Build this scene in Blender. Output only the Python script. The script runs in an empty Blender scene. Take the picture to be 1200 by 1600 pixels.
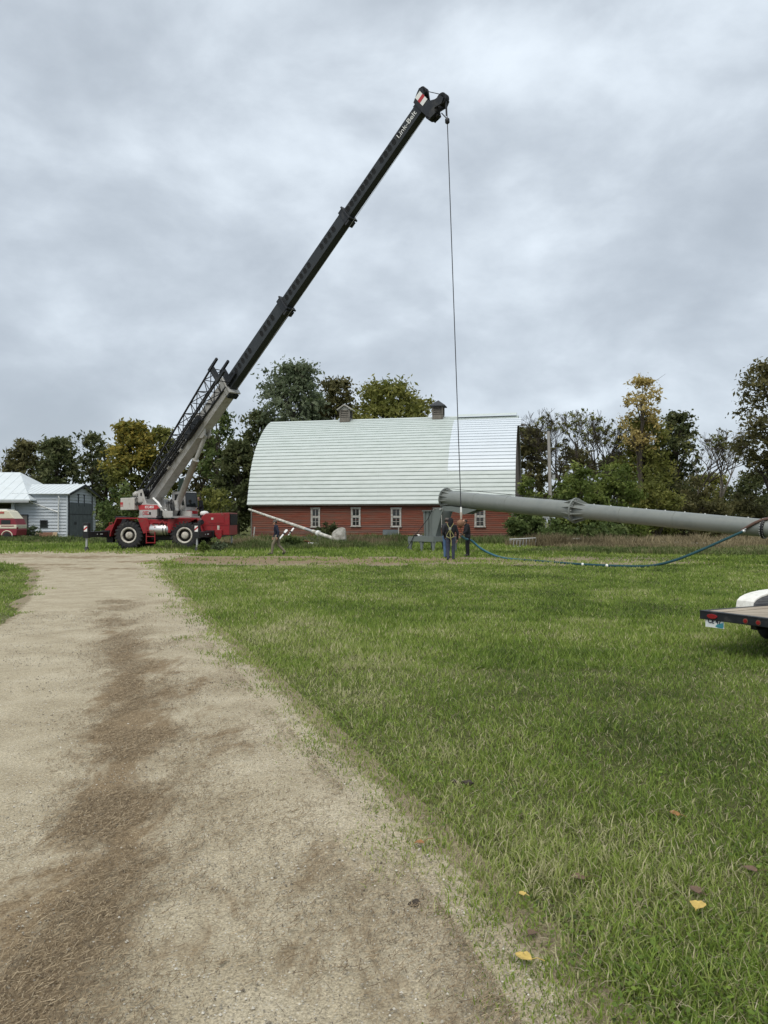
import bpy, math, random
import numpy as np
from mathutils import Matrix, Vector

random.seed(11)
rng = np.random.default_rng(11)
R = math.radians
scene = bpy.context.scene
COL = scene.collection

# ------------------------------------------------------------------ camera, sky, sun, exposure
CAMH = 1.65
PITCH = math.atan(15.0 / 1200.0)
cam_data = bpy.data.cameras.new('camera')
cam_data.sensor_fit = 'VERTICAL'
cam_data.sensor_height = 32.0
cam_data.lens = 24.0                       # 1200 px of 1600
cam_data.clip_start = 0.05
cam_data.clip_end = 4000.0
cam = bpy.data.objects.new('camera', cam_data)
COL.objects.link(cam)
cam.location = (0, 0, CAMH)
cam.rotation_euler = (R(90) + PITCH, 0, 0)
scene.camera = cam

SUN_EL, SUN_AZ = R(58), R(200)             # high, behind the camera and a little to the left
world = bpy.data.worlds.new('World')
scene.world = world
world.use_nodes = True
wn, wl = world.node_tree.nodes, world.node_tree.links
wn.clear()
w_out = wn.new('ShaderNodeOutputWorld')
w_bg = wn.new('ShaderNodeBackground')
w_bg.inputs['Strength'].default_value = 0.1
w_sky = wn.new('ShaderNodeTexSky')
w_sky.sky_type = 'NISHITA'
w_sky.sun_disc = False
w_sky.sun_elevation = SUN_EL
w_sky.sun_rotation = SUN_AZ
w_tc = wn.new('ShaderNodeTexCoord')
w_sep = wn.new('ShaderNodeSeparateXYZ')
wl.new(w_tc.outputs['Generated'], w_sep.inputs[0])
w_add = wn.new('ShaderNodeMath'); w_add.operation = 'ADD'; w_add.inputs[1].default_value = 0.22
w_abs = wn.new('ShaderNodeMath'); w_abs.operation = 'ABSOLUTE'
wl.new(w_sep.outputs['Z'], w_abs.inputs[0]); wl.new(w_abs.outputs[0], w_add.inputs[0])
w_dx = wn.new('ShaderNodeMath'); w_dx.operation = 'DIVIDE'
w_dy = wn.new('ShaderNodeMath'); w_dy.operation = 'DIVIDE'
wl.new(w_sep.outputs['X'], w_dx.inputs[0]); wl.new(w_add.outputs[0], w_dx.inputs[1])
wl.new(w_sep.outputs['Y'], w_dy.inputs[0]); wl.new(w_add.outputs[0], w_dy.inputs[1])
w_cmb = wn.new('ShaderNodeCombineXYZ')
wl.new(w_dx.outputs[0], w_cmb.inputs[0]); wl.new(w_dy.outputs[0], w_cmb.inputs[1])
w_cmb.inputs[2].default_value = 4.6
w_map = wn.new('ShaderNodeMapping'); w_map.inputs['Location'].default_value = (3.1, 1.7, 0.4); w_map.inputs['Scale'].default_value = (1.0, 1.0, 1.7)
wl.new(w_tc.outputs['Generated'], w_map.inputs[0])
def wnoise(scale, detail, dist, rough=0.55):
    n = wn.new('ShaderNodeTexNoise')
    n.inputs['Scale'].default_value = scale
    n.inputs['Detail'].default_value = detail
    n.inputs['Roughness'].default_value = rough
    n.inputs['Distortion'].default_value = dist
    wl.new(w_map.outputs[0], n.inputs['Vector'])
    return n
n_big = wnoise(2.3, 3.0, 0.3)
n_mid = wnoise(5.2, 8.0, 0.15, 0.55)
w_m1 = wn.new('ShaderNodeMath'); w_m1.operation = 'MULTIPLY'; w_m1.inputs[1].default_value = 0.5
w_m2 = wn.new('ShaderNodeMath'); w_m2.operation = 'MULTIPLY_ADD'; w_m2.inputs[1].default_value = 0.5
wl.new(n_big.outputs[0], w_m1.inputs[0])
wl.new(n_mid.outputs[0], w_m2.inputs[0]); wl.new(w_m1.outputs[0], w_m2.inputs[2])
w_ramp = wn.new('ShaderNodeValToRGB')
w_ramp.color_ramp.interpolation = 'B_SPLINE'
el = w_ramp.color_ramp.elements
el[0].position = 0.35; el[0].color = (0.270, 0.304, 0.345, 1)
el[1].position = 0.66; el[1].color = (0.575, 0.632, 0.685, 1)
e = el.new(0.51); e.color = (0.370, 0.412, 0.458, 1)
wl.new(w_m2.outputs[0], w_ramp.inputs[0])
w_scale = wn.new('ShaderNodeVectorMath'); w_scale.operation = 'SCALE'; w_scale.inputs['Scale'].default_value = 9.3
wl.new(w_ramp.outputs[0], w_scale.inputs[0])
w_mix = wn.new('ShaderNodeMixRGB'); w_mix.inputs[0].default_value = 0.94
wl.new(w_sky.outputs[0], w_mix.inputs[1]); wl.new(w_scale.outputs[0], w_mix.inputs[2])
wl.new(w_mix.outputs[0], w_bg.inputs['Color'])
wl.new(w_bg.outputs[0], w_out.inputs['Surface'])

sun_data = bpy.data.lights.new('sun', 'SUN')
sun_data.energy = 1.5
sun_data.angle = R(45)
sun_data.color = (1.0, 0.95, 0.86)
sun = bpy.data.objects.new('sun', sun_data)
COL.objects.link(sun)
sun.location = (0, -20, 60)
sdir = Vector((math.sin(SUN_AZ) * math.cos(SUN_EL), math.cos(SUN_AZ) * math.cos(SUN_EL), math.sin(SUN_EL)))
sun.rotation_euler = sdir.to_track_quat('Z', 'Y').to_euler()

vs = scene.view_settings
vs.view_transform = 'Standard'
vs.look = 'None'
vs.exposure = 0.80
vs.gamma = 1.0
vs.use_curve_mapping = False

# ------------------------------------------------------------------ projection helpers (to read places off the photograph)
_cp, _sp = math.cos(PITCH), math.sin(PITCH)
def ray(px, py):
    a, b = (px - 600) / 1200.0, (800 - py) / 1200.0
    return Vector((a, _cp - b * _sp, b * _cp + _sp))
def P(px, py, d):
    r = ray(px, py)
    return Vector((r.x * d / r.y, d, CAMH + r.z * d / r.y))
def G(px, py, z=0.0):
    r = ray(px, py)
    t = (z - CAMH) / r.z
    return Vector((r.x * t, r.y * t, z))

# ------------------------------------------------------------------ small numeric noise
_perm = rng.random((256, 256))
def vnoise(x, y):
    x = np.asarray(x, float); y = np.asarray(y, float)
    xi = np.floor(x).astype(int); yi = np.floor(y).astype(int)
    fx = x - xi; fy = y - yi
    fx = fx * fx * (3 - 2 * fx); fy = fy * fy * (3 - 2 * fy)
    a = _perm[xi % 256, yi % 256]; b = _perm[(xi + 1) % 256, yi % 256]
    c = _perm[xi % 256, (yi + 1) % 256]; d = _perm[(xi + 1) % 256, (yi + 1) % 256]
    return (a * (1 - fx) + b * fx) * (1 - fy) + (c * (1 - fx) + d * fx) * fy
def fbm(x, y, oct=4):
    s = 0; a = 0.5; t = 0
    x = np.asarray(x, float); y = np.asarray(y, float)
    for i in range(oct):
        s = s + a * vnoise(x * 2 ** i + 17.3 * i, y * 2 ** i + 9.1 * i); t += a; a *= 0.5
    return s / t

# ------------------------------------------------------------------ materials
def mat(name, color, rough=0.7, metal=0.0, var=0.12, scale=6.0, bump=0.0, dirt=None, dirt_amt=0.0, dirt_scale=2.0, spec=0.4, stretch=None):
    m = bpy.data.materials.new(name)
    m.use_nodes = True
    n, l = m.node_tree.nodes, m.node_tree.links
    b = n['Principled BSDF']
    b.inputs['Roughness'].default_value = rough
    b.inputs['Metallic'].default_value = metal
    b.inputs['Specular IOR Level'].default_value = spec
    tc = n.new('ShaderNodeTexCoord')
    src = tc.outputs['Object']
    if stretch:
        mp = n.new('ShaderNodeMapping'); mp.inputs['Scale'].default_value = stretch
        l.new(src, mp.inputs[0]); src = mp.outputs[0]
    nz = n.new('ShaderNodeTexNoise')
    nz.inputs['Scale'].default_value = scale; nz.inputs['Detail'].default_value = 6; nz.inputs['Roughness'].default_value = 0.65
    l.new(src, nz.inputs['Vector'])
    rp = n.new('ShaderNodeValToRGB')
    c = Vector(color[:3])
    rp.color_ramp.elements[0].position = 0.3; rp.color_ramp.elements[1].position = 0.7
    rp.color_ramp.elements[0].color = (*(c * (1 - var)), 1)
    rp.color_ramp.elements[1].color = (*(c * (1 + var)), 1)
    l.new(nz.outputs[0], rp.inputs[0])
    out = rp.outputs[0]
    if dirt is not None:
        nd = n.new('ShaderNodeTexNoise')
        nd.inputs['Scale'].default_value = dirt_scale; nd.inputs['Detail'].default_value = 8; nd.inputs['Roughness'].default_value = 0.7
        l.new(src, nd.inputs['Vector'])
        rd = n.new('ShaderNodeValToRGB')
        rd.color_ramp.elements[0].position = 0.62 - 0.35 * dirt_amt; rd.color_ramp.elements[0].color = (0, 0, 0, 1)
        rd.color_ramp.elements[1].position = 0.80 - 0.25 * dirt_amt; rd.color_ramp.elements[1].color = (1, 1, 1, 1)
        l.new(nd.outputs[0], rd.inputs[0])
        mx = n.new('ShaderNodeMixRGB'); mx.inputs[2].default_value = (*dirt[:3], 1)
        l.new(rd.outputs[0], mx.inputs[0]); l.new(out, mx.inputs[1]); out = mx.outputs[0]
    l.new(out, b.inputs['Base Color'])
    if bump:
        bp = n.new('ShaderNodeBump'); bp.inputs['Strength'].default_value = bump; bp.inputs['Distance'].default_value = 0.02
        l.new(nz.outputs[0], bp.inputs['Height']); l.new(bp.outputs[0], b.inputs['Normal'])
    return m

def leaf_mat(name, stops, rough=0.6, transl=0.35):
    """colour from the per-vertex 'tint' value through a ramp, with some light passing through the leaf"""
    m = bpy.data.materials.new(name); m.use_nodes = True
    n, l = m.node_tree.nodes, m.node_tree.links
    b = n['Principled BSDF']; out = n['Material Output']
    at = n.new('ShaderNodeAttribute'); at.attribute_name = 'tint'
    rp = n.new('ShaderNodeValToRGB')
    els = rp.color_ramp.elements
    els[0].position, els[0].color = stops[0][0], (*stops[0][1], 1)
    els[1].position, els[1].color = stops[-1][0], (*stops[-1][1], 1)
    for p, c in stops[1:-1]:
        e = els.new(p); e.color = (*c, 1)
    l.new(at.outputs['Fac'], rp.inputs[0])
    l.new(rp.outputs[0], b.inputs['Base Color'])
    b.inputs['Roughness'].default_value = rough; b.inputs['Specular IOR Level'].default_value = 0.25
    tr = n.new('ShaderNodeBsdfTranslucent'); l.new(rp.outputs[0], tr.inputs['Color'])
    mx = n.new('ShaderNodeMixShader'); mx.inputs[0].default_value = transl
    l.new(b.outputs[0], mx.inputs[1]); l.new(tr.outputs[0], mx.inputs[2]); l.new(mx.outputs[0], out.inputs['Surface'])
    return m

M = {}
M['crane_red'] = mat('crane_red', (0.255, 0.012, 0.017), 0.42, var=0.10, scale=3, dirt=(0.16, 0.05, 0.04), dirt_amt=0.35, dirt_scale=4)
M['crane_grey'] = mat('crane_light_grey', (0.43, 0.42, 0.40), 0.5, var=0.06, scale=2, dirt=(0.26, 0.24, 0.2), dirt_amt=0.35, dirt_scale=3)
M['counterweight'] = mat('counterweight_paint', (0.50, 0.48, 0.44), 0.55, var=0.05, scale=2, dirt=(0.3, 0.27, 0.22), dirt_amt=0.3, dirt_scale=3)
M['boom_black'] = mat('boom_black', (0.011, 0.013, 0.017), 0.5, var=0.2, scale=4, dirt=(0.05, 0.048, 0.044), dirt_amt=0.3)
M['boom_side'] = mat('boom_side', (0.022, 0.026, 0.029), 0.45, var=0.15, scale=4, dirt=(0.03, 0.031, 0.03), dirt_amt=0.3)
M['black'] = mat('black_steel', (0.010, 0.011, 0.013), 0.5, var=0.2, scale=5, dirt=(0.06, 0.05, 0.04), dirt_amt=0.2)
M['hole'] = mat('hole_dark', (0.003, 0.0035, 0.004), 0.8)
M['tyre'] = mat('tyre_rubber', (0.020, 0.020, 0.022), 0.85, var=0.25, scale=9, dirt=(0.07, 0.062, 0.05), dirt_amt=0.3, dirt_scale=3)
M['rim'] = mat('rim_paint', (0.55, 0.52, 0.46), 0.55, var=0.08, scale=6, dirt=(0.25, 0.21, 0.16), dirt_amt=0.45, dirt_scale=5)
M['hub'] = mat('hub_dark', (0.045, 0.042, 0.04), 0.6, dirt=(0.10, 0.085, 0.065), dirt_amt=0.3)
M['aluminium'] = mat('bare_aluminium', (0.62, 0.61, 0.59), 0.38, metal=0.85, var=0.12, scale=3)
M['chrome'] = mat('cylinder_rod', (0.55, 0.55, 0.55), 0.25, metal=0.9, var=0.05)
M['white'] = mat('white_paint', (0.74, 0.74, 0.72), 0.5, var=0.04)
M['red_stripe'] = mat('red_stripe', (0.42, 0.03, 0.035), 0.45, var=0.06)
M['cable'] = mat('wire_rope', (0.045, 0.047, 0.052), 0.5, metal=0.3)
M['ball'] = mat('rusty_ball', (0.20, 0.105, 0.06), 0.75, var=0.25, scale=8, bump=0.3)
M['rust'] = mat('rust', (0.14, 0.07, 0.04), 0.8, var=0.3, scale=8)
def glass_mat(name, col, rough=0.08):
    m = mat(name, col, rough, var=0.15, scale=1.5, spec=0.6)
    return m
M['glass'] = glass_mat('dark_glass', (0.018, 0.022, 0.022))
M['green_glass'] = glass_mat('green_tinted_glass', (0.07, 0.11, 0.09), 0.15)
M['roof'] = mat('roof_pale_metal', (0.50, 0.55, 0.535), 0.42, metal=0.0, var=0.035, scale=0.35, stretch=(1, 4, 4), dirt=(0.43, 0.485, 0.46), dirt_amt=0.5, dirt_scale=0.8)
M['roof_new'] = mat('roof_new_metal', (0.60, 0.65, 0.70), 0.35, var=0.03, scale=0.5)
M['roof_white'] = mat('shed_roof_metal', (0.60, 0.645, 0.66), 0.4, var=0.04, scale=0.6, dirt=(0.55, 0.58, 0.58), dirt_amt=0.3, dirt_scale=0.7)
M['barn_red'] = mat('barn_red_boards', (0.195, 0.053, 0.030), 0.85, var=0.35, scale=3.0, stretch=(0.25, 1, 5), bump=0.3, dirt=(0.150, 0.085, 0.062), dirt_amt=0.58, dirt_scale=1.3)
M['barn_worn'] = mat('barn_worn_boards', (0.14, 0.045, 0.034), 0.9, var=0.35, scale=3.0, stretch=(0.25, 1, 5), bump=0.3, dirt=(0.155, 0.11, 0.088), dirt_amt=0.65, dirt_scale=1.5)
M['barn_backing'] = mat('barn_backing', (0.05, 0.02, 0.015), 0.9)
M['old_wood'] = mat('weathered_grey_wood', (0.16, 0.145, 0.125), 0.9, var=0.3, scale=5, stretch=(1, 1, 0.2), bump=0.3)
M['grey_board'] = mat('grey_gable_boards', (0.17, 0.15, 0.13), 0.9, var=0.3, scale=4, stretch=(1, 1, 0.2), bump=0.2, dirt=(0.2, 0.05, 0.04), dirt_amt=0.3)
M['peeling_white'] = mat('peeling_white_trim', (0.46, 0.455, 0.43), 0.75, var=0.12, scale=9, dirt=(0.24, 0.20, 0.16), dirt_amt=0.55, dirt_scale=6)
M['concrete'] = mat('old_concrete', (0.33, 0.32, 0.285), 0.95, var=0.25, scale=4, bump=0.7, dirt=(0.16, 0.15, 0.12), dirt_amt=0.5, dirt_scale=3)
M['siding'] = mat('pale_siding', (0.47, 0.51, 0.55), 0.6, var=0.05, scale=2, stretch=(0.3, 1, 3), dirt=(0.42, 0.44, 0.44), dirt_amt=0.3)
M['slate_door'] = mat('slate_grey_door', (0.11, 0.13, 0.142), 0.7, var=0.12, scale=2, dirt=(0.15, 0.17, 0.18), dirt_amt=0.4, dirt_scale=2)
M['trim_dark'] = mat('dark_trim', (0.04, 0.045, 0.05), 0.7)
M['brown_door'] = mat('taupe_door', (0.22, 0.19, 0.17), 0.7, var=0.08)
M['van_cream'] = mat('van_cream', (0.68, 0.64, 0.50), 0.45, var=0.06, scale=2, dirt=(0.5, 0.45, 0.35), dirt_amt=0.3)
M['van_maroon'] = mat('van_maroon', (0.23, 0.03, 0.045), 0.4, var=0.1)
M['tower_grey'] = mat('tower_grey_paint', (0.190, 0.203, 0.188), 0.34, var=0.05, scale=1.2, dirt=(0.155, 0.17, 0.162), dirt_amt=0.4, dirt_scale=1.5, spec=0.6)
M['steel_grey'] = mat('base_grey_paint', (0.155, 0.175, 0.165), 0.5, var=0.06, scale=2)
M['bolt'] = mat('galvanised_bolt', (0.5, 0.5, 0.49), 0.4, metal=0.6)
M['blue_sling'] = mat('teal_sling_webbing', (0.010, 0.052, 0.062), 0.8, var=0.2, scale=8, bump=0.2)
M['blue_light'] = mat('blue_sling_pale', (0.035, 0.125, 0.165), 0.8, var=0.2, scale=8)
M['brown_sleeve'] = mat('brown_sleeve', (0.11, 0.065, 0.05), 0.85, var=0.25, scale=10)
M['galv'] = mat('galvanised', (0.42, 0.43, 0.43), 0.5, metal=0.4, var=0.12, scale=4)
M['pole_wood'] = mat('pole_bleached_wood', (0.36, 0.345, 0.32), 0.9, var=0.2, scale=4, stretch=(3, 3, 0.15), bump=0.3)
M['white_pole'] = mat('flaking_white_pole', (0.56, 0.55, 0.50), 0.75, var=0.15, scale=5, dirt=(0.22, 0.20, 0.16), dirt_amt=0.55, dirt_scale=4)
M['red_white'] = mat('faded_red', (0.42, 0.10, 0.075), 0.7, var=0.15)
M['plank'] = mat('weathered_deck_plank', (0.36, 0.31, 0.24), 0.9, var=0.28, scale=3.5, stretch=(0.35, 5, 5), bump=0.4, dirt=(0.20, 0.165, 0.13), dirt_amt=0.5, dirt_scale=2.5)
M['trailer_black'] = mat('trailer_black', (0.012, 0.014, 0.018), 0.45, var=0.3, scale=6, dirt=(0.07, 0.065, 0.06), dirt_amt=0.3, dirt_scale=6)
M['fender_white'] = mat('fender_white', (0.74, 0.73, 0.68), 0.6, var=0.05, scale=12, bump=0.15, dirt=(0.55, 0.53, 0.47), dirt_amt=0.35, dirt_scale=8)
M['mesh_grey'] = mat('fender_side_grey', (0.16, 0.165, 0.17), 0.6, var=0.1)
M['mesh_dark'] = mat('fender_slat_grey', (0.085, 0.088, 0.09), 0.6, var=0.1)
M['lens_red'] = mat('red_lens', (0.24, 0.010, 0.016), 0.2, var=0.1, spec=0.6)
M['teal'] = mat('plate_teal', (0.05, 0.24, 0.30), 0.5)
M['plate_white'] = mat('plate_white', (0.72, 0.74, 0.74), 0.5, var=0.06, scale=20)
M['ink'] = mat('dark_ink', (0.02, 0.022, 0.05), 0.6)
M['bark'] = mat('bark', (0.070, 0.058, 0.045), 0.95, var=0.35, scale=3, bump=0.4)
M['bark_pale'] = mat('bark_pale', (0.125, 0.110, 0.092), 0.95, var=0.3, scale=3)
M['skin'] = mat('skin', (0.46, 0.26, 0.18), 0.6, var=0.06)
M['navy'] = mat('navy_cloth', (0.014, 0.018, 0.036), 0.9, var=0.25, scale=12, bump=0.2)
M['black_cloth'] = mat('black_cloth', (0.011, 0.012, 0.015), 0.9, var=0.25, scale=12, bump=0.2)
M['charcoal'] = mat('charcoal_cloth', (0.030, 0.030, 0.034), 0.9, var=0.25, scale=12)
M['jeans'] = mat('blue_jeans', (0.075, 0.135, 0.24), 0.9, var=0.2, scale=14)
M['dark_jeans'] = mat('dark_jeans', (0.042, 0.050, 0.080), 0.9, var=0.3, scale=14)
M['khaki'] = mat('khaki_trousers', (0.175, 0.15, 0.105), 0.9, var=0.2, scale=12)
M['boot'] = mat('dark_boots', (0.035, 0.030, 0.027), 0.8)
M['hair'] = mat('dark_hair', (0.028, 0.020, 0.015), 0.8)
M['cap_grey'] = mat('grey_brown_cap', (0.11, 0.095, 0.085), 0.9)
M['harness'] = mat('yellow_harness', (0.26, 0.25, 0.10), 0.8, var=0.15)
M['orange'] = mat('orange_hook_paint', (0.42, 0.36, 0.30), 0.6)
M['leaf_yellow'] = mat('fallen_leaf_yellow', (0.50, 0.36, 0.10), 0.7, var=0.22, scale=40, bump=0.3)
M['leaf_orange'] = mat('fallen_leaf_orange', (0.26, 0.13, 0.045), 0.75, var=0.25, scale=40)
M['leaf_brown'] = mat('fallen_leaf_brown', (0.13, 0.085, 0.055), 0.85, var=0.25, scale=40)
M['soil'] = mat('dark_soil', (0.05, 0.04, 0.03), 0.95, var=0.3, scale=30, bump=0.5)
M['white_plastic'] = mat('white_plastic', (0.66, 0.66, 0.64), 0.5)
M['board_tan'] = mat('tan_board', (0.30, 0.22, 0.14), 0.85, var=0.15)

# ------------------------------------------------------------------ mesh building
def orth(d):
    d = Vector(d).normalized()
    a = Vector((0, 0, 1)) if abs(d.z) < 0.9 else Vector((1, 0, 0))
    x = d.cross(a).normalized()
    return x, d.cross(x).normalized(), d

class MB:
    def __init__(s, xf=None):
        s.v = []; s.f = []; s.mi = []; s.xf = xf; s.cur = 0; s.sm = []
    def add(s, vs, fs, smooth=False):
        o = len(s.v)
        for p in vs:
            p = Vector(p)
            s.v.append(s.xf @ p if s.xf is not None else p)
        for f in fs:
            s.f.append([i + o for i in f]); s.mi.append(s.cur); s.sm.append(smooth)
        return s
    def box(s, x0, x1, y0, y1, z0, z1):
        vs = [(x0, y0, z0), (x1, y0, z0), (x1, y1, z0), (x0, y1, z0), (x0, y0, z1), (x1, y0, z1), (x1, y1, z1), (x0, y1, z1)]
        return s.add(vs, [(0, 3, 2, 1), (4, 5, 6, 7), (0, 1, 5, 4), (1, 2, 6, 5), (2, 3, 7, 6), (3, 0, 4, 7)])
    def hexa(s, pts):   # 8 points ordered like box
        return s.add(pts, [(0, 3, 2, 1), (4, 5, 6, 7), (0, 1, 5, 4), (1, 2, 6, 5), (2, 3, 7, 6), (3, 0, 4, 7)])
    def prism(s, poly, axis, a, b):
        """polygon in the plane across 'axis' (x: (y,z), y: (x,z), z: (x,y)) extruded from a to b"""
        n = len(poly)
        def mk(p, t):
            return {'x': (t, p[0], p[1]), 'y': (p[0], t, p[1]), 'z': (p[0], p[1], t)}[axis]
        vs = [mk(p, a) for p in poly] + [mk(p, b) for p in poly]
        fs = [tuple(range(n))[::-1], tuple(range(n, 2 * n))] + [(i, (i + 1) % n, n + (i + 1) % n, n + i) for i in range(n)]
        return s.add(vs, fs)
    def tube(s, p0, p1, r0, r1=None, n=10, caps=True):
        r1 = r0 if r1 is None else r1
        p0, p1 = Vector(p0), Vector(p1)
        x, y, _ = orth(p1 - p0)
        vs = []
        for p, r in ((p0, r0), (p1, r1)):
            vs += [p + (x * math.cos(2 * math.pi * i / n) + y * math.sin(2 * math.pi * i / n)) * r for i in range(n)]
        fs = [(i, (i + 1) % n, n + (i + 1) % n, n + i) for i in range(n)]
        s.add(vs, fs, n > 6)
        if caps:
            s.add(vs[:n], [tuple(range(n))[::-1]]); s.add(vs[n:], [tuple(range(n))])
        return s
    def path(s, pts, rad, n=8, caps=True):
        pts = [Vector(p) for p in pts]
        rad = rad if isinstance(rad, (list, tuple)) else [rad] * len(pts)
        vs = []; px = None
        for i, p in enumerate(pts):
            t = (pts[min(i + 1, len(pts) - 1)] - pts[max(i - 1, 0)]).normalized()
            if px is None: x, y, _ = orth(t)
            else:
                x = (px - t * px.dot(t)).normalized(); y = t.cross(x)
            px = x
            vs += [p + (x * math.cos(2 * math.pi * k / n) + y * math.sin(2 * math.pi * k / n)) * rad[i] for k in range(n)]
        fs = []
        for i in range(len(pts) - 1):
            for k in range(n):
                fs.append((i * n + k, i * n + (k + 1) % n, (i + 1) * n + (k + 1) % n, (i + 1) * n + k))
        s.add(vs, fs, True)
        if caps:
            s.add(vs[:n], [tuple(range(n))[::-1]]); s.add(vs[-n:], [tuple(range(n))])
        return s
    def lathe(s, o, d, prof, n=28, smooth=True, closed=False, caps=True):
        """profile [(radius, distance along d)]"""
        o = Vector(o); x, y, d = orth(d)
        vs = []
        for r, t in prof:
            vs += [o + d * t + (x * math.cos(2 * math.pi * k / n) + y * math.sin(2 * math.pi * k / n)) * r for k in range(n)]
        fs = []; m = len(prof)
        for i in range(m if closed else m - 1):
            j = (i + 1) % m
            for k in range(n):
                fs.append((i * n + k, i * n + (k + 1) % n, j * n + (k + 1) % n, j * n + k))
        s.add(vs, fs, smooth)
        if caps and not closed:
            if prof[0][0] > 1e-4: s.add(vs[:n], [tuple(range(n))[::-1]])
            if prof[-1][0] > 1e-4: s.add(vs[-n:], [tuple(range(n))])
        return s
    def build(s, name, m, parent=None, base=None, bevel=0.0):
        """one mesh object; vertices are world places, stored about 'base' (the thing's own origin)"""
        if base is None:
            base = parent['_base'] if parent is not None and '_base' in parent else (0, 0, 0)
        base = Vector(base)
        me = bpy.data.meshes.new(name)
        me.from_pydata([tuple(p - base) for p in s.v], [], s.f)
        for mm in (m if isinstance(m, (list, tuple)) else [m]):
            me.materials.append(M[mm] if isinstance(mm, str) else mm)
        me.polygons.foreach_set('material_index', s.mi)
        me.polygons.foreach_set('use_smooth', s.sm)
        me.update()
        o = bpy.data.objects.new(name, me)
        COL.objects.link(o)
        o['_base'] = tuple(base)
        if parent is not None: o.parent = parent
        else: o.location = base
        if bevel:
            bm = o.modifiers.new('edge', 'BEVEL'); bm.width = bevel; bm.segments = 2; bm.limit_method = 'ANGLE'
        return o

def thing(name, label, cat, loc, group=None):
    o = bpy.data.objects.new(name, None); COL.objects.link(o)
    o.empty_display_size = 0.2
    o.location = loc; o['_base'] = tuple(loc)
    tag(o, label, cat, group)
    return o
def tag(o, label=None, cat=None, group=None, kind=None):
    if label: o['label'] = label
    if cat: o['category'] = cat
    if group: o['group'] = group
    if kind: o['kind'] = kind
    return o
def clone(o, offset, parent):
    c = o.copy(); COL.objects.link(c); c.parent = parent
    c.location = Vector(o.location) + Vector(offset)
    return c
def np_mesh(name, verts, faces, material, tint=None, smooth=False, parent=None, loc=(0, 0, 0)):
    """verts (n,3), faces (m,k) arrays -> one mesh object"""
    me = bpy.data.meshes.new(name)
    verts = np.asarray(verts, np.float32); faces = np.asarray(faces, np.int32)
    nf, k = faces.shape
    me.vertices.add(len(verts)); me.vertices.foreach_set('co', verts.ravel())
    me.loops.add(nf * k); me.loops.foreach_set('vertex_index', faces.ravel())
    me.polygons.add(nf)
    me.polygons.foreach_set('loop_start', np.arange(0, nf * k, k, dtype=np.int32))
    if tint is not None:
        a = me.attributes.new('tint', 'FLOAT', 'POINT'); a.data.foreach_set('value', np.asarray(tint, np.float32))
    me.materials.append(M[material] if isinstance(material, str) else material)
    me.update(calc_edges=True)
    me.polygons.foreach_set('use_smooth', np.full(nf, smooth))
    o = bpy.data.objects.new(name, me); COL.objects.link(o)
    if parent is not None: o.parent = parent
    o.location = loc
    return o
def text_mesh(name, body, size, m, parent, mtx, bold=0.0, ext=0.004):
    """flat lettering as mesh; mtx places text x/y plane in the world"""
    cu = bpy.data.curves.new(name, 'FONT'); cu.body = body; cu.size = size; cu.extrude = ext; cu.offset = bold
    cu.align_x = 'CENTER'; cu.align_y = 'CENTER'; cu.resolution_u = 3
    t = bpy.data.objects.new(name + '_tmp', cu); COL.objects.link(t)
    dg = bpy.context.evaluated_depsgraph_get()
    me = bpy.data.meshes.new_from_object(t.evaluated_get(dg))
    bpy.data.objects.remove(t)
    base = Vector(parent['_base'])
    me.transform(Matrix.Translation(-base) @ mtx)
    me.materials.clear(); me.materials.append(M[m])
    o = bpy.data.objects.new(name, me); COL.objects.link(o); o.parent = parent
    o['_base'] = tuple(base)
    return o
# ------------------------------------------------------------------ the setting: ground, driveway, dirt track, grass
def ramp_node(n, stops):
    r = n.new('ShaderNodeValToRGB'); e = r.color_ramp.elements
    e[0].position, e[0].color = stops[0][0], (*stops[0][1], 1)
    e[1].position, e[1].color = stops[-1][0], (*stops[-1][1], 1)
    for p, c in stops[1:-1]:
        q = e.new(p); q.color = (*c, 1)
    return r
def noise_node(n, l, src, scale, detail=6, rough=0.6, dist=0.0):
    t = n.new('ShaderNodeTexNoise'); t.inputs['Scale'].default_value = scale; t.inputs['Detail'].default_value = detail
    t.inputs['Roughness'].default_value = rough; t.inputs['Distortion'].default_value = dist
    l.new(src, t.inputs['Vector']); return t
def mixc(n, l, fac, a, b, mode='MIX'):
    m = n.new('ShaderNodeMixRGB'); m.blend_type = mode
    for i, s in ((0, fac), (1, a), (2, b)):
        if hasattr(s, 'is_linked'): l.new(s, m.inputs[i])
        elif i == 0: m.inputs[0].default_value = s
        else: m.inputs[i].default_value = (*s, 1)
    return m.outputs[0]

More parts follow.
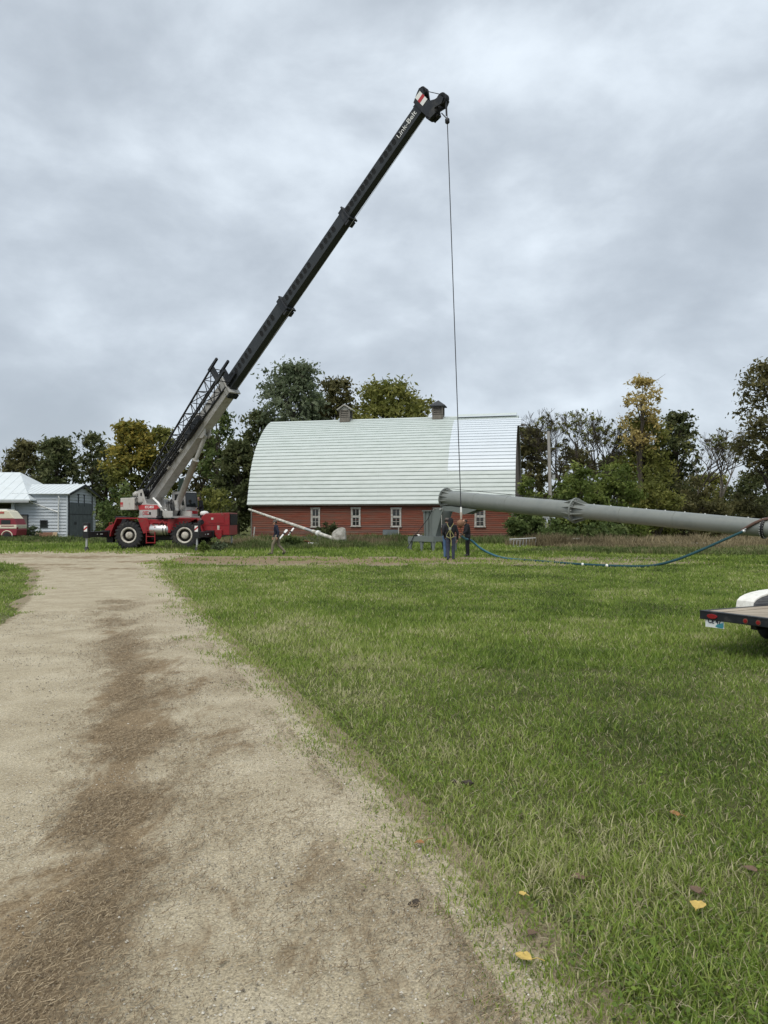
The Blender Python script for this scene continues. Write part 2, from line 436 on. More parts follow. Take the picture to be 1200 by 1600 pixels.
def turf_material():
    m = bpy.data.materials.new('turf'); m.use_nodes = True
    n, l = m.node_tree.nodes, m.node_tree.links; b = n['Principled BSDF']
    b.inputs['Roughness'].default_value = 0.95; b.inputs['Specular IOR Level'].default_value = 0.1
    src = n.new('ShaderNodeTexCoord').outputs['Object']
    big = noise_node(n, l, src, 0.33, 6, 0.6)
    fine = noise_node(n, l, src, 22, 8, 0.75)
    c1 = ramp_node(n, [(0.30, (0.085, 0.080, 0.036)), (0.5, (0.125, 0.145, 0.048)), (0.68, (0.19, 0.19, 0.085))])
    l.new(big.outputs[0], c1.inputs[0])
    c2 = ramp_node(n, [(0.34, (0.35, 0.33, 0.28)), (0.55, (1.0, 1.0, 1.0)), (0.75, (1.45, 1.35, 1.3))])
    l.new(fine.outputs[0], c2.inputs[0])
    col = mixc(n, l, 1.0, c1.outputs[0], c2.outputs[0], 'MULTIPLY')
    l.new(col, b.inputs['Base Color'])
    bp = n.new('ShaderNodeBump'); bp.inputs['Strength'].default_value = 0.8; bp.inputs['Distance'].default_value = 0.05
    l.new(fine.outputs[0], bp.inputs['Height']); l.new(bp.outputs[0], b.inputs['Normal'])
    return m
M['turf'] = turf_material()

def dirt_material(name, grassy):
    """sandy gravel; 'tint' = how much straw and brown litter lies there, 'edge' = how near the grass margin"""
    m = bpy.data.materials.new(name); m.use_nodes = True
    n, l = m.node_tree.nodes, m.node_tree.links; b = n['Principled BSDF']
    b.inputs['Roughness'].default_value = 0.95; b.inputs['Specular IOR Level'].default_value = 0.15
    src = n.new('ShaderNodeTexCoord').outputs['Object']
    mid = noise_node(n, l, src, 1.6, 8, 0.65, 0.3)
    grit = noise_node(n, l, src, 90, 5, 0.85)
    fleck = n.new('ShaderNodeTexVoronoi'); fleck.inputs['Scale'].default_value = 70; l.new(src, fleck.inputs['Vector'])
    c1 = ramp_node(n, [(0.28, (0.275, 0.230, 0.155)), (0.5, (0.365, 0.315, 0.222)), (0.72, (0.44, 0.388, 0.285))])
    l.new(mid.outputs[0], c1.inputs[0])
    c2 = ramp_node(n, [(0.36, (0.45, 0.44, 0.42)), (0.5, (1.0, 1.0, 1.0)), (0.63, (1.5, 1.5, 1.5))])
    l.new(grit.outputs[0], c2.inputs[0])
    col = mixc(n, l, 1.0, c1.outputs[0], c2.outputs[0], 'MULTIPLY')
    fl = ramp_node(n, [(0.22, (0.8, 0.8, 0.8)), (0.34, (0, 0, 0))]); l.new(fleck.outputs['Distance'], fl.inputs[0])
    fs = n.new('ShaderNodeSeparateColor'); l.new(fleck.outputs['Color'], fs.inputs[0])
    fc = ramp_node(n, [(0.0, (0.13, 0.11, 0.085)), (0.45, (0.30, 0.265, 0.205)), (0.8, (0.42, 0.39, 0.32)), (1.0, (0.62, 0.60, 0.54))]); l.new(fs.outputs[0], fc.inputs[0])
    col = mixc(n, l, fl.outputs[0], col, fc.outputs[0])
    # straw and brown litter, patchy
    at = n.new('ShaderNodeAttribute'); at.attribute_name = 'tint'
    pat = noise_node(n, l, src, 2.4, 9, 0.72, 0.5)
    mp = n.new('ShaderNodeMapping'); mp.inputs['Scale'].default_value = (1, 0.45, 1); l.new(src, mp.inputs[0])
    l.new(mp.outputs[0], pat.inputs['Vector'])
    ad = n.new('ShaderNodeMath'); ad.operation = 'MULTIPLY_ADD'; ad.inputs[1].default_value = 1.2
    l.new(pat.outputs[0], ad.inputs[0]); l.new(at.outputs['Fac'], ad.inputs[2])
    rm = ramp_node(n, [(0.86, (0, 0, 0)), (1.14, (1, 1, 1))]); l.new(ad.outputs[0], rm.inputs[0])
    straw_n = noise_node(n, l, src, 75, 8, 0.85)
    straw = ramp_node(n, [(0.36, (0.085, 0.060, 0.036)), (0.5, (0.205, 0.152, 0.092)), (0.64, (0.37, 0.29, 0.18))])
    l.new(straw_n.outputs[0], straw.inputs[0])
    col = mixc(n, l, rm.outputs[0], col, straw.outputs[0])
    # grass margin
    ed = n.new('ShaderNodeAttribute'); ed.attribute_name = 'edge'
    en = noise_node(n, l, src, 5.0, 8, 0.75, 0.4)
    ea = n.new('ShaderNodeMath'); ea.operation = 'MULTIPLY_ADD'; ea.inputs[1].default_value = 1.0
    l.new(en.outputs[0], ea.inputs[0]); l.new(ed.outputs['Fac'], ea.inputs[2])
    er = ramp_node(n, [(0.95 - 0.1 * grassy, (0, 0, 0)), (1.2 - 0.1 * grassy, (1, 1, 1))]); l.new(ea.outputs[0], er.inputs[0])
    thatch = ramp_node(n, [(0.36, (0.10, 0.078, 0.050)), (0.5, (0.225, 0.185, 0.12)), (0.64, (0.36, 0.305, 0.205))])
    l.new(straw_n.outputs[0], thatch.inputs[0])
    col = mixc(n, l, er.outputs[0], col, thatch.outputs[0])
    l.new(col, b.inputs['Base Color'])
    bp = n.new('ShaderNodeBump'); bp.inputs['Strength'].default_value = 0.5; bp.inputs['Distance'].default_value = 0.006
    l.new(grit.outputs[0], bp.inputs['Height']); l.new(bp.outputs[0], b.inputs['Normal'])
    return m
M['gravel'] = dirt_material('gravel_and_straw', 0)
M['track'] = dirt_material('grassy_dirt', 1)

# ground: one sheet out to the horizon
def spaced(a, n, k):
    t = np.linspace(-1, 1, n); return a * np.sinh(k * t) / np.sinh(k)
gx, gy = np.meshgrid(spaced(1800, 91, 6), spaced(1800, 91, 6))
idx = np.arange(91 * 91).reshape(91, 91)
gf = np.stack([idx[:-1, :-1], idx[:-1, 1:], idx[1:, 1:], idx[1:, :-1]], -1).reshape(-1, 4)
tag(np_mesh('ground', np.stack([gx.ravel(), gy.ravel(), np.zeros(gx.size)], 1), gf, 'turf'), kind='structure')

# driveway edges, read off the photograph
# (distance, x) pairs
XR = np.array([(-8, 1.3), (0, 0.75), (2.52, 0.59), (3.17, 0.42), (3.92, 0.16), (5.14, -0.26), (7.2, -1.02), (11.3, -2.55), (17.2, -4.66), (23.3, -6.8), (27.5, -8.2), (30, -8.8), (36, -9.4), (43, -10.0)])
XL = np.array([(-8, -4.6), (2, -4.6), (8, -5.3), (12.4, -6.2), (16.5, -7.7), (23.3, -10.6), (27, -12.4), (31, -15.7), (33.5, -26), (36, -44), (43, -46)])
BAND = np.array([(-8, -1.3), (2.5, -1.25), (2.9, -1.25), (3.7, -1.38), (5.1, -1.72), (7.5, -2.45), (10, -3.4), (13.7, -4.9), (18, -6.0), (24, -8.2), (43, -16)])
BANDW = np.array([(-8, 0.42), (2.9, 0.42), (4.5, 0.32), (7.5, 0.40), (10, 0.38), (13.7, 0.36), (18, 0.35), (43, 0.3)])
def fx(tab, d): return np.interp(d, tab[:, 0], tab[:, 1])
def xr(d): return fx(XR, d) + (fbm(np.asarray(d) * 1.3 + 4, np.zeros_like(d) + 2.2) - 0.5) * (0.12 + 0.03 * np.abs(d)) + (vnoise(np.asarray(d) * 9, np.zeros_like(d) + 7) - 0.5) * 0.09
def xl(d): return fx(XL, d) + (fbm(np.asarray(d) * 0.9 + 40, np.zeros_like(d) + 5.2) - 0.5) * 0.9
def sheet(name, rows_d, left, right, ncol, zbase, tint_fn, edge_fn, material, rough_amp):
    d = np.asarray(rows_d); L = left(d); Rr = right(d)
    t = np.linspace(0, 1, ncol)
    X = L[:, None] + (Rr - L)[:, None] * t[None]
    D = np.repeat(d[:, None], ncol, 1)
    near = np.clip(1.2 - np.abs(D) / 25, 0.15, 1)
    Z = zbase + rough_amp * near * (fbm(X * 1.1, D * 1.1, 3) * 2 + fbm(X * 9, D * 9, 3) * 0.7 - 1.3)
    edge = edge_fn(X, D, t)
    fall = np.clip((right(d)[:, None] - X) / 0.55, 0, 1); Z = 0.005 + (np.maximum(Z, 0.005) - 0.005) * fall
    Z = np.where((t[None] < 0.004) | (t[None] > 0.996), 0.003, np.maximum(Z, 0.005))
    V = np.stack([X.ravel(), D.ravel(), Z.ravel()], 1)
    i = np.arange(V.shape[0]).reshape(len(d), ncol)
    F = np.stack([i[:-1, :-1], i[:-1, 1:], i[1:, 1:], i[1:, :-1]], -1).reshape(-1, 4)
    o = np_mesh(name, V, F, material, tint=tint_fn(X, D).ravel(), smooth=True)
    a = o.data.attributes.new('edge', 'FLOAT', 'POINT'); a.data.foreach_set('value', np.asarray(edge, np.float32).ravel())
    return tag(o, kind='structure')
def road_tint(X, D):
    q = (X - fx(BAND, D)) / fx(BANDW, D)
    core = np.exp(-q ** 2 * 0.9)
    d2 = (X - fx(XR, D) + 0.55 + 0.02 * D) / 0.45
    fade = np.clip(1.25 - np.abs(D) / 17, 0, 1)
    far = np.clip((D - 16) / 12, 0, 1) * 0.34 * np.clip(fbm(X * 0.22 + 9, D * 0.9, 3) * 2.2 - 0.55, 0, 1)
    return 0.06 + far + fade * (0.40 * core + 0.20 * np.exp(-d2 ** 2))
def road_edge(X, D, t):
    r = fx(XR, D) + 0.2 - X; l_ = X - fx(XL, D)
    return np.clip(0.70 - np.minimum(r / 0.24, l_ / 0.35) * 0.5, 0, 0.85)
rows = np.concatenate([np.linspace(-8, 1.5, 12), np.geomspace(1.8, 43, 330)])
sheet('gravel_driveway', rows, lambda d: xl(d) - 0.1, lambda d: fx(XR, d) + 0.28, 150, 0.022, road_tint, road_edge, 'gravel', 0.016)
# the track that runs from the drive across in front of the barn
def trk_l(X): return 29.0 + 0.16 * np.maximum(X - 2, 0) * 0.2 + (fbm(X * 0.8, X * 0 + 3) - 0.5) * 2.4
def trk_r(X): return 36.5 - 0.05 * (X + 9) + (fbm(X * 0.7 + 30, X * 0 + 8) - 0.5) * 2.4
def track_sheet():
    x = np.linspace(-9.6, 13.5, 170); t = np.linspace(0, 1, 36)
    D = trk_l(x)[:, None] + (trk_r(x) - trk_l(x))[:, None] * t[None]; X = np.repeat(x[:, None], 36, 1)
    Z = 0.010 + 0.012 * fbm(X * 2, D * 2)
    e = np.abs(t - 0.5)[None] * 2
    edge = 0.25 + 0.5 * e ** 2 + 0.28 * np.clip((X - 1) / 9, -0.3, 1)
    Z = np.where((e > 0.98) | (np.abs(X - 1.95) > 11.4), 0.004, Z)
    V = np.stack([X.ravel(), D.ravel(), Z.ravel()], 1)
    i = np.arange(V.shape[0]).reshape(170, 36)
    F = np.stack([i[:-1, :-1], i[1:, :-1], i[1:, 1:], i[:-1, 1:]], -1).reshape(-1, 4)
    o = np_mesh('dirt_track', V, F, 'track', tint=(0.52 + 0 * X).ravel(), smooth=True)
    a = o.data.attributes.new('edge', 'FLOAT', 'POINT'); a.data.foreach_set('value', edge.astype(np.float32).ravel())
    tag(o, kind='structure')
track_sheet()

# ---- grass blades
def blades(x, y, h, w, lean, z=None):
    """bent blades, three triangles each"""
    n = len(x); a = rng.random(n) * 2 * np.pi; b = rng.random(n) * 2 * np.pi
    wx, wy = np.cos(a) * w / 2, np.sin(a) * w / 2
    lx, ly = np.cos(b) * lean * h, np.sin(b) * lean * h
    z = np.zeros(n) if z is None else z
    zz = h * np.sqrt(np.clip(1 - (lean * 0.85) ** 2, 0.08, 1))
    v = np.empty((n, 5, 3))
    v[:, 0] = np.stack([x - wx, y - wy, z - 0.005], 1); v[:, 1] = np.stack([x + wx, y + wy, z - 0.005], 1)
    mx, my = x + lx * 0.35, y + ly * 0.35
    v[:, 2] = np.stack([mx - wx * 0.8, my - wy * 0.8, z + zz * 0.62], 1); v[:, 3] = np.stack([mx + wx * 0.8, my + wy * 0.8, z + zz * 0.62], 1)
    v[:, 4] = np.stack([x + lx, y + ly, z + zz], 1)
    o = np.arange(n)[:, None] * 5
    f = np.concatenate([o + [0, 1, 3], o + [0, 3, 2], o + [2, 3, 4]], 0)
    return v.reshape(-1, 3), f
def simple_blades(x, y, h, w, lean):
    n = len(x); a = rng.random(n) * 2 * np.pi; b = rng.random(n) * 2 * np.pi
    v = np.empty((n, 3, 3))
    v[:, 0] = np.stack([x - np.cos(a) * w / 2, y - np.sin(a) * w / 2, np.zeros(n) - 0.004], 1)
    v[:, 1] = np.stack([x + np.cos(a) * w / 2, y + np.sin(a) * w / 2, np.zeros(n) - 0.004], 1)
    v[:, 2] = np.stack([x + np.cos(b) * lean * h, y + np.sin(b) * lean * h, h], 1)
    return v.reshape(-1, 3), np.arange(n * 3).reshape(n, 3)
M['grass'] = leaf_mat('grass_blades', [(0.0, (0.062, 0.088, 0.026)), (0.25, (0.125, 0.195, 0.034)), (0.5, (0.215, 0.305, 0.050)), (0.75, (0.32, 0.375, 0.100)), (1.0, (0.54, 0.50, 0.30))], 0.5, 0.4)
M['weed'] = leaf_mat('weed_blades', [(0.0, (0.035, 0.050, 0.020)), (0.35, (0.075, 0.110, 0.028)), (0.65, (0.14, 0.175, 0.06)), (1.0, (0.25, 0.21, 0.12))], 0.7, 0.3)
M['dry'] = leaf_mat('dry_grass', [(0.0, (0.115, 0.095, 0.052)), (0.5, (0.235, 0.192, 0.112)), (1.0, (0.37, 0.31, 0.185))], 0.8, 0.25)

M['straw_thatch'] = leaf_mat('dead_thatch', [(0.0, (0.10, 0.085, 0.05)), (0.5, (0.27, 0.235, 0.145)), (1.0, (0.48, 0.43, 0.30))], 0.8, 0.15)
def lawn_mask(x, y):
    """chance that a blade grows here"""
    edge = fx(XR, y) - 0.10 + (fbm(x * 1.7 + 5, y * 1.3, 3) - 0.5) * (0.55 + 0.02 * y)
    m = np.where(x > edge, 1.0, 0.0)
    nb = (x - edge) / (0.13 + 0.006 * y)
    m = np.where((nb > -2.2) & (nb <= 1.2), np.clip(0.02 + np.clip(nb + 2.2, 0, 9) ** 2 * 0.085 + (fbm(x * 5, y * 5) - 0.5) * 1.6 * np.clip(nb + 2.2, 0, 1), 0, 1), m)
    left = (x < xl(y) + (fbm(x * 2.1, y * 2.1, 3) - 0.5) * 1.5) & ((y < 33) | (y > 41.5))
    m = np.where((y > 38.5) & (y <= 43.5) & (x < -8), np.clip((y - 38.2) / 4 + (fbm(x * .5, y * .9) - .5) * 2.4, 0, 1), m)
    m = np.where(left, 1.0, m)
    m = np.where(y > 43.5, 1.0, m)
    trk = (x > -9.4) & (x < 13.2) & (y > trk_l(x)) & (y < trk_r(x))
    m = np.where(trk, np.clip((fbm(x * 0.8 + 7, y * 0.9) - 0.43) * 4 + 0.3 * np.clip((x + 2) / 9, 0, 1), 0.04, 0.9), m)
    return m
def sample_lawn(n, d0, d1, margin):
    """points spread evenly over the lawn as it widens away from the viewer"""
    u = rng.random(n)
    d = d0 * (d1 / d0) ** u
    half = d * 0.5 + margin
    x = (rng.random(n) * 2 - 1) * half
    keep = rng.random(n) < lawn_mask(x, d)
    return x[keep], d[keep]
def lawn_tint(x, y):
    t = 0.47 + 0.85 * (fbm(x * 0.55 + 3, y * 0.35 + 11, 4) - 0.5) + 0.45 * (fbm(x * 2.2, y * 2.2, 3) - 0.5)
    # pale worn wheel marks and the drier belt beside the drive
    nb = (x - fx(XR, y))
    t = t + 0.13 * np.exp(-((nb - 0.75 - 0.05 * y) / (0.5 + 0.06 * y)) ** 2)
    pale = np.clip((fbm(x * 1.1 + 50, y * 0.55 + 20, 4) - 0.53) * 5, 0, 1)
    t = t + 0.18 * pale - 0.03
    return t
g1x, g1y = sample_lawn(210000, 2.0, 9.0, 1.8)
clump = fbm(g1x * 2.5, g1y * 2.5, 3)
bare = fbm(g1x * 3.3 + 9, g1y * 3.3 + 31, 3)
k = rng.random(len(g1x)) < np.clip(1.35 - np.clip((0.42 - bare) * 7, 0, 0.85), 0, 1)
g1x, g1y, clump = g1x[k], g1y[k], clump[k]
n1 = len(g1x)
hh = (0.020 + 0.075 * clump ** 1.7 + 0.022 * rng.random(n1)) * (0.7 + 0.6 * rng.random(n1))
edge_f = np.clip((g1x - fx(XR, g1y)) / 0.5, 0.6, 1); hh *= edge_f
z1 = np.where(g1x < fx(XR, g1y) + 0.5, 0.010, 0.0)
v, f = blades(g1x, g1y, hh, 0.0030 + 0.0028 * rng.random(n1) + 0.0004 * g1y, 0.35 + 0.8 * rng.random(n1), z=z1)
t1 = np.clip(lawn_tint(g1x, g1y) + 0.19 * rng.standard_normal(n1) + 0.45 * (rng.random(n1) < 0.10), 0, 1)
tag(np_mesh('lawn_grass', v, f, 'grass', tint=np.repeat(t1, 5)), 'short green grass of the lawn in the foreground', 'grass', kind='stuff')
# dead thatch lying low between the blades
h1x, h1y = sample_lawn(24000, 2.0, 10.0, 1.8); nh = len(h1x)
v, f = blades(h1x, h1y, 0.03 + 0.05 * rng.random(nh), 0.0022 + 0.002 * rng.random(nh) + 0.0003 * h1y, 0.95 + 0.25 * rng.random(nh), z=0.012 + 0.018 * rng.random(nh))
tag(np_mesh('grass_thatch', v, f, 'straw_thatch', tint=np.repeat(np.clip(0.5 + 0.28 * rng.standard_normal(nh), 0, 1), 5)), 'dead straw-coloured thatch among the lawn grass', 'grass', kind='stuff')
g2x, g2y = sample_lawn(210000, 8.6, 29.5, 2.5)
n2 = len(g2x); clump = fbm(g2x * 1.6, g2y * 1.6, 3)
hh = (0.03 + 0.075 * clump ** 1.5) * (0.7 + 0.6 * rng.random(n2))
v, f = simple_blades(g2x, g2y, hh, 0.006 + 0.0011 * g2y, 0.3 + 0.7 * rng.random(n2))
t2 = np.clip(lawn_tint(g2x, g2y) + 0.16 * rng.standard_normal(n2) + 0.35 * (rng.random(n2) < 0.08), 0, 1)
tag(np_mesh('lawn_grass', v, f, 'grass', tint=np.repeat(t2, 3)), 'short green grass of the lawn farther off', 'grass', kind='stuff')
g3x, g3y = sample_lawn(130000, 29, 74, 6)
n3 = len(g3x); clump = fbm(g3x * 0.6, g3y * 0.6, 3)
grow = np.clip((g3y - 37) / 8, 0, 1)
hh = (0.05 + 0.08 * clump + grow * 0.16 * clump) * (0.6 + 0.8 * rng.random(n3))
v, f = simple_blades(g3x, g3y, hh, 0.03 + 0.001 * g3y, 0.3 + 0.6 * rng.random(n3))
t3 = np.clip(0.42 + 0.85 * (fbm(g3x * 0.3, g3y * 0.3, 4) - 0.5) + 0.15 * rng.standard_normal(n3) + .3 * (rng.random(n3) < .12), 0, 1)
tag(np_mesh('rough_grass', v, f, 'grass', tint=np.repeat(t3, 3)), 'rough longer grass between the track and the barn', 'grass', kind='stuff')

def weed_patch(name, label, pts, n, hmin, hmax, material='weed', tint0=0.4, spread=0.6, width=0.05):
    """tall weeds growing along a polyline of (x, y, half-width)"""
    pts = np.array(pts, float); t = rng.random(n) * (len(pts) - 1); i = t.astype(int); fr = t - i
    c = pts[i] * (1 - fr)[:, None] + pts[np.minimum(i + 1, len(pts) - 1)] * fr[:, None]
    ang = rng.random(n) * 2 * np.pi; rr = np.sqrt(rng.random(n)) * c[:, 2]
    x = c[:, 0] + rr * np.cos(ang) * 1.4; y = c[:, 1] + rr * np.sin(ang)
    cl = fbm(x * 0.9 + 5, y * 0.9, 3)
    h = (hmin + (hmax - hmin) * np.clip(cl * 1.9 - 0.45, 0, 1)) * (0.5 + 0.6 * rng.random(n))
    v, f = blades(x, y, h, width * (0.6 + 0.8 * rng.random(n)), 0.15 + spread * rng.random(n))
    tt = np.clip(tint0 + 0.8 * (fbm(x * 0.5 + 2, y * 0.5, 3) - 0.5) + 0.17 * rng.standard_normal(n), 0, 1)
    return tag(np_mesh(name, v, f, material, tint=np.repeat(tt, 5)), label, 'weeds', kind='stuff')

# small broad-leaved weeds and clover in the turf
def clover(n):
    x, y = sample_lawn(n, 2.0, 9.5, 1.6)
    k_ = (rng.random(len(x)) < np.clip((fbm(x * 1.6 + 70, y * 1.6 + 12, 3) - 0.52) * 5, 0, 0.5)) & (x > fx(XR, y) + 0.15)
    x, y = x[k_], y[k_]; n = len(x); s = 0.004 + 0.007 * rng.random(n); z = 0.02 + 0.03 * rng.random(n)
    a = rng.random(n) * 6.28; v = np.empty((n, 6, 3))
    for i in range(6):
        t = a + i * np.pi / 3
        v[:, i] = np.stack([x + np.cos(t) * s * (1.3 if i % 3 == 0 else .8), y + np.sin(t) * s * (1.3 if i % 3 == 0 else .8), z + s * .5 * np.sin(t + a * 3)], 1)
    f = np.arange(n)[:, None] * 6
    return v.reshape(-1, 3), np.concatenate([f + [0, 1, 2, 3], f + [0, 3, 4, 5]], 0), np.repeat(np.clip(0.30 + 0.14 * rng.standard_normal(n), 0, 1), 6)
cv, cf, ct = clover(60000)
tag(np_mesh('clover', cv, cf, 'grass', tint=ct), 'small dark clover leaves scattered through the lawn', 'clover', kind='stuff')

# ---- loose straw and stones on the drive
def straw(n):
    u = rng.random(n); d = 2.0 * (16 / 2.0) ** u
    q = rng.standard_normal(n)
    x = fx(BAND, d) + q * fx(BANDW, d) * 0.75
    other = rng.random(n) < 0.28
    x = np.where(other, fx(XR, d) - 0.15 - 0.9 * rng.random(n) ** 1.5 * (1 + 0.05 * d), x)
    keep = (x < xr(d) - 0.02) & (rng.random(n) < np.clip((fbm(x * 2.5, d * 1.6, 4) - 0.38) * 5, 0.10, 1))
    x, d = x[keep], d[keep]; n = len(x)
    a = rng.random(n) * np.pi; L = (0.008 + 0.042 * rng.random(n) ** 3); w = 0.0009 + 0.0010 * rng.random(n) + 0.0003 * d
    cx, cy = np.cos(a) * L / 2, np.sin(a) * L / 2; nx, ny = -np.sin(a) * w / 2, np.cos(a) * w / 2
    z0 = 0.030 + 0.012 * rng.random(n); z1 = z0 + 0.012 * (rng.random(n) - 0.3)
    v = np.empty((n, 4, 3))
    v[:, 0] = np.stack([x - cx - nx, d - cy - ny, z0], 1); v[:, 1] = np.stack([x - cx + nx, d - cy + ny, z0 + 0.001], 1)
    v[:, 2] = np.stack([x + cx + nx, d + cy + ny, z1 + 0.001], 1); v[:, 3] = np.stack([x + cx - nx, d + cy - ny, z1], 1)
    return v.reshape(-1, 3), np.arange(n * 4).reshape(n, 4), np.repeat(np.clip(0.45 + 0.3 * rng.standard_normal(n), 0, 1), 4)
M['straw'] = leaf_mat('straw_bits', [(0.0, (0.125, 0.092, 0.058)), (0.5, (0.24, 0.182, 0.112)), (1.0, (0.42, 0.34, 0.225))], 0.8, 0.1)
sv, sf, st = straw(110000)
tag(np_mesh('loose_straw', sv, sf, 'straw', tint=st), 'brown and yellow straw scattered along the drive', 'straw', kind='stuff')
def stones(n):
    u = rng.random(n); d = 2.0 * (14 / 2.0) ** u
    x = fx(XR, d) - (rng.random(n) ** 1.1) * (3.2 + 0.25 * d)
    keep = (fbm(x * 1.7 + 80, d * 1.7, 3) + 0.25 * rng.random(n) > 0.55)
    x, d = x[keep], d[keep]; n = len(x)
    r = 0.0014 + 0.0048 * rng.random(n) ** 4 + 0.00035 * d
    o = np.array([(1, 0, 0), (0, 1, 0), (-1, 0, 0), (0, -1, 0), (0, 0, 0.8), (0, 0, -0.8)], float)
    sc = r[:, None, None] * (0.6 + 0.8 * rng.random((n, 6, 1)))
    v = o[None] * sc; a = rng.random(n) * 6.28; ca, sa = np.cos(a)[:, None], np.sin(a)[:, None]
    vx = v[..., 0] * ca - v[..., 1] * sa; vy = v[..., 0] * sa + v[..., 1] * ca
    v = np.stack([vx + x[:, None], vy + d[:, None], v[..., 2] + 0.026 + 0 * vx], -1)
    fb = np.array([(0, 1, 4), (1, 2, 4), (2, 3, 4), (3, 0, 4), (1, 0, 5), (2, 1, 5), (3, 2, 5), (0, 3, 5)])
    f = (np.arange(n)[:, None, None] * 6 + fb[None]).reshape(-1, 3)
    return v.reshape(-1, 3), f, np.repeat(rng.random(n), 6)
M['stone'] = leaf_mat('small_stones', [(0.0, (0.13, 0.11, 0.085)), (0.6, (0.33, 0.30, 0.24)), (1.0, (0.62, 0.59, 0.52))], 0.9, 0.0)
pv, pf, pt = stones(30000)
tag(np_mesh('loose_gravel', pv, pf, 'stone', tint=pt), 'small pale stones scattered over the drive', 'gravel', kind='stuff')
# ------------------------------------------------------------------ red barn with bowed metal roof
def frame_matrix(o, x, y, z):
    m = Matrix.Identity(4)
    for i, v in enumerate((x, y, z)):
        for j in range(3): m[j][i] = v[j]
    for j in range(3): m[j][3] = o[j]
    return m
BT = R(13.0)
ba, bn = Vector((math.cos(BT), -math.sin(BT), 0)), Vector((math.sin(BT), math.cos(BT), 0))
BW, BL, BEZ, BRZ = 5.6, 24.3, 3.18, 11.42
b_right = Vector((205 / 1200 * 65, 65, 0))
b_org = b_right - ba * BL
BX = frame_matrix(b_org, ba, bn, (0, 0, 1))          # local: x along the barn, y into depth, z up
def barn_px(px, y0=0.45):
    """local x on the front wall under a column of the photograph"""
    r = ray(px, 815); o = b_org + bn * y0
    # camera (0,0) + t*(r.x, r.y) = o + s*ba
    det = r.x * -ba.y - r.y * -ba.x
    t = (o.x * -ba.y - o.y * -ba.x) / det
    p = Vector((r.x * t, r.y * t, 0)) - o
    return p.dot(ba)
prof = [(0.0, 0.0), (0.022, 0.06), (0.05, 0.14), (0.09, 0.25), (0.14, 0.37), (0.21, 0.48), (0.30, 0.585), (0.40, 0.68), (0.50, 0.754), (0.61, 0.825), (0.73, 0.89), (0.86, 0.95), (1.0, 1.0)]
def arch(t):
    """point on the near half of the arch by arc share t (0 eave, 1 ridge) -> (y, z)"""
    pts = [(q * BW, BEZ + f * (BRZ - BEZ)) for q, f in prof]
    seg = [math.dist(pts[i], pts[i + 1]) for i in range(len(pts) - 1)]; tot = sum(seg); s = t * tot
    for i, L in enumerate(seg):
        if s <= L or i == len(seg) - 1:
            k = s / L
            return (pts[i][0] + (pts[i + 1][0] - pts[i][0]) * k, pts[i][1] + (pts[i + 1][1] - pts[i][1]) * k)
        s -= L
barn = thing('red_barn', 'long red wooden barn with bowed pale green metal roof', 'barn', b_org)
mb = MB(BX)
mb.box(0.35, BL - 0.35, 0.62, 2 * BW - 0.62, 0.0, BEZ + 0.05)
mb.build('wall_core', 'barn_backing', barn)
mb = MB(BX); mb.box(0.25, BL - 0.25, 0.42, 2 * BW - 0.42, 0, 0.32)
mb.build('foundation', 'concrete', barn)
# lap boards, each board its own part, in three lengths along the wall
rows_n, bh = 17, (BEZ - 0.30) / 17.0
cuts = [0.28, 8.1, 16.3, BL - 0.28]
for r_ in range(rows_n):
    z0 = 0.31 + r_ * bh
    for c in range(3):
        j = random.uniform(-1.1, 1.1) if 0 < c else 0
        j2 = random.uniform(-1.1, 1.1) if c < 2 else 0
        x0, x1 = cuts[c] + (0.9 * math.sin(r_ * 2.4 + c) if c else 0), cuts[c + 1] + (0.9 * math.sin(r_ * 2.4 + c + 1) if c < 2 else 0)
        mb = MB(BX)
        t0, t1 = 0.395 + random.uniform(-0.006, 0.006), 0.452
        mb.hexa([(x0 + .004, t0, z0), (x1 - .004, t0, z0), (x1 - .004, 0.60, z0), (x0 + .004, 0.60, z0),
                 (x0 + .004, t1, z0 + bh - .004), (x1 - .004, t1, z0 + bh - .004), (x1 - .004, 0.60, z0 + bh - .004), (x0 + .004, 0.60, z0 + bh - .004)])
        worn = random.random() < (0.9, 0.75, 0.6, 0.4, 0.3, 0.2)[r_] if r_ < 6 else random.random() < 0.06
        mb.build('siding_board', 'barn_worn' if worn else 'barn_red', barn)
for x in (0.22, BL - 0.34): MB(BX).box(x, x + 0.12, 0.36, 0.46, 0.3, BEZ + 0.02).build('corner_board', 'old_wood', barn)
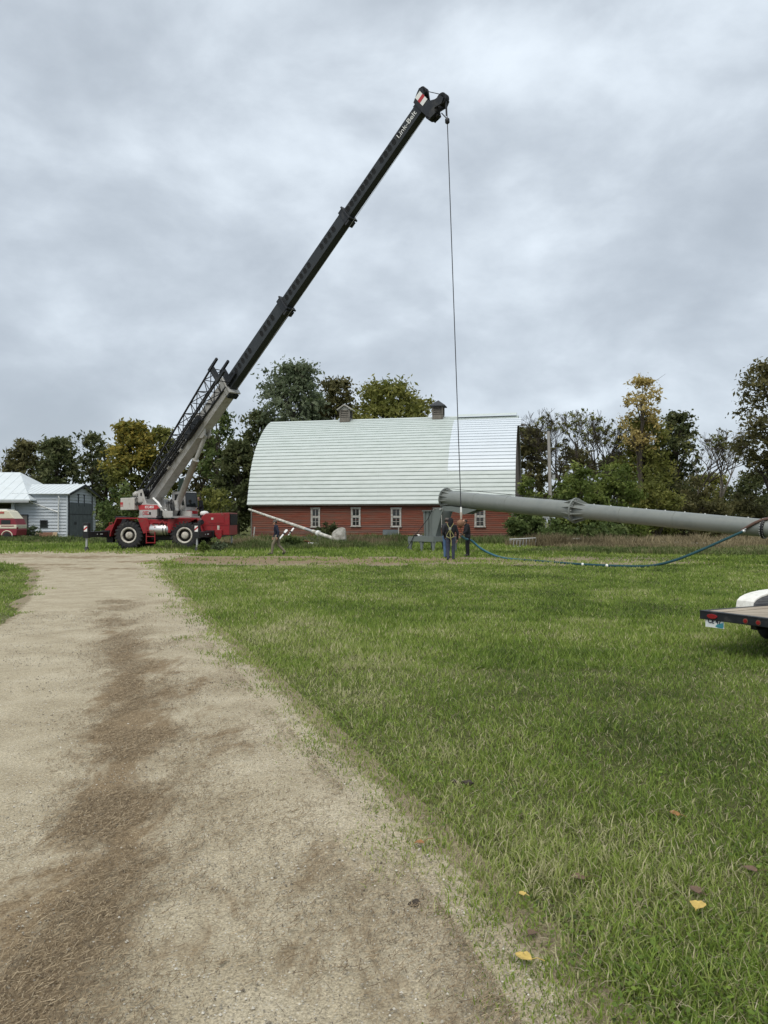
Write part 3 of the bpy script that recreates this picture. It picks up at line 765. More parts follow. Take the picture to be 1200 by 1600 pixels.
# roof: underlying shell, then corrugated panels laid in courses
N_ARC = 44
shell = [arch(i / N_ARC) for i in range(N_ARC + 1)]
full = shell + [(2 * BW - y, z) for y, z in shell[-2::-1]]
mb = MB(BX)
inner = [(y + (0.05 if y < BW else -0.05), z - 0.07) for y, z in full]
vsn = []
for x in (0.04, BL - 0.04):
    vsn += [(x, y, z) for y, z in inner]
nn = len(inner)
mb.add(vsn, [(i, i + 1, nn + i + 1, nn + i) for i in range(nn - 1)], True)
roof = mb.build('roof', 'old_wood', barn)
COURSES = 14; RIBS = 2
bx_cols = [0.0, barn_px(597, 2.0), barn_px(704, 2.5), BL]
def panel(x0, x1, t0, t1, far, m, lift=0.0):
    mb = MB(BX); pts = []
    n = RIBS * 6
    for i in range(n + 1):
        t = t0 + (t1 - t0) * (i / n - (0.12 / RIBS * 0.95 if i % 6 == 1 else 0))
        y, z = arch(min(t, 1.0)); y2, z2 = arch(min(t + 0.004, 1.0)); y1, z1 = arch(max(t - 0.004, 0.0))
        ty, tz = y2 - y1, z2 - z1; L = math.hypot(ty, tz); ny, nz = -tz / L, ty / L
        ph = (i % 6)
        h = [0.0, 0.055, 0.045, 0.034, 0.022, 0.01][ph] + lift
        pts.append((y + ny * h, z + nz * h))
    if far: pts = [(2 * BW - y, z) for y, z in pts]
    vs = [(x0, y, z) for y, z in pts] + [(x1, y, z) for y, z in pts]
    k = len(pts)
    mb.add(vs, [(i, k + i, k + i + 1, i + 1) for i in range(k - 1)])
    return mb.build('roof_panel', m, roof)
for c in range(COURSES):
    t0, t1 = c / COURSES, (c + 1) / COURSES
    for k_ in range(3):
        x0, x1 = bx_cols[k_], bx_cols[k_ + 1]
        if k_ == 2 and c < 6: x0 -= 0.0
        m = 'roof'
        if k_ == 2 and 4 <= c <= 12: m = 'roof_new'
        if k_ == 1 and 3 <= c <= 4: pass
        over = 0.30 if (k_ == 2 and c in (11, 12)) else 0.0
        panel(x0 + (0.003 if k_ else 0), x1 + over, t0, t1, False, m, lift=0.004 if m == 'roof_new' else 0.0)
    panel(0.0, BL * 0.5, t0, t1, True, 'roof'); panel(BL * 0.5 + 0.003, BL, t0, t1, True, 'roof')
mb = MB(BX); mb.prism([(BW - 0.22, BRZ - 0.05), (BW, BRZ + 0.09), (BW + 0.22, BRZ - 0.05)], 'x', 0.1, barn_px(715, BW))
mb.build('ridge_cap', 'roof', roof)
mb = MB(BX); mb.prism([(BW - 0.55, BRZ - 0.02), (BW - 0.1, BRZ + 0.24), (BW + 0.2, BRZ + 0.22), (BW + 0.2, BRZ + 0.1)], 'x', barn_px(716, BW), BL - 0.15)
mb.build('lifted_ridge_sheet', 'roof', roof)
mb = MB(BX); mb.box(0.1, BL - 0.1, 0.03, 0.13, BEZ - 0.10, BEZ - 0.03); mb.build('eave_board', 'old_wood', barn)
mb = MB(BX); mb.box(0.1, BL - 0.1, 0.10, 0.46, BEZ - 0.03, BEZ + 0.005); mb.build('soffit', 'old_wood', barn)
# gable boards, cut to the arch
for end in (0, 1):
    nb = 22; step = (2 * BW - 0.9) / nb
    for i in range(nb):
        y0 = 0.45 + i * step; y1 = y0 + step - 0.012
        def zt(y):
            yy = y if y <= BW else 2 * BW - y
            best = BEZ
            for a_, b_ in zip(shell[:-1], shell[1:]):
                if a_[0] <= yy <= b_[0] + 1e-6:
                    best = a_[1] + (b_[1] - a_[1]) * (yy - a_[0]) / max(1e-6, b_[0] - a_[0])
            return best - 0.09
        xa = 0.25 if end == 0 else BL - 0.30
        dx = random.uniform(0, 0.012)
        mb = MB(BX)
        mb.hexa([(xa, y0, 0.3), (xa + 0.05 + dx, y0, 0.3), (xa + 0.05 + dx, y1, 0.3), (xa, y1, 0.3),
                 (xa, y0, zt(y0)), (xa + 0.05 + dx, y0, zt(y0)), (xa + 0.05 + dx, y1, zt(y1)), (xa, y1, zt(y1))])
        mb.build('gable_board', 'grey_board' if i not in (0, 1) else 'barn_red', barn)
# windows: frame, meeting rail, panes and glazing bars
def barn_window(px, ztop, zbot):
    xc = barn_px(px, 0.4); w = 0.44 + random.uniform(-.03, .03)
    ztop += random.uniform(-.04, .04); zbot += random.uniform(-.04, .05)
    mb = MB(BX); f0, f1 = 0.335, 0.45
    mb.box(xc - w, xc - w + 0.11, f0, f1, zbot, ztop); mb.box(xc + w - 0.11, xc + w, f0, f1, zbot, ztop)
    mb.box(xc - w - 0.04, xc + w + 0.04, f0 - 0.02, f1, ztop, ztop + 0.13); mb.box(xc - w - 0.05, xc + w + 0.05, f0 - 0.05, f1, zbot - 0.08, zbot)
    fr = mb.build('window', 'peeling_white', barn)
    mid = zbot + (ztop - zbot) * 0.54
    mb = MB(BX); mb.box(xc - w + 0.11, xc + w - 0.11, 0.36, 0.45, mid - 0.05, mid + 0.05)
    for a_, b_ in ((zbot, mid - 0.05), (mid + 0.05, ztop)):
        mb.box(xc - w + 0.11, xc - w + 0.16, 0.375, 0.45, a_, b_); mb.box(xc + w - 0.16, xc + w - 0.11, 0.375, 0.45, a_, b_)
        mb.box(xc - w + 0.16, xc + w - 0.16, 0.376, 0.45, a_, a_ + 0.05); mb.box(xc - w + 0.16, xc + w - 0.16, 0.376, 0.45, b_ - 0.05, b_)
        mb.box(xc - 0.018, xc + 0.018, 0.38, 0.45, a_ + 0.05, b_ - 0.05)
    zz = (zbot + mid) / 2
    mb.box(xc - w + 0.16, xc + w - 0.16, 0.381, 0.45, zz - 0.016, zz + 0.016)
    mb.build('sash', 'peeling_white', fr)
    for a_, b_ in ((zbot + 0.05, mid - 0.10), (mid + 0.10, ztop - 0.05)):
        for q in (-1, 1):
            x0, x1 = sorted((xc + q * 0.02, xc + q * (w - 0.16)))
            mb = MB(BX); mb.box(x0, x1, 0.396, 0.452, a_, b_); mb.build('pane', 'glass', fr)
for px in (493, 556, 619, 684, 750): barn_window(px, 2.78, 1.22)
# cupolas on the ridge
def cupola(px, label, m_wall, h):
    xc = barn_px(px, BW); mb = MB(BX); a = 0.50
    zb = BRZ - 0.18
    mb.box(xc - a, xc + a, BW - a, BW + a, zb, zb + 0.42)
    cu = mb.build('cupola', m_wall, barn, bevel=0.0)
    mb = MB(BX); q = a - 0.05
    mb.box(xc - q + 0.06, xc + q - 0.06, BW - q + 0.06, BW + q - 0.06, zb + 0.42, zb + h); mb.build('louvre_core', 'trim_dark', cu)
    mb = MB(BX)
    for sx in (-1, 1):
        for sy in (-1, 1):
            mb.box(xc + sx * q - 0.07, xc + sx * q + 0.07, BW + sy * q - 0.07, BW + sy * q + 0.07, zb + 0.42, zb + h)
    mb.build('corner_post', m_wall, cu)
    for i in range(4):
        z = zb + 0.48 + i * (h - 0.5) / 4
        mb = MB(BX); mb.hexa([(xc - q + .06, BW - q - .02, z), (xc + q - .06, BW - q - .02, z), (xc + q - .06, BW - q + .05, z + .1), (xc - q + .06, BW - q + .05, z + .1),
                             (xc - q + .06, BW - q - .02, z + .05), (xc + q - .06, BW - q - .02, z + .05), (xc + q - .06, BW - q + .05, z + .15), (xc - q + .06, BW - q + .05, z + .15)])
        mb.build('louvre_slat', m_wall, cu)
    mb = MB(BX); e = a + 0.22; zt = zb + h
    if label == 'gabled':
        mb.prism([(xc - e, zt), (xc, zt + 0.48), (xc + e, zt), (xc + e, zt - 0.08), (xc, zt + 0.38), (xc - e, zt - 0.08)], 'y', BW - e, BW + e)
        mb.prism([(xc - q, zt - 0.05), (xc, zt + 0.37), (xc + q, zt - 0.05)], 'y', BW - q, BW + q)
        mb.build('cupola_roof', 'peeling_white', cu)
    else:
        top = [(xc, BW, zt + 0.5)]
        mb.add([(xc - e, BW - e, zt), (xc + e, BW - e, zt), (xc + e, BW + e, zt), (xc - e, BW + e, zt), (xc - e, BW - e, zt - 0.1), (xc + e, BW - e, zt - 0.1), (xc + e, BW + e, zt - 0.1), (xc - e, BW + e, zt - 0.1), (xc, BW, zt + 0.55)],
               [(0, 1, 8), (1, 2, 8), (2, 3, 8), (3, 0, 8), (0, 4, 5, 1), (1, 5, 6, 2), (2, 6, 7, 3), (3, 7, 4, 0), (4, 7, 6, 5)])
        mb.build('cupola_roof', 'trim_dark', cu)
cupola(540.5, 'gabled', 'old_wood', 1.20)
cupola(685, 'hipped', 'old_wood', 1.28)
# small pulley beam at the peak
mb = MB(BX); mb.box(BL - 0.3, BL + 0.55, BW - 0.45, BW - 0.3, BRZ - 1.05, BRZ - 0.85); mb.build('hay_beam', 'old_wood', barn)

# ------------------------------------------------------------------ pale shed and hip-roofed shed on the left
sx0, sx1, sd0, sd1 = (20 - 600) / 1200 * 75, (105 - 600) / 1200 * 75, 75.0, 82.4
SE, SRZ = 4.42, 5.42
shed = thing('pale_shed', 'pale sided shed with white gabled roof and tall slate grey door', 'shed', (sx1, sd0, 0))
mb = MB(); mb.box(sx0, sx1 - 0.06, sd0 + 0.06, sd1, 0, SE - 0.02)
mb.prism([(sd0 + 0.06, SE - 0.02), ((sd0 + sd1) / 2, SRZ - 0.12), (sd1, SE - 0.02)], 'x', sx0, sx1 - 0.06)
mb.build('wall_core', 'trim_dark', shed)
nrow = 14; sh = (SE - 0.1) / nrow
for i in range(nrow):
    z0 = 0.1 + i * sh; mb = MB()
    mb.hexa([(sx0, sd0 - .045, z0), (sx1, sd0 - .045, z0), (sx1, sd0 + .058, z0), (sx0, sd0 + .058, z0),
             (sx0, sd0 + .032, z0 + sh - .004), (sx1, sd0 + .032, z0 + sh - .004), (sx1, sd0 + .058, z0 + sh - .004), (sx0, sd0 + .058, z0 + sh - .004)])
    mb.build('siding_board', 'siding', shed)
nrow2 = 21
for i in range(nrow2):
    z0 = 0.1 + i * sh
    z1 = z0 + sh - 0.004
    if z1 > SE:
        k_ = min(1.0, (z1 - SE) / (SRZ - SE)); y0, y1 = sd0 + 3.7 * k_, sd1 - 3.7 * k_
    else: y0, y1 = sd0 + 0.06, sd1
    if y1 - y0 < 0.3: break
    mb = MB(); mb.hexa([(sx1 - .058, y0, z0), (sx1 + .03, y0, z0), (sx1 + .03, y1, z0), (sx1 - .058, y1, z0),
                        (sx1 - .058, y0, z1), (sx1 - .03, y0, z1), (sx1 - .03, y1, z1), (sx1 - .058, y1, z1)])
    mb.build('siding_board', 'siding', shed)
mb = MB(); e = 0.35; ym = (sd0 + sd1) / 2
for s in (-1, 1):
    ye = sd0 - e if s < 0 else sd1 + e
    drop = e * (SRZ - SE) / 3.7
    mb.hexa([(sx0 - 0.2, ye, SE - drop), (sx1 + e, ye, SE - drop), (sx1 + e, ym, SRZ), (sx0 - 0.2, ym, SRZ),
             (sx0 - 0.2, ye, SE - drop + .06), (sx1 + e, ye, SE - drop + .06), (sx1 + e, ym, SRZ + .06), (sx0 - 0.2, ym, SRZ + .06)])
srf = mb.build('roof', 'roof_white', shed)
for i in range(13):
    x = sx0 + 0.1 + i * (sx1 - sx0 + 0.2) / 12.0
    mb = MB(); ye = sd0 - e; drop = e * (SRZ - SE) / 3.7
    mb.hexa([(x, ye, SE - drop + .06), (x + .04, ye, SE - drop + .06), (x + .04, ym, SRZ + .06), (x, ym, SRZ + .06),
             (x, ye, SE - drop + .085), (x + .04, ye, SE - drop + .085), (x + .04, ym, SRZ + .085), (x, ym, SRZ + .085)])
    mb.build('roof_seam', 'roof_white', srf)
mb = MB()
for s in (-1, 1):
    ye = sd0 - e if s < 0 else sd1 + e; drop = e * (SRZ - SE) / 3.7
    mb.hexa([(sx1 + e + .003, ye, SE - drop - .17), (sx1 + e + .04, ye, SE - drop - .17), (sx1 + e + .04, ym, SRZ - .17), (sx1 + e + .003, ym, SRZ - .17),
             (sx1 + e + .003, ye, SE - drop + .05), (sx1 + e + .04, ye, SE - drop + .05), (sx1 + e + .04, ym, SRZ + .05), (sx1 + e + .003, ym, SRZ + .05)])
mb.build('barge_board', 'trim_dark', shed)
# tall two-leaf door on the gable with hanging straps
dy0, dy1 = sd0 + 0.35, sd0 + 6.2
door = MB().box(sx1 + 0.02, sx1 + 0.08, dy0, dy1, 0.12, 2.35).build('door', 'slate_door', shed)
MB().box(sx1 + 0.02, sx1 + 0.07, dy0, dy1, 2.42, 3.55).build('upper_door', 'slate_door', shed)
MB().box(sx1 + 0.02, sx1 + 0.095, dy0, dy1, 2.352, 2.418).build('door_rail', 'trim_dark', door)
for y in (dy0 - 0.12, dy1 + 0.02): MB().box(sx1 + 0.02, sx1 + 0.10, y, y + 0.10, 0.1, 4.2 if y < sd0 + 4 else 4.3).build('door_jamb', 'trim_dark', shed)
for y in (sd0 + 2.6, sd0 + 4.1):
    m_ = MB(); m_.box(sx1 + 0.02, sx1 + 0.085, y, y + 0.09, 3.2, 4.42); m_.box(sx1 + 0.02, sx1 + 0.086, y - 0.14, y + 0.23, 4.35, 4.43); m_.build('hanging_strap', 'trim_dark', shed)
MB().box(sx1 + 0.08, sx1 + 0.10, dy0 + 1.2, dy0 + 1.75, 1.35, 1.62).build('hatch', 'trim_dark', door)
# window and entry door on the long wall
def X75(px): return (px - 600) / 1200 * 75
wx0, wx1 = X75(63), X75(75)
m_ = MB(); z0, z1 = 1.05, 1.80
m_.box(wx0, wx1, sd0 - .09, sd0 + .03, z1 - 0.07, z1); m_.box(wx0, wx1, sd0 - .09, sd0 + .03, z0, z0 + 0.07)
m_.box(wx0, wx0 + .07, sd0 - .09, sd0 + .03, z0 + .07, z1 - .07); m_.box(wx1 - .07, wx1, sd0 - .09, sd0 + .03, z0 + .07, z1 - .07)
win = m_.build('window', 'trim_dark', shed)
MB().box(wx0 + .07, wx1 - .07, sd0 - .06, sd0 + .02, z0 + .07, z1 - .07).build('pane', 'glass', win)
dx0, dx1 = X75(30.5), X75(44.5)
m_ = MB(); m_.box(dx0, dx0 + .1, sd0 - .10, sd0 + .03, 0.05, 2.25); m_.box(dx1 - .1, dx1, sd0 - .10, sd0 + .03, 0.05, 2.25); m_.box(dx0, dx1, sd0 - .10, sd0 + .03, 2.25, 2.36)
fr = m_.build('door_frame', 'trim_dark', shed)
ed = MB().box(dx0 + .1, dx1 - .1, sd0 - .065, sd0 + .02, 0.06, 2.25).build('door', 'brown_door', shed)
MB().box(dx1 - .22, dx1 - .16, sd0 - .115, sd0 - .065, 1.05, 1.12).build('handle', 'galv', ed)
# gutter pipes
MB().path([P(91, 775, 74.55), P(93, 779, 74.6), P(91.5, 786, 74.8), P(91, 830, 74.8)], 0.06, 8).build('downspout', 'white', shed)
MB().path([P(46, 781, 73.4), P(49, 785, 74.6), P(90, 800, 74.8)], 0.06, 8).build('diagonal_gutter_pipe', 'white', shed)
MB().box(sx1 - 0.05, sx1 + 0.06, sd0 - 0.07, sd0 + 0.05, 0.05, SE - 0.05).build('corner_board', 'siding', shed)

# hip-roofed open shed
hx1, hx0 = (46 - 600) / 1200 * 73.5, -62.0
hd0, hd1, hez, hrz = 73.5, 85.5, 3.78, 6.75
rx = (31 - 600) / 1200 * 79.5
hall = thing('open_shed', 'white metal hip-roofed open shed behind the camper van', 'shed', (hx1, hd0, 0))
mb = MB(); ym = 79.5
mb.add([(hx0, hd0, hez), (hx1, hd0, hez), (hx1, hd1, hez), (hx0, hd1, hez), (hx0, ym, hrz), (rx, ym, hrz)],
       [(0, 1, 5, 4), (1, 2, 5), (2, 3, 4, 5), (0, 4, 3)])
mb.add([(hx0, hd0, hez - .12), (hx1, hd0, hez - .12), (hx1, hd1, hez - .12), (hx0, hd1, hez - .12), (hx0, ym, hrz - .12), (rx, ym, hrz - .12)],
       [(0, 4, 5, 1), (1, 5, 2), (2, 5, 4, 3), (0, 3, 4)])
mb.add([(hx0, hd0, hez), (hx1, hd0, hez), (hx1, hd1, hez), (hx0, hd0, hez - .12), (hx1, hd0, hez - .12), (hx1, hd1, hez - .12)], [(0, 3, 4, 1), (1, 4, 5, 2)])
hrf = mb.build('roof', 'roof_white', hall)
for i in range(26):
    x = hx1 - 0.6 - i * 0.95
    k_ = min(1.0, (hx1 - x) / max(0.01, (hx1 - rx)))
    yb, zb = hd0 + (ym - hd0) * k_, hez + (hrz - hez) * k_
    mb = MB(); mb.hexa([(x, hd0, hez), (x + .05, hd0, hez), (x + .05, yb, zb), (x, yb, zb), (x, hd0, hez + .03), (x + .05, hd0, hez + .03), (x + .05, yb, zb + .03), (x, yb, zb + .03)])
    mb.build('roof_seam', 'roof_white', hrf)
MB().box(hx0, hx1 - 0.1, hd0 + 0.02, hd0 + 0.08, hez - 0.30, hez - 0.121).build('fascia', 'galv', hall)
mb = MB(); mb.box(hx0, sx0 - 0.2, hd1 - 0.6, hd1 - 0.4, 0, hez - 0.13); mb.box(hx0, hx0 + 0.2, hd0 + 1, hd1 - 0.6, 0, hez - 0.13)
mb.build('back_wall', 'old_wood', hall)
for px in (21.0, -45, -115):
    x = (px - 600) / 1200 * 74.6
    MB().box(x - 0.14, x + 0.14, 74.4, 74.68, 0, hez + 0.1).build('post', 'siding' if px > 0 else 'old_wood', hall)
# boards leaning at the foot of the shed wall
brd = thing('leaning_board', 'tan and brown boards leaning against the foot of the pale shed', 'board', (X75(72), 74.5, 0))
x0, x1 = X75(58), X75(91)
for i, (a_, b_, m_) in enumerate(((58, 64, 'board_tan'), (64, 84, 'rust'), (83, 91, 'board_tan'))):
    MB().hexa([(X75(a_), 74.3 + .03 * i, 0.0), (X75(b_), 74.3 + .03 * i, 0), (X75(b_), 74.34 + .03 * i, 0), (X75(a_), 74.34 + .03 * i, 0),
               (X75(a_), 74.8 + .03 * i, .62), (X75(b_), 74.8 + .03 * i, .62), (X75(b_), 74.84 + .03 * i, .62), (X75(a_), 74.84 + .03 * i, .62)]).build('board', m_, brd)

# ------------------------------------------------------------------ camper van at the left edge
vd = 68.0
def vx(px): return (px - 600) / 1200 * vd
van_x1 = vx(26.2)
van = thing('camper_van', 'cream and maroon raised-roof camper van cut by the left edge', 'van', (van_x1 - 2.6, vd + 0.95, 0))
def zp(py): return CAMH + (815 - py) / 1200 * vd
L_ = 5.3
def side_poly(p): return [(van_x1 + a_, z) for a_, z in p]
mb = MB(); mb.prism(side_poly([(-0.05, .42), (0.02, .9), (-0.02, zp(826)), (-L_ + .05, zp(826)), (-L_, .9), (-L_ + .02, .42)]), 'y', vd, vd + 1.95)
vb = mb.build('lower_body', 'van_maroon', van, bevel=0.04)
mb = MB(); mb.prism(side_poly([(-0.02, zp(826) + .002), (0.0, zp(820)), (-L_, zp(820)), (-L_ + .02, zp(826) + .002)]), 'y', vd - 0.015, vd + 1.965)
band = mb.build('waist_band', 'van_cream', van, bevel=0.03)
mb = MB(); mb.prism(side_poly([(-.03, zp(820) + .002), (-.24, zp(810.5)), (-L_ + 1.0, zp(810.5)), (-L_ + .2, zp(820) + .002)]), 'y', vd + 0.04, vd + 1.91)
vu = mb.build('upper_body', 'van_maroon', van, bevel=0.03)
mb = MB(); mb.prism(side_poly([(-.24, zp(810.5) + .002), (-.36, zp(808)), (-.78, zp(798.5)), (-1.0, zp(797.2)), (-L_ + 2.2, zp(797.2)), (-L_ + 1.2, zp(803)), (-L_ + .8, zp(810.5) + .002)]), 'y', vd + 0.10, vd + 1.85)
vr = mb.build('raised_roof', 'van_cream', van, bevel=0.06)
for a_, b_, q0, q1 in ((1.5, 16, 812.5, 819),):
    MB().box(vx(a_), vx(b_), vd + .015, vd + .06, zp(q1), zp(q0)).build('window', 'glass', vu)
    MB().box(vx(-22), vx(-3), vd + .015, vd + .06, zp(q1), zp(q0)).build('window', 'glass', vu)
MB().box(vx(-10), vx(5.5), vd + .075, vd + .12, zp(802.5), zp(799.5)).build('roof_window', 'red_white', vr)
MB().box(vx(2), vx(22), vd - .03, vd + .01, zp(822.6), zp(821.2)).build('stripe', 'van_maroon', band)
m_ = MB(); m_.box(vx(-20), vx(10), vd + .2, vd + .26, zp(797.2), zp(795.2)); m_.box(vx(-20), vx(10), vd + 1.5, vd + 1.56, zp(797.2), zp(795.2)); m_.box(vx(8.5), vx(10), vd + .26, vd + 1.5, zp(796.5), zp(795.2)); m_.build('roof_rack', 'white', van)
MB().box(van_x1 - 0.12, van_x1 + 0.025, vd + .02, vd + .22, zp(826), zp(823.5)).build('tail_light', 'lens_red', van)
for px in (11, -56):
    for s, yy in ((-1, vd + 0.0), (1, vd + 1.75)):
        w_ = MB(); c = Vector((vx(px), yy - 0.02, 0.37))
        w_.lathe(c, (0, 1, 0), [(.20, .0), (.34, .0), (.37, .05), (.37, .17), (.34, .22), (.2, .22)], 24)
        wh = w_.build('wheel', 'tyre', van)
        MB().lathe(c, (0, 1, 0), [(0.02, .03), (.12, .02), (.20, .0), (.21, .1)], 20).build('rim', 'rim', wh)
    a_ = MB(); a_.path([Vector((vx(px) + math.cos(t) * .48, vd - .012, .37 + math.sin(t) * .46)) for t in np.linspace(0.15, math.pi - 0.15, 12)], 0.045, 6); a_.build('wheel_arch', 'van_cream', van)
# ------------------------------------------------------------------ rough-terrain crane
CT = R(3.0)
cA, cLat = Vector((math.cos(CT), -math.sin(CT), 0)), Vector((math.sin(CT), math.cos(CT), 0))
c_org = Vector((-13.171, 46.17, 0))
CX = frame_matrix(c_org, cA, cLat, (0, 0, 1))           # carrier: x along it (to the right), y away from the viewer
crane = thing('mobile_crane', 'red and grey four-wheel mobile crane with long black boom raised', 'crane', c_org)
def cx(px): return (px - 201) * 0.0373 - 1.655          # photograph column -> carrier x on its near side
def czn(py): return CAMH + (815 - py) / 1200 * 44.8

# wheels: one built, the others copied
def make_wheel(x, y, s):
    c = CX @ Vector((x, y, 0.85)); d = (CX.to_3x3() @ Vector((0, s, 0)))
    w = MB(); w.lathe(c, d, [(.44, -.26), (.52, -.31), (.70, -.315), (.78, -.28), (.80, -.2), (.80, .2), (.78, .28), (.70, .315), (.52, .31), (.44, .26)], 40, closed=True)
    X, Y, D = orth(d)
    for k in range(22):                                   # chevron lugs
        for h in (-1, 1):
            a = 2 * math.pi * (k + (0.5 if h > 0 else 0)) / 22
            pts = []
            for (da, t, r) in ((-.05, .02 * h, .79), (.05, .02 * h, .79), (.13, .31 * h, .755), (.02, .31 * h, .755), (-.05, .02 * h, .855), (.05, .02 * h, .855), (.13, .30 * h, .84), (.02, .30 * h, .84)):
                pts.append(c + D * t + (X * math.cos(a + da) + Y * math.sin(a + da)) * r)
            w.hexa(pts)
            pts = []
            for (da, t, r) in ((.02, .300 * h, .66), (.10, .300 * h, .66), (.13, .300 * h, .835), (.02, .300 * h, .835), (.02, .33 * h, .67), (.10, .33 * h, .67), (.13, .325 * h, .835), (.02, .325 * h, .835)):
                pts.append(c + D * t + (X * math.cos(a + da) + Y * math.sin(a + da)) * r)
            w.hexa(pts)
    wh = w.build('wheel', 'tyre', crane)
    MB().lathe(c, d, [(.355, .22), (.385, .305), (.455, .33), (.475, .30), (.46, .2)], 36, closed=True).build('rim', 'rim', wh)
    MB().lathe(c, d, [(.30, -.05), (.34, .0), (.355, .20), (.37, .25)], 36, caps=False).build('rim_barrel', 'hub', wh)
    MB().lathe(c, d, [(.34, .02), (.32, .08), (.20, .10)], 30).build('wheel_disc', 'hub', wh)
    MB().lathe(c, d, [(.21, .12), (.205, .24), (.17, .28), (.02, .285)], 24).build('hub', 'rim', wh)
for x in (-1.655, 1.655):
    make_wheel(x, -1.15, -1); make_wheel(x, 1.15, 1)

def cmb(): return MB(CX)
# chassis
m_ = cmb(); m_.box(-2.9, 3.4, -0.62, 0.62, 0.85, 1.38); m_.box(-1.0, 1.0, -1.1, 1.1, 1.05, 1.40)
m_.build('chassis_frame', 'crane_red', crane, bevel=0.02)
for x in (-1.655, 1.655):
    m_ = cmb(); m_.tube((x, -0.95, .85), (x, .95, .85), .17, n=14); m_.lathe((x, 0, .85), (0, 1, 0), [(.1, -.32), (.28, -.2), (.33, 0), (.28, .2), (.1, .32)], 16); m_.build('axle', 'black', crane)
m_ = cmb(); m_.box(-0.6, 0.75, -0.7, 0.7, 0.55, 0.85); m_.build('transmission', 'black', crane, bevel=0.04)
# fenders: thick bent plates
def fender(pts, y0, y1, th=0.07):
    n = len(pts); m_ = cmb()
    inner = []
    for i, (x, z) in enumerate(pts):
        a = Vector(pts[max(i - 1, 0)]); b = Vector(pts[min(i + 1, n - 1)]); t = (b - a).normalized()
        inner.append((x + t.y * th, z - t.x * th))
    m_.prism(list(pts) + inner[::-1], 'y', y0, y1)
    return m_
for s in (-1, 1):
    y0, y1 = sorted((s * 1.46, s * 0.6))
    fl = [(-2.80, .80), (-2.74, 1.10), (-2.38, 1.88), (-1.08, 1.88), (-.70, 0.98)]
    fr_ = [(.74, 1.02), (1.06, 1.84), (1.12, 1.88), (2.36, 1.88), (2.60, 1.62), (2.78, 0.95)]
    fender(fl, y0, y1).build('fender', 'crane_red', crane)
    fender(fr_, y0, y1).build('fender', 'crane_red', crane)
    # side skirts of the fenders
    m_ = cmb(); ys = s * 1.46
    m_.prism([(-1.08, 1.86), (-.70, .98), (-.40, 1.02), (-.40, 1.40), (-.52, 1.80), (-0.6, 1.86)], 'y', min(ys, ys - s * .05), max(ys, ys - s * .05))
    m_.prism([(.74, 1.02), (1.08, 1.80), (.70, 1.80), (.60, 1.40), (.60, 1.02)], 'y', min(ys, ys - s * .05), max(ys, ys - s * .05))
    m_.build('fender_skirt', 'crane_red', crane)
for q in (-1.15, .75): cmb().box(-1.0, 1.0, q, q + .4, 1.40, 1.78).build('side_rail', 'crane_red', crane, bevel=0.02)
cmb().box(-0.4, 0.62, -1.40, -1.15, 1.55, 1.66).build('tank_shelf', 'crane_red', crane)
# fuel tank, ladder
m_ = cmb(); m_.lathe((-.42, -1.20, 1.18), (1, 0, 0), [(.30, 0.0), (.335, .04), (.34, 1.00), (.33, 1.06), (.26, 1.12), (.02, 1.14)], 30); tk = m_.build('fuel_tank', 'aluminium', crane)
for x in (.38, .56):
    cmb().lathe((x, -1.20, 1.18), (1, 0, 0), [(.34, 0), (.352, .0), (.352, .045), (.34, .045)], 30, closed=True).build('tank_strap', 'black', tk)
m_ = cmb(); m_.tube((-.62, -1.22, 1.22), (-.25, -1.22, 1.22), .16, n=18); m_.build('air_tank', 'aluminium', crane)
m_ = cmb()
for x in (-.60, -.10): m_.box(x, x + .05, -1.52, -1.47, .38, 1.36)
for z in (.40, .76, 1.10): m_.box(-.55, -.10, -1.53, -1.46, z, z + .05)
m_.build('ladder', 'crane_red', crane)
m_ = cmb(); m_.path([(-.5, -1.44, 1.38), (-.3, -1.44, 1.55), (-.1, -1.44, 1.38)], .025, 6); m_.path([(0.1, -1.44, 1.45), (.35, -1.44, 1.70), (.55, -1.44, 1.45)], .03, 6); m_.build('hose_guard', 'crane_red', crane)
# nose at the left end
m_ = cmb(); m_.prism([(-2.75, 1.48), (-2.95, 1.46), (-3.28, 1.16), (-3.28, .80), (-2.75, .80)], 'y', -1.0, 1.0); m_.build('nose', 'crane_red', crane, bevel=0.02)
m_ = cmb(); m_.path([(-3.0, -.98, 1.40), (-3.0, -.98, 1.58), (-2.8, -.98, 1.58), (-2.8, -.98, 1.45)], .02, 6); m_.build('grab_handle', 'crane_red', crane)
m_ = cmb(); m_.hexa([(-3.0, .1, 1.5), (-2.4, .1, 1.5), (-2.4, 1.3, 1.5), (-3.0, 1.3, 1.5), (-3.15, .1, 1.98), (-2.4, .1, 1.93), (-2.4, 1.3, 1.93), (-3.15, 1.3, 1.98)]); m_.build('tool_bin', 'black', crane)
# engine hood at the right end
m_ = cmb(); m_.prism([(2.62, 1.10), (2.55, 1.92), (2.84, 2.14), (4.22, 2.17), (4.22, .86), (3.0, .86), (2.95, 1.10)], 'y', -1.15, 0.75)
hood = m_.build('engine_hood', 'crane_red', crane, bevel=0.025)
cmb().box(2.98, 3.92, -1.172, -1.15, 1.56, 2.08).build('hood_door', 'crane_red', hood, bevel=0.008)
cmb().box(2.80, 4.215, -1.178, -1.15, 1.46, 1.50).build('hood_seam', 'crane_red', hood)
cmb().box(3.15, 3.28, -1.19, -1.172, 1.76, 1.88).build('hood_latch', 'rim', hood)
cmb().box(4.22, 4.25, -1.05, .65, 1.45, 2.10).build('radiator_grille', 'hole', hood)
for i in range(9): cmb().box(4.25, 4.262, -1.03, .63, 1.49 + i * .066, 1.515 + i * .066).build('grille_bar', 'black', hood)
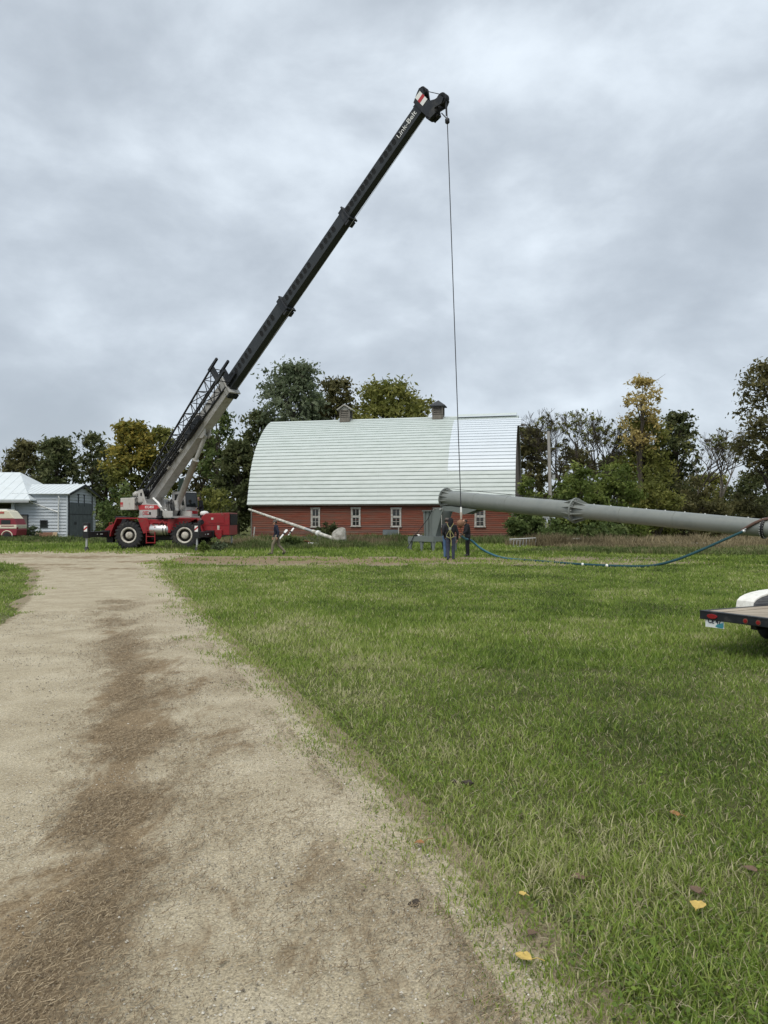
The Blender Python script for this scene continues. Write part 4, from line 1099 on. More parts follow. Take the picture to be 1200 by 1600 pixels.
cmb().box(3.52, 3.64, -1.20, -1.15, 1.18, 1.42).build('tail_lamp', 'rim', hood)
m_ = cmb(); m_.prism([(3.42, 1.05), (3.48, 1.18), (3.80, 1.18), (3.80, .80), (3.70, .62), (3.55, .66), (3.42, .86)], 'y', -1.28, -1.16); m_.build('tow_bracket', 'crane_red', crane, bevel=0.02)
m_ = cmb(); m_.lathe((2.62, -0.75, 2.02), (0, 0, 1), [(.20, 0), (.25, .05), (.25, .16), (.18, .24), (.03, .26)], 20); m_.build('air_cleaner', 'white', crane)
m_ = cmb(); m_.tube((2.52, -1.40, 1.60), (2.72, -1.52, 1.62), .14, n=14); m_.build('head_lamp', 'black', crane)
# outriggers
def outrigger(x, s, zfoot):
    ye = s * 3.80; y0 = s * 0.7
    m_ = cmb(); m_.box(x - .24, x + .24, min(s * .3, s * 1.3), max(s * .3, s * 1.3), .72, 1.14); m_.build('outrigger_box', 'black', crane)
    m_ = cmb(); m_.box(x - .17, x + .17, min(y0, ye), max(y0, ye), .77, 1.09); bm_ = m_.build('outrigger_beam', 'black', crane, bevel=0.01)
    m_ = cmb(); m_.box(x - .16, x + .16, ye - .14, ye + .14, .74, 1.58); m_.build('jack_housing', 'black', bm_, bevel=0.012)
    m_ = cmb(); m_.tube((x, ye, .10 + zfoot), (x, ye, .8), .055, n=12); m_.build('jack_rod', 'galv', bm_)
    m_ = cmb(); m_.lathe((x, ye, zfoot), (0, 0, 1), [(.20, 0), (.21, .05), (.13, .08), (.09, .22), (.05, .24)], 16); m_.build('jack_foot', 'black', bm_)
    yy = ye + s * .143
    m_ = cmb(); m_.box(x - .09, x + .09, min(yy, yy + s * .006), max(yy, yy + s * .006), 1.10, 1.42); mk = m_.build('warning_plate', 'white', bm_)
    m_ = cmb(); m_.prism([(x - .09, 1.15), (x + .09, 1.30), (x + .09, 1.40), (x - .09, 1.25)], 'y', min(yy + s * .007, yy + s * .011), max(yy + s * .007, yy + s * .011)); m_.build('warning_stripe', 'red_stripe', bm_)
    if s < 0:
        for q, w2 in ((1.0, .05), (1.55, .16)):
            m_ = cmb(); m_.box(x + .17, x + .178, ye + q - w2, ye + q + w2, .91, .96); m_.build('reflector', 'white', bm_)
for x in (-3.1, 3.1):
    outrigger(x, -1, 0.02)
outrigger(3.1, 1, 0.02)
outrigger(-3.1, 1, 0.02)
m_ = cmb(); m_.box(-3.15, -2.78, -1.0, -.6, .42, .72); m_.build('step_box', 'black', crane)

# ---- the upper works, turned towards the camera
cO = c_org + cA * 0.2
tipP = P(661, 166, 34.0)
u = Vector((tipP.x - cO.x, tipP.y - cO.y, 0)).normalized()
uy = Vector((-u.y, u.x, 0))                               # left of the operator = away from the viewer
UX = frame_matrix(Vector((cO.x, cO.y, 0)), u, uy, (0, 0, 1))
def umb(): return MB(UX)
m_ = umb(); m_.lathe((0, 0, 1.38), (0, 0, 1), [(.85, 0), (.85, .2), (.95, .22), (.95, .45), (.8, .5)], 36); m_.build('turntable', 'black', crane)
m_ = umb(); m_.box(-1.6, 1.75, -1.0, 1.0, 1.86, 1.98); m_.build('upper_deck', 'crane_grey', crane)
def side_plate(y0, y1):
    m_ = umb(); m_.prism([(-1.35, 2.20), (-1.62, 2.62), (-1.62, 3.52), (-1.25, 3.60), (-.80, 2.72), (.35, 2.66), (.95, 2.28), (1.85, 2.26), (1.85, 1.90), (-.95, 1.90)], 'y', y0, y1)
    return m_.build('upper_side_plate', 'crane_grey', crane, bevel=0.015)
sp = side_plate(-1.02, -.94); side_plate(.30, .38)
m_ = umb(); m_.prism([(-1.48, 2.36), (-1.62, 2.66), (-.75, 2.66), (.38, 2.62), (.72, 2.36)], 'y', -1.027, -1.021); m_.build('side_stripe', 'red_stripe', sp)
def side_text(body, a, z, size, mname, bold=0.0):
    mt = UX @ Matrix.Translation((a, -1.034, z)) @ Matrix.Rotation(R(90), 4, 'X')
    return text_mesh('lettering', body, size, mname, sp, mt, bold)
side_text('RTC-8050', -.40, 2.505, .215, 'white', 0.004)
m_ = umb(); m_.lathe((-1.0, -1.022, 2.16), (0, -1, 0), [(.115, 0), (.115, .006), (.075, .006), (.075, 0)], 20, closed=True); m_.build('emblem', 'red_stripe', sp)
m_ = umb()
for k, (a0, a1, z) in enumerate(((-.86, -.5, 2.22), (-.86, -.62, 2.14), (-.86, -.45, 2.06))): m_.box(a0, a1, -1.03, -1.021, z, z + .045)
m_.build('emblem_lines', 'red_stripe', sp)
m_ = umb(); m_.box(-.42, -.26, -1.04, -1.02, 2.06, 2.22); m_.build('side_vent', 'hole', sp)
m_ = umb(); m_.box(-1.35, -1.2, -1.04, -1.02, 3.2, 3.38); m_.build('side_vent', 'hole', sp)
m_ = umb(); m_.box(-1.6, .6, -.94, .30, 1.98, 2.5); m_.build('upper_body', 'crane_grey', crane)
# counterweight
m_ = umb(); m_.prism([(-3.25, -1.2), (-3.42, -.95), (-3.42, .95), (-3.25, 1.2), (-1.75, 1.2), (-1.75, -1.2)], 'z', 2.36, 3.10); cw = m_.build('counterweight', 'counterweight', crane, bevel=0.03)
m_ = umb(); m_.box(-3.25, -2.95, -1.206, -1.201, 2.68, 2.84); m_.build('rear_stripe', 'red_stripe', cw)
m_ = umb(); m_.box(-3.25, -2.95, -1.206, -1.201, 2.58, 2.64); m_.build('rear_stripe', 'red_stripe', cw)
m_ = umb(); m_.box(-1.75, -1.2, -.85, .85, 2.45, 3.0); m_.build('counterweight_mount', 'crane_grey', crane)
# winches and hoses behind the boom foot
for a, z in ((-2.15, 3.30), (-1.72, 3.38)):
    m_ = umb(); m_.lathe((a, -.72, z), (0, 1, 0), [(.30, 0), (.30, .06), (.20, .07), (.20, .95), (.30, .96), (.30, 1.02)], 22, smooth=False); m_.build('winch_drum', 'black', crane)
    m_ = umb(); m_.lathe((a, -.78, z), (0, -1, 0), [(.20, -.06), (.20, .08), (.12, .12), (.12, .20), (.02, .21)], 18); m_.build('winch_motor', 'crane_grey', crane)
for k in range(5):
    a0 = -2.35 + k * .16
    m_ = umb(); m_.path([(a0, -1.0, 3.20), (a0 + .03, -1.16, 3.0 + .04 * (k % 2)), (a0 + .12, -1.14, 2.72 - .05 * (k % 3)), (a0 + .35, -1.06, 2.66), (a0 + .62, -1.0, 2.85)], .026, 6); m_.build('hydraulic_hose', 'black', crane)
m_ = umb(); m_.box(-2.5, -1.4, -.95, -.55, 3.08, 3.16); m_.build('winch_bracket', 'crane_grey', crane)
# valve gear in front
m_ = umb(); m_.tube((.62, -1.08, 1.95), (.62, -1.08, 2.42), .09, n=10); m_.tube((.85, -1.06, 1.98), (.85, -1.06, 2.30), .07, n=10); m_.box(.5, 1.0, -1.16, -1.03, 1.86, 1.98); m_.build('valve_bank', 'black', crane)
m_ = umb(); m_.tube((.78, -.3, 2.3), (.78, -.3, 3.0), .17, n=14); m_.tube((1.1, -.2, 2.3), (1.1, -.2, 2.9), .14, n=14); m_.build('hydraulic_filter', 'crane_grey', crane)
for k in range(4):
    m_ = umb(); m_.path([(.5 + .15 * k, -.45, 2.3), (.6 + .15 * k, -.5, 2.8 + .06 * k), (.85 + .12 * k, -.48, 2.75), (.95 + .12 * k, -.45, 2.3)], .03, 6); m_.build('hydraulic_hose', 'black', crane)
m_ = umb(); m_.path([(-.62, -.62, 3.05), (-.1, -.62, 2.75), (.3, -.62, 2.4), (.75, -.62, 2.3)], [.07, .07, .06, .05], 8); m_.build('handrail', 'white', crane)

# cab on the far side
ca0, ca1, cy0, cy1, cz0, cz1 = -.30, 1.10, .45, 1.36, 1.98, 3.46
cabp = [(ca0, cz0), (ca0, cz1 - .02), (ca0 + .06, cz1), (ca1 - .22, cz1), (ca1 - .14, cz1 - .05), (ca1, cz0 + .55), (ca1 + .02, cz0)]
m_ = umb(); m_.prism(cabp, 'y', cy0, cy1); cab = m_.build('cab', 'crane_grey', crane, bevel=0.03)
m_ = umb(); m_.prism([(.02, 2.72), (.02, 3.30), (.62, 3.30), (.62, 2.72)], 'y', cy0 - .012, cy0 + .02); m_.build('side_window', 'glass', cab)
m_ = umb(); m_.prism([(.72, 2.62), (.72, 3.30), (.83, 3.30), (.98, 2.62)], 'y', cy0 - .012, cy0 + .02); m_.build('quarter_window', 'glass', cab)
# windscreen follows the sloped front
def front(y, k, off): # k 0 bottom .. 1 top of the sloped front face
    a = Vector((ca1, 0, cz0 + .55)); b = Vector((ca1 - .14, 0, cz1 - .05)); p = a.lerp(b, k); n_ = Vector((b.z - a.z, 0, a.x - b.x)).normalized()
    return (p.x + n_.x * off, y, p.z + n_.z * off)
m_ = umb(); m_.hexa([front(cy0 + .08, .04, .0), front(cy1 - .08, .04, .0), front(cy1 - .08, .94, 0), front(cy0 + .08, .94, 0), front(cy0 + .08, .04, .014), front(cy1 - .08, .04, .014), front(cy1 - .08, .94, .014), front(cy0 + .08, .94, .014)]); m_.build('windscreen', 'glass', cab)
m_ = umb()
fw = [front(cy0 + .06, .02, .02), front(cy1 - .06, .02, .02), front(cy1 - .06, .96, .02), front(cy0 + .06, .96, .02), front(cy0 + .06, .02, .02)]
m_.path(fw, .022, 6); m_.build('windscreen_seal', 'black', cab)
m_ = umb(); m_.box(ca1 + .018, ca1 + .03, cy0 + .05, cy1 - .05, 2.12, 2.30); m_.build('front_stripe', 'red_stripe', cab)
m_ = umb(); m_.hexa([(.1, cy0 + .15, cz1 + .0), (.62, cy0 + .15, cz1), (.62, cy0 + .19, cz1), (.1, cy0 + .19, cz1), (.2, cy0 + .15, cz1 + .78), (.66, cy0 + .15, cz1 + .84), (.66, cy0 + .19, cz1 + .84), (.2, cy0 + .19, cz1 + .78)]); m_.build('raised_roof_hatch', 'green_glass', cab)
# platform the crew steps on
m_ = cmb(); m_.box(1.9, 2.55, -.5, .6, 1.36, 1.41); m_.build('step_plate', 'black', crane)

# ---- boom
foot = P(236, 776, 47.1)
foot = Vector((cO.x, cO.y, 0)) - u * 1.5 + Vector((0, 0, foot.z))
bdir = (tipP - foot).normalized(); BLEN = (tipP - foot).length
byv = uy; bz = bdir.cross(byv).normalized()
OX = frame_matrix(foot, bdir, byv, bz)                    # boom: x along it, -y the near side, z its upper side
def omb(): return MB(OX)
def to_px(p):
    q = p - Vector((0, 0, CAMH)); yv = q.y * _cp + q.z * _sp; zv = -q.y * _sp + q.z * _cp
    return 600 + 1200 * q.x / yv, 800 - 1200 * zv / yv
def boom_s(py):
    lo, hi = 0.0, BLEN
    for _ in range(40):
        mid = (lo + hi) / 2
        if to_px(foot + bdir * mid)[1] > py: lo = mid
        else: hi = mid
    return lo
s1, s2, s3 = boom_s(602), boom_s(474), boom_s(334)
secs = [(-.35, s1, .96, .58, 'crane_grey'), (s1 - .5, s2, .74, .46, 'boom_side'), (s2 - .5, s3, .64, .40, 'boom_side'), (s3 - .5, BLEN, .565, .34, 'boom_side')]
hole_me = None
for i, (a, b, h, w, mm) in enumerate(secs):
    m_ = omb()
    if i == 0:
        m_.prism([(-.35, -.2), (-.35, .25), (.3, h / 2), (b, h / 2), (b, -h / 2), (.5, -h / 2)], 'y', -w / 2, w / 2)
    else: m_.box(a, b, -w / 2, w / 2, -h / 2, h / 2)
    so = m_.build('boom_section', [mm], crane, bevel=0.02)
    so['label'] = ('grey base section of the boom', 'lowest black section of the boom', 'middle black section of the boom', 'uppermost black section of the boom')[i]
    # edge flanges along the section, underside stiffener
    m_ = omb()
    for zz in (-h / 2 + .03,):
        m_.box(max(a, 0.6), b - .02, -w / 2 - .012, -w / 2, zz - .025, zz + .025); m_.box(max(a, .6), b - .02, w / 2, w / 2 + .012, zz - .025, zz + .025)
    m_.build('edge_rib', 'crane_grey' if i == 0 else 'boom_side', so)
    # collar at the top of the section
    if i < 3:
        m_ = omb(); m_.box(b - .34, b, -w / 2 - .05, w / 2 + .05, -h / 2 - .06, h / 2 + .06); m_.box(b - .06, b + .03, -w / 2 - .10, w / 2 + .10, -h / 2 - .13, h / 2 + .10)
        m_.build('boom_collar', 'boom_black' if i else 'crane_grey', so, bevel=0.015)
        m_ = omb(); m_.box(b - .40, b - .1, -w / 2 - .03, w / 2 + .03, -h / 2 - .17, -h / 2 - .06); m_.build('wear_pad_block', 'boom_black', so)
    else:
        m_ = omb(); m_.box(b - .3, b - .02, -w / 2 - .02, w / 2 + .02, -h / 2 - .02, h / 2 + .02); m_.build('boom_collar', 'boom_black', so)
    if i > 0:   # flat dark discs paint the shade of lightening holes, raised rims, both faces
        st = s1 if i == 1 else s2 if i == 2 else s3
        Ls = b - st; spots = []
        if i < 3:
            spots = [st + Ls * (.05 + .062 * k) for k in range(7)] + [st + Ls * (.63 + .062 * k) for k in range(4)]
        else:
            spots = [st + Ls * (.03 + .052 * k) for k in range(8)] + [st + Ls * (.50 + .055 * k) for k in range(6)]
        for sp_ in spots:
            for sd in (-1, 1):
                m_ = omb(); y = sd * w / 2
                pr = []
                for k in range(16):
                    t = 2 * math.pi * k / 16; pr.append((sp_ + .135 * math.cos(t), .06 + h * .24 * math.sin(t)))
                m_.prism(pr, 'y', min(y, y + sd * .004), max(y, y + sd * .004))
                ho = m_.build('hole_shade_disc', 'hole', so)
                m_ = omb(); m_.path([(x, y + sd * .004, z) for x, z in pr] + [(pr[0][0], y + sd * .004, pr[0][1])], .011, 5, caps=False); m_.build('hole_rim', 'boom_side', ho)
    if i == 0:  # top rail and brackets that carry the jib
        for fr0 in (.27, .43, .68):
            m_ = omb(); m_.box(b * fr0, b * fr0 + .25, -w / 2 - .16, w / 2 + .02, -.1, h / 2 + .09); m_.build('jib_bracket', 'crane_grey', so, bevel=0.01)
        m_ = omb(); m_.path([(b * .22, -w / 2 - .07, .1), (b * .34, -w / 2 - .07, .2), (b * .42, -w / 2 - .07, .5), (b * .66, -w / 2 - .06, .46)], .05, 8); m_.build('hose_conduit', 'crane_grey', so)
# lettering near the top of the boom
b_top = secs[3]
mt = OX @ Matrix.Translation((BLEN - 1.02, -b_top[3] / 2 - .008, .02)) @ Matrix.Rotation(R(90), 4, 'X')
text_mesh('lettering', 'Link-Belt', .37, 'white', crane, mt, 0.0)
# boom head
def hd(al, pe): return (BLEN + al / 37.0, -pe / 31.5)      # px beside the end -> boom metres (along, up)
for y0, y1 in ((-.23, -.17), (.17, .23)):
    m_ = omb(); m_.prism([hd(-6, 12), hd(-6, -12), hd(8, -17), hd(16, -19), hd(20, -13), hd(13, -2), hd(13, 10), hd(22, 18), hd(31, 21), hd(33, 29), hd(24, 32), hd(12, 26), hd(8, 33), hd(-2, 31), hd(-5, 24)], 'y', y0, y1)
    m_.build('head_plate', 'boom_black', crane)
m_ = omb(); x_, z_ = hd(7, -4)
m_.box(x_ - .16, x_ + .18, -.239, -.231, z_ - .33, z_ + .33); wp = m_.build('warning_panel', 'white', crane)
m_ = omb(); m_.box(x_ - .165, x_ + .185, -.246, -.240, z_ - .10, z_ + .09); m_.build('warning_stripe', 'red_stripe', wp)
for (al, pe, rr) in ((15, -13, .22), (29, 25, .26), (6, 22, .30), (2, 24, .28)):
    x, z = hd(al, pe)
    for y in ((-.12, .0) if rr < .28 else (-.13, .05)):
        m_ = omb(); m_.lathe((x, y, z), (0, 1, 0), [(rr, -.05), (rr - .05, -.01), (rr - .05, .03), (rr, .07), (rr - .02, .07), (.05, .06), (.05, -.04), (rr - .02, -.05)], 24, closed=True); m_.build('sheave', 'black', crane)
m_ = omb(); x, z = hd(0, 29); m_.box(x - .14, x + .06, -.22, .22, z - .06, z + .05); x, z = hd(6, 30); m_.box(x - .07, x + .07, -.10, .10, z - .16, z + .05); m_.build('wedge_socket', 'black', crane)
m_ = omb(); x, z = hd(13, 33); m_.tube((x, .1, z), (x + .0, .1, z - .45), .025, n=6); m_.build('guide_pin', 'black', crane)
# hoist rope: along the boom, over the head, down to the hook
sh_x, sh_z = hd(29, 25)
rope_top = OX @ Vector((sh_x + .20, -.05, sh_z - .06))
hook_p = P(720.5, 800, 33.4)
m_ = MB(); a0 = OX @ Vector((hd(15, -13)[0], -.05, hd(15, -13)[1] + .22)); m_.tube(a0, OX @ Vector((sh_x + .10, -.05, sh_z + .24)), .018, n=6); m_.tube(OX @ Vector((sh_x + .10, -.05, sh_z + .24)), rope_top, .018, n=6)
m_.build('hoist_rope_over_head', 'cable', crane)
m_ = MB(); m_.tube(rope_top, hook_p, .021, n=6); m_.build('hoist_rope', 'cable', crane)
m_ = MB(); dn = (hook_p - rope_top).normalized()
wpos = rope_top + dn * .95
m_.tube(rope_top + Vector((-.05, 0, 0)), wpos + Vector((-.04, 0, .1)), .028, n=6); m_.build('two_block_chain', 'cable', crane)
m_ = MB(); m_.lathe(wpos, dn, [(.05, 0), (.10, .05), (.10, .2), (.05, .25)], 14); m_.build('two_block_weight', 'black', crane)
m_ = omb(); m_.tube((.8, .05, .50), (BLEN + .2, -.05, .36), .014, n=5); m_.build('rope_along_boom', 'cable', crane)
m_ = omb(); m_.tube((s1, -.05, -.62), (BLEN - .1, -.05, -.52), .010, n=5); m_.build('wire_below_boom', 'galv', crane)
# hook block
m_ = MB(); m_.lathe(hook_p, dn, [(.025, -.22), (.04, -.18), (.045, .0), (.04, .06)], 12); m_.build('rope_socket', 'white', crane)
ballc = P(719.4, 818, 33.35)
m_ = MB(); m_.lathe(hook_p, (0, 0, -1), [(.04, .0), (.055, .06), (.045, .2), (.04, .32)], 14); m_.build('swivel', 'orange', crane)
m_ = MB(); m_.lathe(ballc + Vector((0, 0, .17)), (0, 0, -1), [(.02, 0)] + [(.165 * math.sin(t), .17 - .17 * math.cos(t)) for t in np.linspace(.35, math.pi - .3, 12)] + [(.02, .34)], 22); m_.build('headache_ball', 'ball', crane)
m_ = MB(); hp = ballc + Vector((0, 0, -.17))
m_.path([hp, hp + Vector((0, 0, -.10)), hp + Vector((.09, 0, -.17)), hp + Vector((.10, 0, -.28)), hp + Vector((0, 0, -.36)), hp + Vector((-.10, 0, -.30)), hp + Vector((-.11, 0, -.20))], [.02, .02, .025, .028, .028, .022, .012], 8); m_.build('hook', 'rust', crane)
# lift cylinder
cyl0 = UX @ Vector((.55, 0, 2.08))
ctop_s = boom_s(668); cyl1 = OX @ Vector((ctop_s, 0, -.62))
cd = (cyl1 - cyl0)
mid = cyl0 + cd * .70
m_ = MB(); m_.lathe(cyl0, cd, [(.12, -.12), (.185, -.02), (.185, cd.length * .69), (.21, cd.length * .69), (.21, cd.length * .70), (.1, cd.length * .705)], 22); m_.build('lift_cylinder', 'crane_grey', crane)
m_ = MB(); m_.tube(mid, cyl1, .115, n=16); m_.build('cylinder_rod', 'crane_grey', crane)
m_ = omb(); m_.prism([(ctop_s - .4, -.47), (ctop_s + .4, -.47), (ctop_s + .12, -.75), (ctop_s - .12, -.75)], 'y', -.24, -.15); m_.prism([(ctop_s - .4, -.47), (ctop_s + .4, -.47), (ctop_s + .12, -.75), (ctop_s - .12, -.75)], 'y', .15, .24); m_.build('cylinder_bracket', 'crane_grey', crane)
m_ = umb(); m_.box(.3, .8, -.3, -.2, 1.95, 2.3); m_.box(.3, .8, .2, .3, 1.95, 2.3); m_.build('cylinder_base', 'black', crane)

# lattice jib stowed along the near side of the base section
jl0, jl1 = 0.1, s1 + .55
def jc(s, k):       # chord k (0..3) at boom distance s
    t = (s - jl0) / (jl1 - jl0); wy = .20 + .19 * t; wz = .24 + .24 * t
    cy, cz = -.62 - .08 * t, .28 + .10 * t
    return (s, cy + (-wy if k in (0, 3) else wy), cz + (-wz if k in (0, 1) else wz))
chords = []
for k in range(4):
    m_ = omb(); m_.tube(jc(jl0, k), jc(jl1, k), .055, n=8); chords.append(m_.build('jib_chord', 'boom_black', crane))
NP = 11
for f, (k0, k1) in enumerate(((0, 1), (1, 2), (2, 3), (3, 0))):
    m_ = omb()
    for i in range(NP):
        a = jl0 + .3 + (jl1 - jl0 - .6) * i / NP; b = jl0 + .3 + (jl1 - jl0 - .6) * (i + 1) / NP
        m_.tube(jc(a, k0 if i % 2 else k1), jc(b, k1 if i % 2 else k0), .026, n=5); m_.tube(jc(b, k0), jc(b, k1), .026, n=5)
    m_.build('jib_lacing', 'boom_black', chords[f])
m_ = omb()     # end fittings with fork ears
for k in (1, 2, 0, 3):
    p = jc(jl1, k); m_.prism([(p[0] - .5, p[2] - .09), (p[0] + .12, p[2] - .06), (p[0] + .40, p[2] - .05), (p[0] + .42, p[2] + .07), (p[0] - .5, p[2] + .07)], 'y', p[1] - .06, p[1] + .06)
for kk in ((0, 3), (1, 2)):
    a, b = jc(jl1 - .45, kk[0]), jc(jl1 - .45, kk[1]); a2, b2 = jc(jl1 - .05, kk[0]), jc(jl1 - .05, kk[1])
    m_.hexa([(a[0], a[1] - .02, a[2]), (a2[0], a2[1] - .02, a2[2]), (a2[0], a2[1] + .02, a2[2]), (a[0], a[1] + .02, a[2]), (b[0], b[1] - .02, b[2]), (b2[0], b2[1] - .02, b2[2]), (b2[0], b2[1] + .02, b2[2]), (b[0], b[1] + .02, b[2])])
m_.build('jib_end_fitting', 'boom_black', crane)
m_ = omb()
p0, p1, p2, p3 = (jc(jl0, k) for k in range(4))
m_.tube((jl0 - .05, p0[1] - .1, (p0[2] + p3[2]) / 2), (jl0 - .05, p1[1] + .1, (p0[2] + p3[2]) / 2), .20, n=14); m_.tube(p0, p3, .05, n=8); m_.tube(p1, p2, .05, n=8); m_.build('jib_tip_sheave', 'boom_black', crane)
m_ = omb(); m_.box(s1 * .55, s1 * .72, -.62, -.36, -.18, .22); m_.build('jib_pivot_block', 'boom_black', crane)
m_ = omb(); m_.tube((.8, -.46, .28), (s1 * .70, -.50, .30), .045, n=8); m_.tube((.8, -.50, .05), (s1 * .66, -.50, .10), .05, n=8); m_.build('jib_inner_strut', 'boom_black', crane)
# ------------------------------------------------------------------ grey tower lying on its hinge
tA, tB = P(697, 779, 42.0), P(1150, 821, 30.6)
tdir = (tB - tA).normalized(); th = Vector((tdir.x, tdir.y, 0)).normalized(); tside = Vector((-th.y, th.x, 0))
def t_at(px):
    lo, hi = 0.0, 40.0
    for _ in range(40):
        mid = (lo + hi) / 2
        if to_px(tA + tdir * mid)[0] < px: lo = mid
        else: hi = mid
    return lo
tower = thing('steel_tower', 'grey flanged steel tower lying lifted on its hinge across the yard', 'tower', (tA.x, tA.y, 0))
L1, L2 = t_at(899), t_at(1194)
R1, R1b, R2, R2b = .43, .42, .36, .35
def ring(s, r0, r1, w=.05):
    return MB().lathe(tA + tdir * s, tdir, [(r0, 0), (r1, 0), (r1, w), (r0, w)], 40, smooth=False, closed=True)
def shaft(s0, s1, r0, r1, name='shaft'):
    m_ = MB(); m_.lathe(tA + tdir * s0, tdir, [(r0 + (r1 - r0) * k / 6, (s1 - s0) * k / 6) for k in range(7)], 48); return m_.build(name, 'tower_grey', tower)
shaft(.02, L1 - .02, R1, R1b); shaft(L1 + .06, L2 - .02, R2 + .0, R2b); shaft(L2 + .09, L2 + 6.0, .33, .30)
tx, ty = orth(tdir)[:2]
def gussets(s, r, rf, sgn, n=12, ln=.42):
    for k in range(n):
        a = 2 * math.pi * (k + .5) / n; q = tx * math.cos(a) + ty * math.sin(a); side = tdir.cross(q) * .014
        o = tA + tdir * s
        p = [o + q * (r - .01), o + q * rf, o + q * (rf - .02) + tdir * sgn * .06, o + q * r + tdir * sgn * ln]
        MB().hexa([p[0] - side, p[1] - side, p[2] - side, p[3] - side, p[0] + side, p[1] + side, p[2] + side, p[3] + side]).build('gusset', 'tower_grey', tower)
def bolts(s, r, n=24, ln=.05):
    for k in range(n):
        a = 2 * math.pi * k / n; q = tx * math.cos(a) + ty * math.sin(a); o = tA + tdir * s + q * r
        if (q.y < .25): MB().tube(o, o + tdir * ln, .02, n=6).build('bolt', 'bolt', tower)
ring(-.04, .1, .585, .05).build('base_flange', 'tower_grey', tower); gussets(.01, R1, .57, 1, 12, .45)
ring(L1 - .02, .1, .60, .035).build('flange', 'tower_grey', tower); ring(L1 + .02, .1, .60, .035).build('flange', 'tower_grey', tower)
gussets(L1 - .02, R1b, .585, -1, 10, .50); gussets(L1 + .055, R2, .585, 1, 10, .60); bolts(L1 + .055, .49)
ring(L2 - .01, .1, .42, .035).build('flange', 'black', tower); ring(L2 + .03, .1, .42, .04).build('flange', 'black', tower); bolts(L2 - .05, .385, 24, .13)
for s in (2.2, 4.3, L1 + 2.4, L1 + 4.9):
    r = R1 if s < L1 else R2
    ring(s, r - .05, r + .006, .03).build('weld_seam', 'tower_grey', tower)
# bolt heads along the top, safety line
for k in range(9):
    s = L1 + 1.0 + k * (L2 - L1 - 1.6) / 8; r = R2 + (R2b - R2) * k / 8
    o = tA + tdir * s + Vector((0, 0, r - .005)); MB().tube(o, o + Vector((0, 0, .035)), .03, n=8).build('step_stud', 'white', tower)
m_ = MB(); pts = []
for k in range(13):
    s = .1 + (L1 - .6) * k / 12; pts.append(tA + tdir * s + Vector((0, 0, R1 + .03 + .10 * (1 - k / 12.0))))
m_.path(pts, .012, 5); m_.build('safety_line', 'black', tower)
# hinge plates under the base
tctr = Vector((tA.x, tA.y, 0)) - th * 1.0
HX = frame_matrix(tctr, th, tside, (0, 0, 1))
for y in (-.33, .29):
    m_ = MB(HX); m_.prism([(.98, 2.50), (1.6, 2.48), (3.45, 2.27), (2.60, 2.03), (1.75, 2.20), (1.20, 2.24), (.95, 2.32)], 'y', y, y + .04); m_.build('hinge_plate', 'steel_grey', tower)
m_ = MB(HX); m_.box(1.3, 2.5, -.29, .29, 2.26, 2.30); m_.build('hinge_web', 'steel_grey', tower)
# timbers that carry the far end, beyond the picture
crib_p = tA + tdir * (L2 + 4.6)
crib = thing('timber_crib', 'stacked grey timbers carrying the far end of the steel tower', 'timbers', (crib_p.x, crib_p.y, 0))
top = crib_p.z - .33
for i in range(5):
    z0 = top * i / 5; z1 = top * (i + 1) / 5 - .004
    for q in (-.5, .3):
        MB().box(crib_p.x + q if i % 2 else crib_p.x - .7, crib_p.x + q + .2 if i % 2 else crib_p.x + .7, crib_p.y - .7 if i % 2 else crib_p.y + q, crib_p.y + .7 if i % 2 else crib_p.y + q + .2, z0, z1).build('timber', 'old_wood', crib)

# ------------------------------------------------------------------ hinge base frame
base = thing('hinge_base_frame', 'grey steel table frame with ribbed column below the tower foot', 'base frame', (tctr.x, tctr.y, 0))
hb = .98
def hmb(): return MB(HX)
for y in (-hb, hb - .2): hmb().box(-hb, hb, y, y + .2, .56, .82).build('frame_beam', 'steel_grey', base)
for x in (-hb, hb - .2, -.1): hmb().box(x, x + .2, -hb + .2, hb - .2, .57, .81).build('frame_beam', 'steel_grey', base)
hmb().box(-.62, .8, -.6, .6, .82, .85).build('top_plate', 'steel_grey', base)
for (x, y) in ((-hb + .1, -hb + .1), (hb - .1, -hb + .1), (-hb + .1, hb - .1), (hb - .1, hb - .1), (0, -hb + .1), (-hb + .1, 0), (0, hb - .1), (hb - .1, 0)):
    m_ = hmb(); m_.tube((x, y, 0.02), (x, y, .56), .085, n=12); lg = m_.build('leg', 'steel_grey', base)
    m_ = hmb(); m_.hexa([(x - .09, y - .012, .30), (x + .09, y - .012, .30), (x + .09, y + .012, .30), (x - .09, y + .012, .30), (x - .19, y - .012, .56), (x + .19, y - .012, .56), (x + .19, y + .012, .56), (x - .19, y + .012, .56)]); m_.build('leg_gusset', 'steel_grey', lg)
    hmb().box(x - .16, x + .16, y - .16, y + .16, 0, .02).build('foot_plate', 'steel_grey', lg)
col_ = hmb().box(-.30, .34, -.32, .32, .85, 2.22).build('column', 'steel_grey', base)
hmb().box(-.42, .42, -.44, .44, 2.22, 2.27).build('column_cap', 'steel_grey', col_)
for y in (-.36, -.12, .12, .32):
    hmb().hexa([(-.305, y, .86), (-.302, y + .035, .86), (-.30, y + .035, .86), (-.30, y, .86), (-.40, y, 2.215), (-.40, y + .035, 2.215), (-.30, y + .035, 2.215), (-.30, y, 2.215)]).build('rib', 'steel_grey', col_)
for x in (-.28, .0, .26):
    hmb().box(x, x + .035, -.40, -.32, .86, 2.215).build('rib', 'steel_grey', col_)
for y in (-.42, .38):
    hmb().prism([(.34, .86), (.60, .86), (1.02, 2.02), (1.16, 2.26), (.92, 2.42), (.34, 2.21)], 'y', y, y + .035).build('hinge_cheek', 'steel_grey', base)
